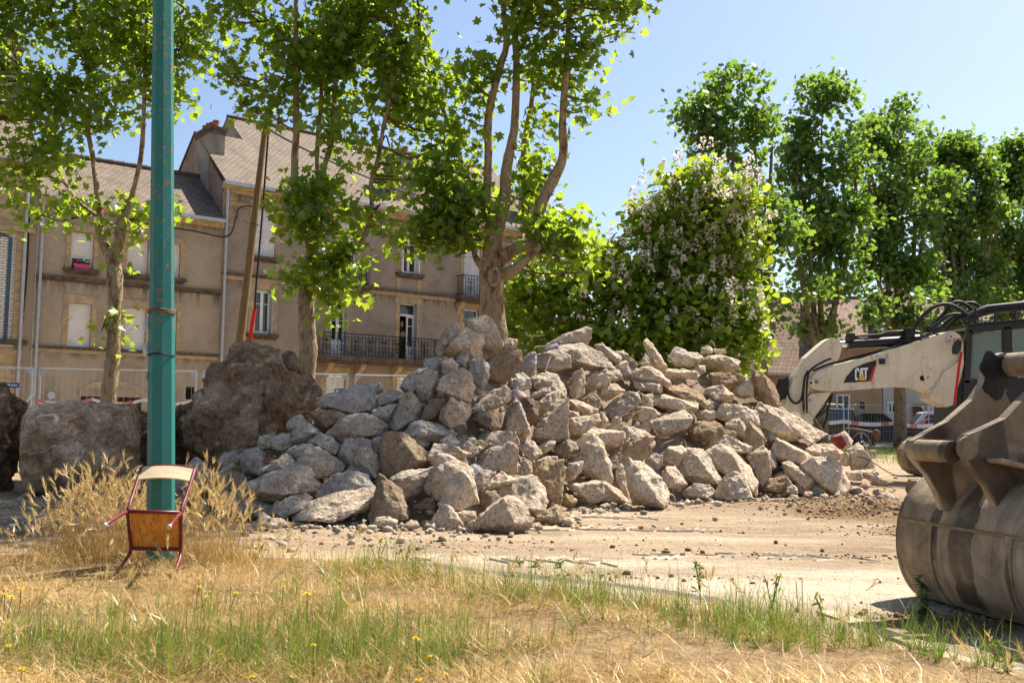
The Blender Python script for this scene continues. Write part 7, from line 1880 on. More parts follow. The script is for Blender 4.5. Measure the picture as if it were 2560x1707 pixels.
plate('lamp_bracket', [(988, 620), (1018, 565), (1024, 590), (1022, 640), (1000, 658), (986, 650)], -.31, -.282, M['excavator'], boom)
# maker's plate with lettering
def flat(name, pts, d, mat, parent): 
    mb = MB(); mb.prism([xa(a, b, d) for a, b in pts], Vector((0, -.003, 0))); return mb.build(name, mat, parent)
dec = flat('maker_plate', [(695, 776), (718, 730), (768, 672), (840, 640), (925, 614), (925, 655), (892, 764)], -.283, M['black_paint'], boom)
M['letter_white'] = plain('letter_white', (.78, .77, .74), .5, 0, .05, 5); M['letter_yellow'] = plain('letter_yellow', (.78, .38, .03), .5, 0, .05, 5)
flat('red_stripe', [(908, 662), (925, 656), (893, 763), (872, 765)], -.2865, M['red'], dec)
L = M['letter_white']; dz = -.2868
flat('letter', [(777, 684), (787, 672), (800, 671), (807, 680), (807, 700), (798, 701), (798, 686), (792, 683), (788, 690), (787, 735), (791, 742), (800, 742), (794, 757), (784, 758), (777, 748)], dz, L, dec)
flat('letter', [(816, 671), (830, 670), (836, 728), (826, 722), (824, 705), (822, 705), (819, 724), (805, 742), (808, 730)], dz, L, dec)
flat('letter', [(830, 671), (868, 667), (868, 682), (857, 683), (857, 746), (846, 742), (846, 684), (833, 685)], dz, L, dec)
flat('triangle', [(798, 758), (826, 720), (860, 757)], dz - .001, M['letter_yellow'], dec)
# stick (arm): goes down behind the heap
stick = plate('stick', [(572, 478), (600, 463), (640, 462), (672, 480), (690, 520), (668, 600), (640, 640), (560, 700), (480, 760), (450, 850), (420, 960), (350, 1120), (270, 1120), (290, 940), (305, 870), (350, 730), (430, 600), (520, 520)], -.20, .20, M['excavator'])
plate('stick_edge', [(575, 490), (520, 540), (430, 625), (356, 745), (340, 770), (352, 772), (372, 745), (442, 632), (530, 548), (580, 505)], -.225, -.201, M['excavator'], stick, .004)
disc(628, 492, 16, -.201, .05, M['excavator'], stick, 'pin_boss'); disc(455, 1005, 15, -.30, .05, M['excavator'], stick, 'pin_boss')
plate('stick_underside', [(440, 880), (470, 850), (612, 838), (560, 920), (478, 1040), (430, 1120), (350, 1120), (395, 1000)], -.16, .22, M['excavator'], stick)
plate('link', [(235, 820), (262, 745), (300, 735), (318, 760), (300, 880), (250, 900)], -.12, .12, M['black_paint'], stick)
# hydraulics on top
mb = MB(); mb.tube([xa(735, 507), xa(1200, 478)], 36 * K * YX / FPX, 16); cyl_ = mb.build('stick_cylinder', M['black_paint'], ex, smooth='auto')
mb = MB(); mb.tube([xa(640, 500), xa(740, 507)], 20 * K * YX / FPX, 14); mb.build('piston_rod', M['chrome'], cyl_, smooth='auto')
mb = MB(); mb.tube([xa(722, 508), xa(752, 506)], 40 * K * YX / FPX, 16); mb.tube([xa(1180, 480), xa(1225, 477)], 42 * K * YX / FPX, 16); mb.build('cylinder_gland', M['black_paint'], cyl_, smooth='auto')
mb = MB(); mb.tube([xa(1215, 480), xa(1290, 470)], 26 * K * YX / FPX, 12); mb.build('cylinder_eye', M['excavator'], cyl_, smooth='auto')
for (pp, r, nm) in (([(725, 452), (960, 438), (1000, 420), (1150, 410), (1230, 420)], 9, 'steel_pipe'), ([(730, 470), (940, 462), (985, 440), (1150, 428)], 7, 'steel_pipe'), ([(760, 458), (860, 470), (900, 452), (1140, 440)], 5, 'steel_pipe')):
    mb = MB(); mb.tube([xa(a, b, -.12) for a, b in pp], r * K * YX / FPX, 8); mb.build(nm, M['black_paint'], ex, smooth='auto')
for c_, s_ in ((xa(745, 455, -.1), (.14, .2, .16)), (xa(1150, 425, -.1), (.22, .2, .2)), (xa(1310, 405, -.1), (.3, .2, .14))): mb = MB(); mb.box(c_, s_); mb.build('hose_block', M['black_paint'], ex, bevel=.02)
hoses = [([(1140, 470), (1190, 400), (1250, 310), (1330, 245), (1420, 225), (1500, 255), (1560, 300)], 15, -.35), ([(1290, 395), (1340, 350), (1400, 290), (1450, 225), (1510, 210), (1570, 240), (1620, 290)], 14, -.15), ([(1300, 400), (1370, 350), (1430, 305), (1500, 295), (1560, 310)], 13, -.30), ([(1330, 420), (1390, 380), (1450, 325), (1520, 300), (1600, 300)], 13, -.1), ([(1400, 430), (1440, 370), (1500, 320), (1580, 300)], 11, .1), ([(1480, 240), (1560, 215), (1620, 222), (1650, 250)], 11, .2), ([(1560, 250), (1600, 212), (1640, 235)], 10, .3),
         ([(305, 735), (302, 800), (320, 880), (360, 918), (400, 890), (420, 800)], 9, -.32), ([(420, 990), (415, 850), (425, 740), (450, 690)], 9, -.34), ([(440, 985), (438, 850), (445, 740), (470, 680), (560, 625), (610, 605)], 8, -.36), ([(620, 850), (600, 920), (560, 980), (480, 1030)], 7, -.1), ([(612, 860), (590, 960), (575, 1030), (550, 1090)], 8, .05), ([(600, 870), (560, 950), (500, 1010), (430, 1060)], 6, 0),
         ([(480, 690), (610, 640), (760, 608), (1000, 545), (1090, 505), (1150, 450)], 8, -.2), ([(620, 640), (760, 598), (1000, 535), (1100, 490)], 6, -.1), ([(1290, 400), (1330, 430), (1380, 440)], 6, -.25), ([(1310, 395), (1290, 440), (1230, 455)], 6, -.2)]
for i, (pp, r, d_) in enumerate(hoses):
    mb = MB(); mb.tube(smooth_path([xa(a, b, d_) for a, b in pp], 6), r * K * YX / FPX * .92, 9); mb.build('hose', M['black'], ex, smooth=True)
# cab and roof guard
YC0 = -.35
cabp = [(1528, 905), (1548, 640), (1568, 420), (1590, 385), (1700, 362), (2250, 318), (2260, 1000), (1510, 1000)]
cbars = []
def bar(a, b, w_, dY=YC0, th=.10):
    A, B_ = xa(*a, dY), xa(*b, dY); d = (B_ - A).normalized(); n_ = Vector((-d.z, 0, d.x)) * (w_ * K * YX / FPX / 2)
    mb = MB(); mb.prism([A - n_, B_ - n_, B_ + n_, A + n_], Vector((0, th, 0))); mb.build('cab_frame', M['black_paint'], ex, bevel=.015)
bar((1548, 1000), (1582, 400), 42); bar((1570, 398), (2260, 335), 58); bar((1850, 1000), (1846, 380), 62); bar((1535, 768), (2240, 745), 26); bar((2240, 1000), (2240, 330), 60)
for dY in (1.15,): bar((1575, 1000), (1600, 400), 30, dY); bar((1590, 398), (2260, 340), 40, dY); bar((1860, 1000), (1850, 380), 40, dY); bar((2240, 1000), (2240, 330), 50, dY)
mb = MB(); mb.box2(xa(1575, 398, YC0) + ZD * .04, xa(2260, 335, YC0) - xa(1575, 398, YC0), Vector((0, 1.6, 0)), Vector((0, 0, .07))); mb.build('cab_roof', M['black_paint'], ex, bevel=.02)
mb = MB(); mb.prism([xa(a, b, YC0 + .02) for a, b in ((1548, 775), (2240, 750), (2240, 1080), (1530, 1080))], Vector((0, 1.5, 0))); mb.build('cab_door_panel', M['black_paint'], ex, bevel=.02)
def glassmat():
    t = NT('cab_glass'); co = t.coord(); b = t.b; b.inputs['Transmission Weight'].default_value = .72; b.inputs['IOR'].default_value = 1.25
    return t.fin((.40, .48, .43), .04, None, 0, .8)
M['cab_glass'] = glassmat()
for pts in ([(1602, 436), (1810, 410), (1816, 748), (1562, 760)], [(1884, 400), (2200, 375), (2205, 735), (1880, 745)]):
    mb = MB(); mb.prism([xa(a, b, YC0 + .05) for a, b in pts], Vector((0, .008, 0))); mb.build('cab_window', M['cab_glass'], ex)
    mb = MB(); mb.prism([xa(a, b, 1.2) for a, b in pts], Vector((0, .008, 0))); mb.build('cab_window', M['cab_glass'], ex)
mb = MB(); mb.box(xa(2010, 820, .4), (.55, .5, .16)); mb.box(xa(2090, 650, .4), (.14, .5, .75)); mb.build('operator_seat', M['black'], ex, bevel=.05)
mb = MB(); mb.prism([xa(a, b, -.62) for a, b in ((1478, 492), (1500, 472), (1528, 478), (1520, 545), (1495, 578), (1468, 572), (1465, 530))], Vector((0, .09, 0))); mi = mb.build('mirror', M['black_paint'], ex, bevel=.02)
mb = MB(); mb.tube([xa(1545, 470, -.58), xa(1470, 468, -.58), xa(1466, 540, -.58)], .011, 6); mb.build('mirror_arm', M['red'], mi)
mb = MB(); mb.tube([xa(1522, 560, -.5), xa(1508, 640, -.5), xa(1488, 800, -.5), xa(1472, 930, -.5)], .028, 8); mb.build('handrail', M['red'], ex, smooth='auto')
def grd(pts, r):
    mb = MB(); mb.tube(pts, r, 8); mb.build('roof_guard', M['black_paint'], ex, smooth='auto')
grd([xa(1520, 340, -.35), xa(1600, 285, -.35), xa(1700, 245, -.35), xa(2260, 185, -.35)], .05); grd([xa(1540, 370, -.35), xa(1640, 310, -.35), xa(1760, 275, -.35), xa(2260, 230, -.35)], .035)
grd([xa(1560, 330, 1.1), xa(1700, 262, 1.1), xa(2260, 205, 1.1)], .05)
for a in (1620, 1760, 1900): grd([xa(a, 385, -.35), xa(a, 250 - (a - 1700) * .1, -.35)], .03)
for i in range(13):
    a = 1660 + i * 46; p = xa(a, 262 - (a - 1700) * .09, -.33); mb = MB(); mb.box2(p, Vector((.07, 0, -.02)), Vector((.05, 1.4, 0)), Vector((0, 0, .02))); mb.build('guard_slat', M['black_paint'], ex)
# upper body and tracks, behind the bucket
Xc = gp(2600, 22.4)
mb = MB(); mb.box2(Vector((gp(2430, 22).x, 21.4, 1.15)), Vector((4.2, 0, 0)), Vector((0, 2.6, 0)), Vector((0, 0, .35))); mb.box2(Vector((gp(2640, 22).x, 21.4, 1.5)), Vector((2.6, 0, 0)), Vector((0, 2.6, 0)), Vector((0, 0, 1.0))); mb.build('upper_body', M['excavator'], ex, bevel=.05)
for yy in (20.9, 23.5):
    x0 = gp(2330, 22).x; mb = MB(); pr = []
    for q in np.linspace(PI / 2, 3 * PI / 2, 9): pr.append((x0 + .45 + math.cos(q) * .45, .45 + math.sin(q) * .45))
    for q in np.linspace(-PI / 2, PI / 2, 9): pr.append((x0 + 3.9 + math.cos(q) * .45, .45 + math.sin(q) * .45))
    mb.prism([Vector((x, yy, z)) for x, z in pr], Vector((0, .6, 0))); tk = mb.build('track', M['steel'], ex, bevel=.02)
    mb = MB()
    for i in range(22):
        x = x0 + .45 + i * .16; mb.box2(Vector((x, yy - .01, .88)), Vector((.1, 0, 0)), Vector((0, .62, 0)), Vector((0, 0, .04))); mb.box2(Vector((x, yy - .01, -.02)), Vector((.1, 0, 0)), Vector((0, .62, 0)), Vector((0, 0, .03)))
    mb.build('track_pads', M['black_paint'], tk)

# ------------------------------------------------------------------ big digging bucket in front, resting on its back
AX = Vector((-.245, .97, 0)).normalized()                 # across the bucket: away from the viewer
PX_ = Vector((AX.y, -AX.x, 0))                            # to the right
Bo = on_z(2296, 1492)                                     # far end, where the shell meets the ground
bk = thing('digger_bucket', 'huge worn steel digger bucket with hinge ears resting on the ground', 'digger bucket', Bo)
pl_n = AX
def bpx(px, py, s=0.0):
    """pixel on the section plane s metres nearer than the far end -> (p, z)"""
    P0 = Bo - AX * s; q = on_plane(px, py, P0, AX) - P0; return q.dot(PX_), q.z
def bp(p, z, s): return Bo - AX * s + PX_ * p + ZD * z
shell = [bpx(x, y) for x, y in ((2420, 1130), (2365, 1158), (2313, 1198), (2284, 1228), (2262, 1262), (2252, 1300), (2247, 1345), (2250, 1395), (2262, 1440), (2280, 1472), (2300, 1496))]
zt0 = shell[-1][1]
shell = [(p, max(z - min(zt0, 0), .0)) for p, z in shell]
last = shell[-1]; shell += [(last[0] + .10, .012), (last[0] + .30, -.015), (last[0] + .62, .0), (last[0] + .95, .06), (last[0] + 1.2, .16)]
SP = []
for i in range(len(shell) - 1):
    for k_ in range(4):
        t_ = k_ / 4; SP.append((shell[i][0] * (1 - t_) + shell[i + 1][0] * t_, shell[i][1] * (1 - t_) + shell[i + 1][1] * t_))
SP.append(shell[-1])
for _ in range(3): SP = [SP[0]] + [((SP[i - 1][0] + 2 * SP[i][0] + SP[i + 1][0]) / 4, (SP[i - 1][1] + 2 * SP[i][1] + SP[i + 1][1]) / 4) for i in range(1, len(SP) - 1)] + [SP[-1]]
WB = 1.75; nW = 40; V = []; th = .035
ctr = (.55, .45)
def dent(p, z, s):
    v = noise.noise(Vector((p * 2.2, s * 2.2, z * 2.2))) * .016 + noise.noise(Vector((p * 7, s * 7, z * 7))) * .005
    d = Vector((p - ctr[0], z - ctr[1])).normalized(); return p + d.x * v, z + d.y * v
rows = []
for j in range(nW + 1):
    s = WB * j / nW; rows.append([bp(*dent(p, z, s), s) for p, z in SP])
n = len(SP); nv0 = (nW + 1) * n
Vs = [p for r in rows for p in r]
for j in range(nW + 1):
    s = WB * j / nW
    for p, z in SP:
        d = Vector((ctr[0] - p, ctr[1] - z)).normalized() * th; q = dent(p, z, s); Vs.append(bp(q[0] + d.x, q[1] + d.y, s))
Fq = []
for j in range(nW):
    for i in range(n - 1):
        a = j * n + i; Fq += [(a, a + 1, a + n + 1, a + n), (nv0 + a, nv0 + a + n, nv0 + a + n + 1, nv0 + a + 1)]
for i in range(n - 1): Fq += [(i, nv0 + i, nv0 + i + 1, i + 1), (nW * n + i, nW * n + i + 1, nv0 + nW * n + i + 1, nv0 + nW * n + i)]
for j in range(nW): Fq += [(j * n, j * n + n, nv0 + j * n + n, nv0 + j * n), (j * n + n - 1, nv0 + j * n + n - 1, nv0 + j * n + 2 * n - 1, j * n + 2 * n - 1)]
mb = MB(); mb.add(Vs, Fq); M['steel_shell'] = mat_steel_worn(((-AX.x, -AX.y, 0), ((.33, .42, .32, 2), (.55, .76, .05, 2)))); sh = mb.build('shell', M['steel_shell'], bk, smooth='auto')
# side plates, rim wear strips and the weld seam
for s, nm in ((-.001, 'side_plate'), (WB + .041, 'side_plate')):
    mb = MB(); mb.prism([bp(p, z, s) for p, z in SP[::2]] + [bp(SP[-1][0] + .1, .5, s), bp(SP[0][0] + .35, SP[0][1] + .02, s)], AX * .04); mb.build(nm, M['steel'], bk)
si = min(range(n), key=lambda i: abs(SP[i][1] - bpx(2252, 1300)[1]) + (0 if i < n // 2 else 9))
mb = MB(); mb.tube([bp(*dent(*SP[si], WB * j / nW), WB * j / nW) for j in range(nW + 1)], .013, 8); mb.build('weld_seam', M['seam'] if 'seam' in M else plain('weld_seam_rust', (.25, .165, .085), .8, 0, .3, 20, .4, 60), sh, smooth=True)
mb = MB()
for off in (3, ):
    mb.tube([bp(*dent(*SP[n - 22], WB * j / nW), WB * j / nW) for j in range(nW + 1)], .011, 6)
mb.build('weld_seam', plain('weld_seam_dark', (.14, .10, .065), .8, 0, .3, 20, .4, 60), sh, smooth=True)
for s0, s1 in ((.30, .36), (1.05, 1.11)):                 # wear bands round the back
    mb = MB(); q0 = [bp(*dent(*p, s0), s0) for p in SP[n // 3:]]; q1 = [bp(*dent(*p, s1), s1) for p in SP[n // 3:]]; m_ = len(q0); o0 = [bp(p[0] + (p[0] - ctr[0]) * .018, p[1] + (p[1] - ctr[1]) * .018, s0) for p in SP[n // 3:]]; o1 = [bp(p[0] + (p[0] - ctr[0]) * .018, p[1] + (p[1] - ctr[1]) * .018, s1) for p in SP[n // 3:]]
    mb.add(q0 + o0 + o1 + q1, [(k_ * m_ + i, k_ * m_ + i + 1, (k_ + 1) * m_ + i + 1, (k_ + 1) * m_ + i) for k_ in range(3) for i in range(m_ - 1)]); mb.build('wear_strip', M['steel'], sh, smooth='auto')
# hinge ears
ZE = (2160, 850); KE = 400 / 784
def ear(pts, s, w_, nm='hinge_ear'):
    mb = MB(); mb.prism([bp(*bpx(ZE[0] + a * KE, ZE[1] + b * KE, s), s) for a, b in pts], AX * -w_); return mb.build(nm, M['steel'], bk, bevel=.014)
s1, s2 = .42, .80
e1_ = ear([(360, 830), (330, 745), (285, 660), (215, 585), (190, 530), (205, 490), (250, 465), (380, 395), (500, 290), (550, 215), (575, 130), (605, 80), (650, 62), (690, 75), (712, 120), (705, 200), (660, 260), (700, 340), (760, 400), (900, 520), (900, 800), (700, 860), (500, 850)], s1, .07)
e2_ = ear([(625, 850), (600, 780), (560, 700), (490, 620), (445, 555), (438, 500), (470, 460), (560, 425), (655, 380), (720, 310), (800, 230), (850, 130), (900, 60), (990, 60), (1010, 160), (1100, 500), (1150, 800), (900, 900), (750, 880)], s2, .08)
def pin(a, b, sA, sB, r, nm, mat):
    c = bpx(ZE[0] + a * KE, ZE[1] + b * KE, sA); mb = MB(); mb.tube([bp(*c, sA), bp(*c, sB)], r, 20); return mb.build(nm, mat, bk, smooth='auto', bevel=.008)
pin(250, 537, s1 + .02, s2 + .02, .072, 'hinge_pin', M['steel'])
pin(655, 125, s1 - .06, s2 + .5, .082, 'hinge_pin', M['steel'])
cc_ = bpx(ZE[0] + 500 * KE, ZE[1] + 530 * KE, s2 + .08); mb = MB(); mb.tube([bp(*cc_, s2 + .078), bp(*cc_, s2 + .098)], .075, 22); mb.build('pin_boss', M['steel'], e2_, bevel=.006)
cc_ = bpx(ZE[0] + 655 * KE, ZE[1] + 130 * KE, s1 + .07)
mb = MB(); mb.prism([bp(*bpx(ZE[0] + a * KE, ZE[1] + b * KE, s2 + .09), s2 + .081) for a, b in ((590, 575), (900, 640), (900, 665), (595, 598))], AX * -.16); mb.build('gusset', M['steel'], e2_, bevel=.006)
# grease round the upper pin
M['grease'] = plain('black_grease', (.012, .010, .009), .45, 0, .4, 14, .6, 40, .4)
gp_ = [(c0 + math.cos(q) * rr, c1 + math.sin(q) * rr) for q, rr, c0, c1 in [(q, .15 * (1 + .18 * math.sin(q * 3 + 1) + .1 * math.sin(q * 7)), cc_[0] + .0, cc_[1] - .055) for q in np.linspace(0, 2 * PI, 30, endpoint=False)]]
mb = MB(); mb.prism([bp(p, z, s1 + .071) for p, z in gp_], AX * -.006); mb.build('grease', M['grease'], e1_)
# front lip with teeth, on the far side from the viewer
mb = MB(); lp0 = SP[-1]
for j in range(5):
    s = .1 + j * (WB - .2) / 4; mb.prism([bp(lp0[0] - .02, lp0[1], s - .05), bp(lp0[0] + .26, lp0[1] + .10, s - .03), bp(lp0[0] + .26, lp0[1] + .13, s - .03), bp(lp0[0] - .02, lp0[1] + .08, s - .05)], AX * -.1)
mb.build('teeth', M['steel'], bk)
# ------------------------------------------------------------------ grass
def blade_mat(name, a, b, trans, tw=.35):
    return leaf_mat(name, a, b, trans, tw, .04)
M['straw'] = blade_mat('dry_straw', (.22, .115, .026), (.74, .515, .20), (.55, .36, .11), .22)
M['green_blade'] = blade_mat('green_blade', (.045, .10, .014), (.21, .27, .045), (.28, .38, .04), .38)
M['awn'] = blade_mat('barley_awn', (.52, .36, .13), (.78, .60, .30), (.62, .45, .18), .35)
M['yellow'] = plain('yellow_petal', (.78, .50, .01), .6, 0, .12, 30)

def blades(base, h, lean_dir, lean, width, r, seg=3, curl=.5, flatz=None):
    """ribbons: base (n,3), heights, lean direction angle, lean amount 0..1 -> verts, faces"""
    n = len(base); t = np.linspace(0, 1, seg + 1)
    dx, dy = np.cos(lean_dir), np.sin(lean_dir)
    up = np.sqrt(np.clip(1 - lean ** 2, .0, 1))
    px_, py_ = -dy, dx; tw = r.uniform(0, PI, n)
    wx = np.cos(tw) * px_ + .35 * np.sin(tw) * dx; wy = np.cos(tw) * py_ + .35 * np.sin(tw) * dy
    V = np.zeros((n, (seg + 1) * 2 - 1, 3)); k = 0
    wob = r.normal(0, .10, (n, 2)) * h[:, None]
    for i, tt in enumerate(t):
        hor = h * lean * (tt * (1 - curl) + curl * tt ** 2); ver = h * up * (tt - .25 * curl * lean * tt ** 2)
        c = base + np.stack([dx * hor + wob[:, 0] * math.sin(tt * PI), dy * hor + wob[:, 1] * math.sin(tt * PI), ver], 1)
        w_ = width * (1 - tt) ** .6 * .5
        if i < seg:
            V[:, k] = c + np.stack([wx * w_, wy * w_, 0 * w_], 1); V[:, k + 1] = c - np.stack([wx * w_, wy * w_, 0 * w_], 1); k += 2
        else: V[:, k] = c
    m = V.shape[1]; f = []
    for i in range(seg - 1): a = i * 2; f += [(a, a + 1, a + 3), (a, a + 3, a + 2)]
    a = (seg - 1) * 2; f.append((a, a + 1, a + 2))
    F = (np.array(f)[None] + (np.arange(n) * m)[:, None, None]).reshape(-1, 3)
    return V.reshape(-1, 3), F, m
def emit(name, parts, mat, label, cat):
    V = []; F = []; T = []; b = 0
    for v, f, t in parts: V.append(v); F.append(f + b); T.append(t); b += len(v)
    o = np_mesh(name, np.concatenate(V), np.concatenate(F), mat, tint=np.concatenate(T)); tag(o, label, cat, kind='stuff'); return o

r = np.random.default_rng(404)
def area(n, ymin=3.7, far=None):
    """random places on the grass in front of its edge"""
    out = []
    while sum(len(a) for a in out) < n:
        y = r.uniform(ymin, 10.2, n * 2); x = r.uniform(-1, 1, n * 2) * (y * .56 + .3)
        e = edge_y(x) + .12 * fbm(x, y, 2.0, 3, 5); k = (y < e); out.append(np.stack([x[k], y[k]], 1))
    return np.concatenate(out)[:n]
def field(p, s, seed): return fbm(p[:, 0], p[:, 1], s, 4, seed)
def gz3(p): return np.column_stack([p, ground_z(p[:, 0], p[:, 1])])
# patches read from the photograph: bare soil and green growth
def spot(p, px, py, rx, ry, rot=0.0):
    c = on_z(px, py); dx, dy = p[:, 0] - c.x, p[:, 1] - c.y; return np.exp(-((dx / rx) ** 2 + (dy / ry) ** 2))
BARE = ((300, 1570, .35, .12), (650, 1450, .3, .15), (1500, 1610, .5, .12), (1150, 1690, .5, .12), (520, 1505, .3, .1), (200, 1490, .3, .12), (980, 1500, .3, .12), (1300, 1575, .45, .10), (1330, 1600, .40, .12), (2150, 1690, .9, .25), (1750, 1640, .5, .16), (1900, 1665, .7, .16), (2380, 1700, .6, .3), (1560, 1668, .4, .10), (1020, 1580, .2, .06))
GREEN = ((420, 1690, .8, .3), (700, 1670, .6, .35), (930, 1640, .35, .35), (880, 1690, .6, .3), (560, 1690, .7, .25), (1330, 1480, .5, .35), (1480, 1500, .45, .35), (1110, 1460, .5, .4), (1880, 1590, .55, .3), (2050, 1600, .6, .3), (1750, 1500, .5, .3), (1260, 1640, .4, .2), (2100, 1640, .8, .2), (100, 1640, .6, .4), (900, 1440, .5, .4), (1960, 1545, .5, .25), (1600, 1520, .5, .3))
def bare(p): return np.clip(sum(spot(p, *b) for b in BARE), 0, 1)
def green(p): return np.clip(sum(spot(p, *b) for b in GREEN) * .9, 0, 1)

# 1. flattened straw
p = area(66000); cl_ = field(p, 2.6, 21) + .6 * field(p, 7.0, 22)
keep = r.random(len(p)) > np.clip(bare(p) * 1.25 + .75 * (cl_ < -.22) + .35 * (cl_ < .0), 0, .97); p = p[keep]
n = len(p); ang = np.where(r.random(n) < .45, field(p, 1.6, 31) * 7.0 + r.normal(0, .8, n), r.uniform(0, 2 * PI, n)); h = np.clip(r.lognormal(-1.85, .45, n), .05, .36)
lean = np.clip(r.beta(14, 1.0, n), .6, .999)
b3 = gz3(p); b3[:, 2] += np.clip(r.exponential(.012, n), 0, .06) + .045 * np.clip(field(p, 2.6, 21) + .3, 0, 1)
V, F, m = blades(b3, h, ang, lean, r.uniform(.0024, .0046, n), r, 3, .5); ti = np.repeat(np.clip(r.beta(1.3, 1.4, n) + .4 * field(p, 1.6, 51) + .2 * field(p, 6.0, 52), 0, 1), m)
emit('dry_grass', [(V, F, ti)], M['straw'], 'flattened golden dry grass covering the foreground', 'grass')
# 2. standing dry stems with bristly ears, thick round the lamp post
def spread_px(n, px, py, rx, ry):
    c = on_z(px, py); return r.normal(0, 1, (n, 2)) * (rx, ry) + (c.x, c.y)
tuft = np.concatenate([spread_px(520, 240, 1402, .24, .20), spread_px(280, 310, 1404, .25, .15), spread_px(400, 500, 1412, .22, .22), spread_px(50, 120, 1405, .10, .12), spread_px(60, 600, 1430, .2, .2)])
tuft = tuft[(np.abs(tuft[:, 0] - pb.x) > .04) | (tuft[:, 1] < pb.y - .1)]
th_ = np.clip(r.normal(.56, .15, len(tuft)), .12, .82); th_ *= np.clip(1.08 - .55 * np.minimum(np.abs(tuft[:, 0] - on_z(260, 1402).x), np.abs(tuft[:, 0] - on_z(500, 1412).x)) / .45, .3, 1)
cchair = on_z(388, 1425); inchair = (np.abs(tuft[:, 0] - cchair.x + .02) < .33) & (tuft[:, 1] < pb.y - .02); th_[inchair] *= .22
scat = area(520); scat = scat[r.random(len(scat)) > bare(scat)]; sh_ = np.clip(r.normal(.21, .08, len(scat)), .08, .45)
edge_s = area(900); edge_s = edge_s[(edge_y(edge_s[:, 0]) - edge_s[:, 1]) < .8]; eh = np.clip(r.normal(.15, .07, len(edge_s)), .05, .36)
P2 = np.concatenate([tuft, scat, edge_s]); H2 = np.concatenate([th_, sh_, eh]); n = len(P2); a2 = r.uniform(0, 2 * PI, n); l2 = np.clip(r.beta(1.6, 4.5, n), .03, .8)
b3 = gz3(P2); V, F, m = blades(b3, H2, a2, l2, np.full(n, .0036), r, 4, .6); parts = [(V, F, np.repeat(r.beta(2, 2, n), m))]
tip = V.reshape(n, m, 3)[:, -1]; prev = V.reshape(n, m, 3)[:, -2]; tip_dir = tip - prev; tip_dir /= np.linalg.norm(tip_dir, axis=1, keepdims=True)
# leafy filler at the tufts' feet
fl = np.concatenate([spread_px(1800, 255, 1404, .27, .22), spread_px(1600, 490, 1416, .30, .24)]); fh = np.clip(r.normal(.20, .09, len(fl)), .05, .45)
ic = (np.abs(fl[:, 0] - cchair.x + .02) < .33) & (fl[:, 1] < pb.y - .02); fh[ic] *= .3
V3, F3, m3 = blades(gz3(fl), fh, r.uniform(0, 2 * PI, len(fl)), np.clip(r.beta(2, 3, len(fl)), .05, .9), r.uniform(.003, .006, len(fl)), r, 3, .7); parts.append((V3, F3, np.repeat(r.beta(2, 2.2, len(fl)), m3)))
emit('standing_straw', parts, M['straw'], 'tall dry grass stems standing round the lamp post and chair', 'grass')
has = np.concatenate([r.random(len(tuft)) < .62, r.random(len(scat)) < .35, r.random(len(edge_s)) < .30]); tp_, td = tip[has], tip_dir[has]; n = len(tp_); na = 11
droop = r.uniform(0, 2 * PI, n); td = td + np.stack([np.cos(droop) * .4, np.sin(droop) * .4, -.1 * np.ones(n)], 1); td /= np.linalg.norm(td, axis=1, keepdims=True)
ob = np.cross(td, np.array([0.3, .5, .2])); ob /= np.linalg.norm(ob, axis=1, keepdims=True); oc = np.cross(td, ob)
Va = []; hl = r.uniform(.075, .125, n)[:, None]
for i in range(na):
    f_ = i / na; q = r.uniform(0, 2 * PI, (n, 1)); side = ob * np.cos(q) + oc * np.sin(q); s0 = tp_ + td * hl * (f_ * .75); e = s0 + td * hl * (.62 - .1 * f_) + side * hl * (.13 + .10 * r.random((n, 1))); wd = np.cross(td, side) * .0014
    Va += [s0 + wd + side * .004, s0 - wd - side * .002, e]
Va = np.stack(Va, 1); F_ = (np.arange(na * 3).reshape(na, 3)[None] + (np.arange(n) * na * 3)[:, None, None]).reshape(-1, 3)
emit('barley_ears', [(Va.reshape(-1, 3), F_, np.repeat(r.beta(2, 1.6, n), na * 3))], M['awn'], 'bristly pale wild barley ears above the dry grass', 'grass')
# 3. green growth
p = area(60000); g = green(p); keep = r.random(len(p)) < (g * .38 + .05) * (1 - .8 * bare(p)); p = p[keep]; n = len(p)
h = np.clip(r.normal(.11, .06, n) * (.55 + .8 * green(p)), .03, .42); V, F, m = blades(gz3(p), h, r.uniform(0, 2 * PI, n), np.clip(r.beta(2, 3.2, n), .02, .85), r.uniform(.003, .0065, n), r, 3, .6)
q_ = np.concatenate([spread_px(k_, px, py, rx, ry) for k_, px, py, rx, ry in ((380, 700, 1680, .5, .3), (300, 930, 1650, .35, .3), (260, 430, 1690, .6, .25), (120, 560, 1560, .5, .4), (220, 1340, 1490, .35, .25), (200, 1480, 1510, .3, .2), (220, 1900, 1580, .4, .2), (160, 2050, 1620, .4, .2), (120, 1100, 1430, .4, .2), (150, 120, 1640, .5, .3))])
q_ = q_[q_[:, 1] < edge_y(q_[:, 0])]; k_ = len(q_); V5, F5, m5 = blades(gz3(q_), np.clip(r.normal(.24, .08, k_), .1, .44), r.uniform(0, 2 * PI, k_), np.clip(r.beta(1.4, 6, k_), .02, .6), r.uniform(.004, .0065, k_), r, 4, .7)
emit('green_grass', [(V5, F5, np.repeat(r.beta(1.5, 2.5, k_), m5)), (V, F, np.repeat(np.clip(r.beta(2, 2, n) + .25 * field(p, 1.4, 61), 0, 1), m))], M['green_blade'], 'patches of green grass among the dry straw', 'grass')
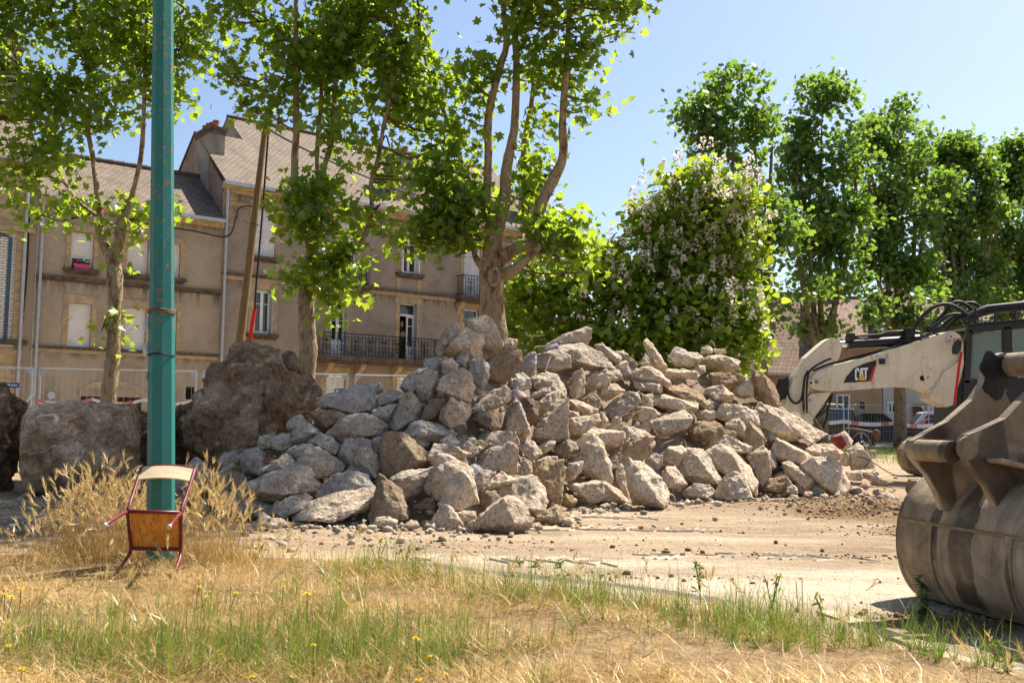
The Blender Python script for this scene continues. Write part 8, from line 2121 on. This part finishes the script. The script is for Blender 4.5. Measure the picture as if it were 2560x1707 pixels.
# tussocks: blades that rise from one root
def tussocks(cs_, nb, hm, spread_, lo, hi):
    c = np.repeat(cs_, nb, axis=0); k = len(c); a = r.uniform(0, 2 * PI, k); d = np.abs(r.normal(0, spread_, k)); q = c + np.stack([np.cos(a) * d, np.sin(a) * d], 1)
    hh = np.clip(r.normal(hm, hm * .35, k) * np.repeat(r.uniform(.6, 1.3, len(cs_)), nb), .05, .5)
    return (*blades(gz3(q), hh, a + r.normal(0, .5, k), np.clip(r.beta(2, 3, k), .05, .9), r.uniform(lo, hi, k), r, 4, .75), k)
cs_ = np.concatenate([spread_px(k_, px, py, rx, ry) for k_, px, py, rx, ry in ((20, 450, 1690, .8, .25), (22, 780, 1680, .5, .3), (12, 930, 1620, .3, .4), (10, 600, 1520, .9, .5), (9, 1340, 1510, .4, .15), (9, 1500, 1530, .4, .12), (14, 1900, 1590, .5, .15), (10, 2080, 1630, .5, .12), (8, 100, 1620, .4, .3), (10, 1000, 1460, .5, .15), (8, 1700, 1560, .4, .15), (6, 2250, 1660, .3, .1), (5, 2450, 1690, .2, .1))]); cs_ = cs_[cs_[:, 1] < edge_y(cs_[:, 0])]
V, F, m, k = tussocks(cs_, 26, .20, .022, .0035, .0062); emit('green_tussocks', [(V, F, np.repeat(np.clip(np.repeat(r.uniform(0, .8, len(cs_)), 26) + r.normal(0, .15, k), 0, 1), m))], M['green_blade'], 'tussocks of tall green grass in the foreground straw', 'grass')
cs_ = area(230); cs_ = cs_[bare(cs_) < .3]; V, F, m, k = tussocks(cs_, 40, .10, .05, .003, .005); emit('straw_tussocks', [(V, F, np.repeat(np.clip(np.repeat(r.uniform(0, .7, len(cs_)), 40) + r.normal(0, .15, k), 0, 1), m))], M['straw'], 'matted dry tussocks standing a little above the flattened straw', 'grass')
# 4. weeds with small leaves along the edge of the grass
def weed(px, py, h, nl, seed, label, group, width=.035, z=0.0, spread=.5, dark=False):
    rr = np.random.default_rng(seed); c = on_z(px, py); root = thing('weed', label, 'weed', (c.x, c.y, 0), group); mb = MB(); L_ = []; nst = max(1, int(2 + h * 6)) if nl > 14 else 1
    for s in range(nst):
        a = rr.uniform(0, 2 * PI); tp1 = Vector((c.x + math.cos(a) * h * spread * .5, c.y + math.sin(a) * h * spread * .5, h * rr.uniform(.75, 1))); pt = smooth_path([Vector((c.x, c.y, 0)), Vector((c.x, c.y, 0)).lerp(tp1, .5) + Vector((0, 0, .02)), tp1], 4); mb.tube(pt, [.004] * (len(pt) - 1) + [.0015], 5)
        for i in range(max(3, nl // nst)): q = pt[int(rr.integers(1, len(pt)))]; L_.append((q.x + rr.normal(0, .015), q.y + rr.normal(0, .015), q.z + rr.normal(0, .012)))
    mb.build('stem', M['weed_stem'], root)
    V_, F_, t_ = leaves(np.array(L_), width, BLADE_T, seed + 1, .45); o = np_mesh('leaves', V_, F_, M['green_blade'] if not dark else M['weed_dark'], root, tint=t_); o['kind'] = 'stuff'
BLADE_T = fan([(0, -.5), (.14, -.15), (.13, .25), (.0, .75), (-.13, .25), (-.14, -.15)], .3)
M['weed_stem'] = plain('weed_stem', (.10, .15, .03), .8); M['weed_dark'] = leaf_mat('dark_weed_leaf', (.02, .05, .018), (.05, .10, .03), (.10, .18, .03), .3)
weed(2310, 1545, .27, 34, 1, 'dark leafy thistle standing before the bucket', None, .085, 0, .18, True)
ORD = 'first second third fourth fifth sixth seventh eighth ninth tenth eleventh twelfth thirteenth fourteenth fifteenth sixteenth seventeenth eighteenth nineteenth twentieth'.split()
WX = (1752, 1930, 2060, 1300, 1345, 1400, 945, 1010, 2480, 2520, 640); WO = [sorted(WX).index(x) for x in WX]
for i, (px, py, h) in enumerate(((1752, 1510, .30), (1930, 1525, .27), (2060, 1560, .18), (1300, 1415, .05), (1345, 1418, .06), (1400, 1420, .06), (945, 1420, .24), (1010, 1425, .22), (2480, 1670, .14), (2520, 1695, .12), (640, 1410, .2))):
    weed(px, py, h, 22, 20 + i, f'{ORD[WO[i]]} green weed from the left along the edge of the sand', 'weeds along the edge of the grass', .05, 0, .6)
low = [on_z(px, py) for px, py in ((1340, 1408), (1380, 1410), (1410, 1412), (1430, 1414))]
# 5. yellow flowers
def flower(px, py, z, r_h, label, group, seed):
    rr = random.Random(seed); h = on_z(px, py, z); root = thing('yellow_flower', label, 'flower', (h.x, h.y, 0), group)
    b = Vector((h.x + rr.uniform(-.03, .03), h.y + rr.uniform(-.03, .03), 0)); mb = MB(); mb.tube(smooth_path([b, b.lerp(h, .5) + Vector((rr.uniform(-.015, .015), 0, 0)), h], 3), .0028, 5); mb.build('stem', M['weed_stem'], root)
    mb = MB(); nrm = Vector((rr.uniform(-.4, .4), rr.uniform(-.5, .1), 1)).normalized(); u = nrm.orthogonal().normalized(); v = nrm.cross(u)
    for ring, (rad_, lift) in enumerate(((1.0, .1), (.75, .32), (.45, .5))):
        for k_ in range(12):
            q = 2 * PI * (k_ + ring * .5) / 12; d = u * math.cos(q) + v * math.sin(q); e = v * math.cos(q) - u * math.sin(q); t_ = h + d * r_h * rad_ + nrm * r_h * lift; b_ = h + nrm * r_h * .05
            mb.add([b_ - e * r_h * .06, b_ + e * r_h * .06, t_ + e * r_h * .14, t_ - e * r_h * .14], [(0, 1, 2, 3)])
    mb.build('flower_head', M['yellow'], root)
FL = [(30, 1493, .20, .017), (12, 1485, .2, .014), (10, 1474, .2, .014), (52, 1472, .2, .016), (21, 1614, .15, .012), (55, 1672, .15, .015), (335, 1638, .12, .011), (497, 1466, .16, .011), (524, 1479, .16, .010), (518, 1490, .14, .010), (591, 1481, .16, .013), (708, 1466, .2, .013), (784, 1612, .2, .012), (551, 1636, .12, .009), (630, 1692, .14, .013), (497, 1447, .14, .009), (1075, 1640, .15, .010), (1115, 1684, .12, .010), (1046, 1700, .12, .015), (850, 1452, .14, .009), (915, 1422, .14, .008), (1358, 1413, .1, .009), (575, 1310, .30, .010), (602, 1328, .28, .012), (560, 1305, .3, .009), (1025, 1672, .12, .009), (1840, 1466, .16, .009), (1990, 1455, .2, .009), (2005, 1448, .2, .008)]
cnt = {}
FL.sort()
for i, (px, py, z, rr) in enumerate(FL):
    g_ = 'left' if px < 420 else 'middle' if px < 1200 else 'sand edge'
    lab = {'left': 'small yellow flower in the dry grass before the chair, far left', 'middle': 'small yellow flower in the green and dry grass mid-foreground', 'sand edge': 'tiny yellow flower where the grass meets the sand'}[g_]
    cnt[g_] = cnt.get(g_, 0) + 1; lab = ORD[cnt[g_] - 1] + ' from left: ' + lab
    flower(px, py, z, rr * 1.15, lab, {'left': 'yellow flowers at the left edge', 'middle': 'yellow flowers mid-foreground', 'sand edge': 'yellow flowers by the sand'}[g_], 300 + i)
flower(768, 1485, .28, .022, 'biggest yellow dandelion head on a tall stem in the foreground', None, 400); flower(1040, 1597, .2, .02, 'yellow flower pair of heads left of the bare soil', None, 401)
# 6. rough grass before the cars and round the fences
n = 9000; q = np.column_stack([r.uniform(9, 26, n), r.uniform(29, 45.3, n)]); q = q[r.random(n) < .5 + .5 * fbm(q[:, 0], q[:, 1], .5, 3, 71)]; n = len(q)
V, F, m = blades(gz3(q), np.clip(r.normal(.32, .12, n), .08, .7), r.uniform(0, 2 * PI, n), np.clip(r.beta(2, 3, n), .02, .9), r.uniform(.015, .03, n), r, 3, .6)
emit('rough_grass', [(V, F, np.repeat(r.beta(2.2, 1.6, n), m))], M['green_blade'], 'rough grass on the bank before the parked cars', 'grass')
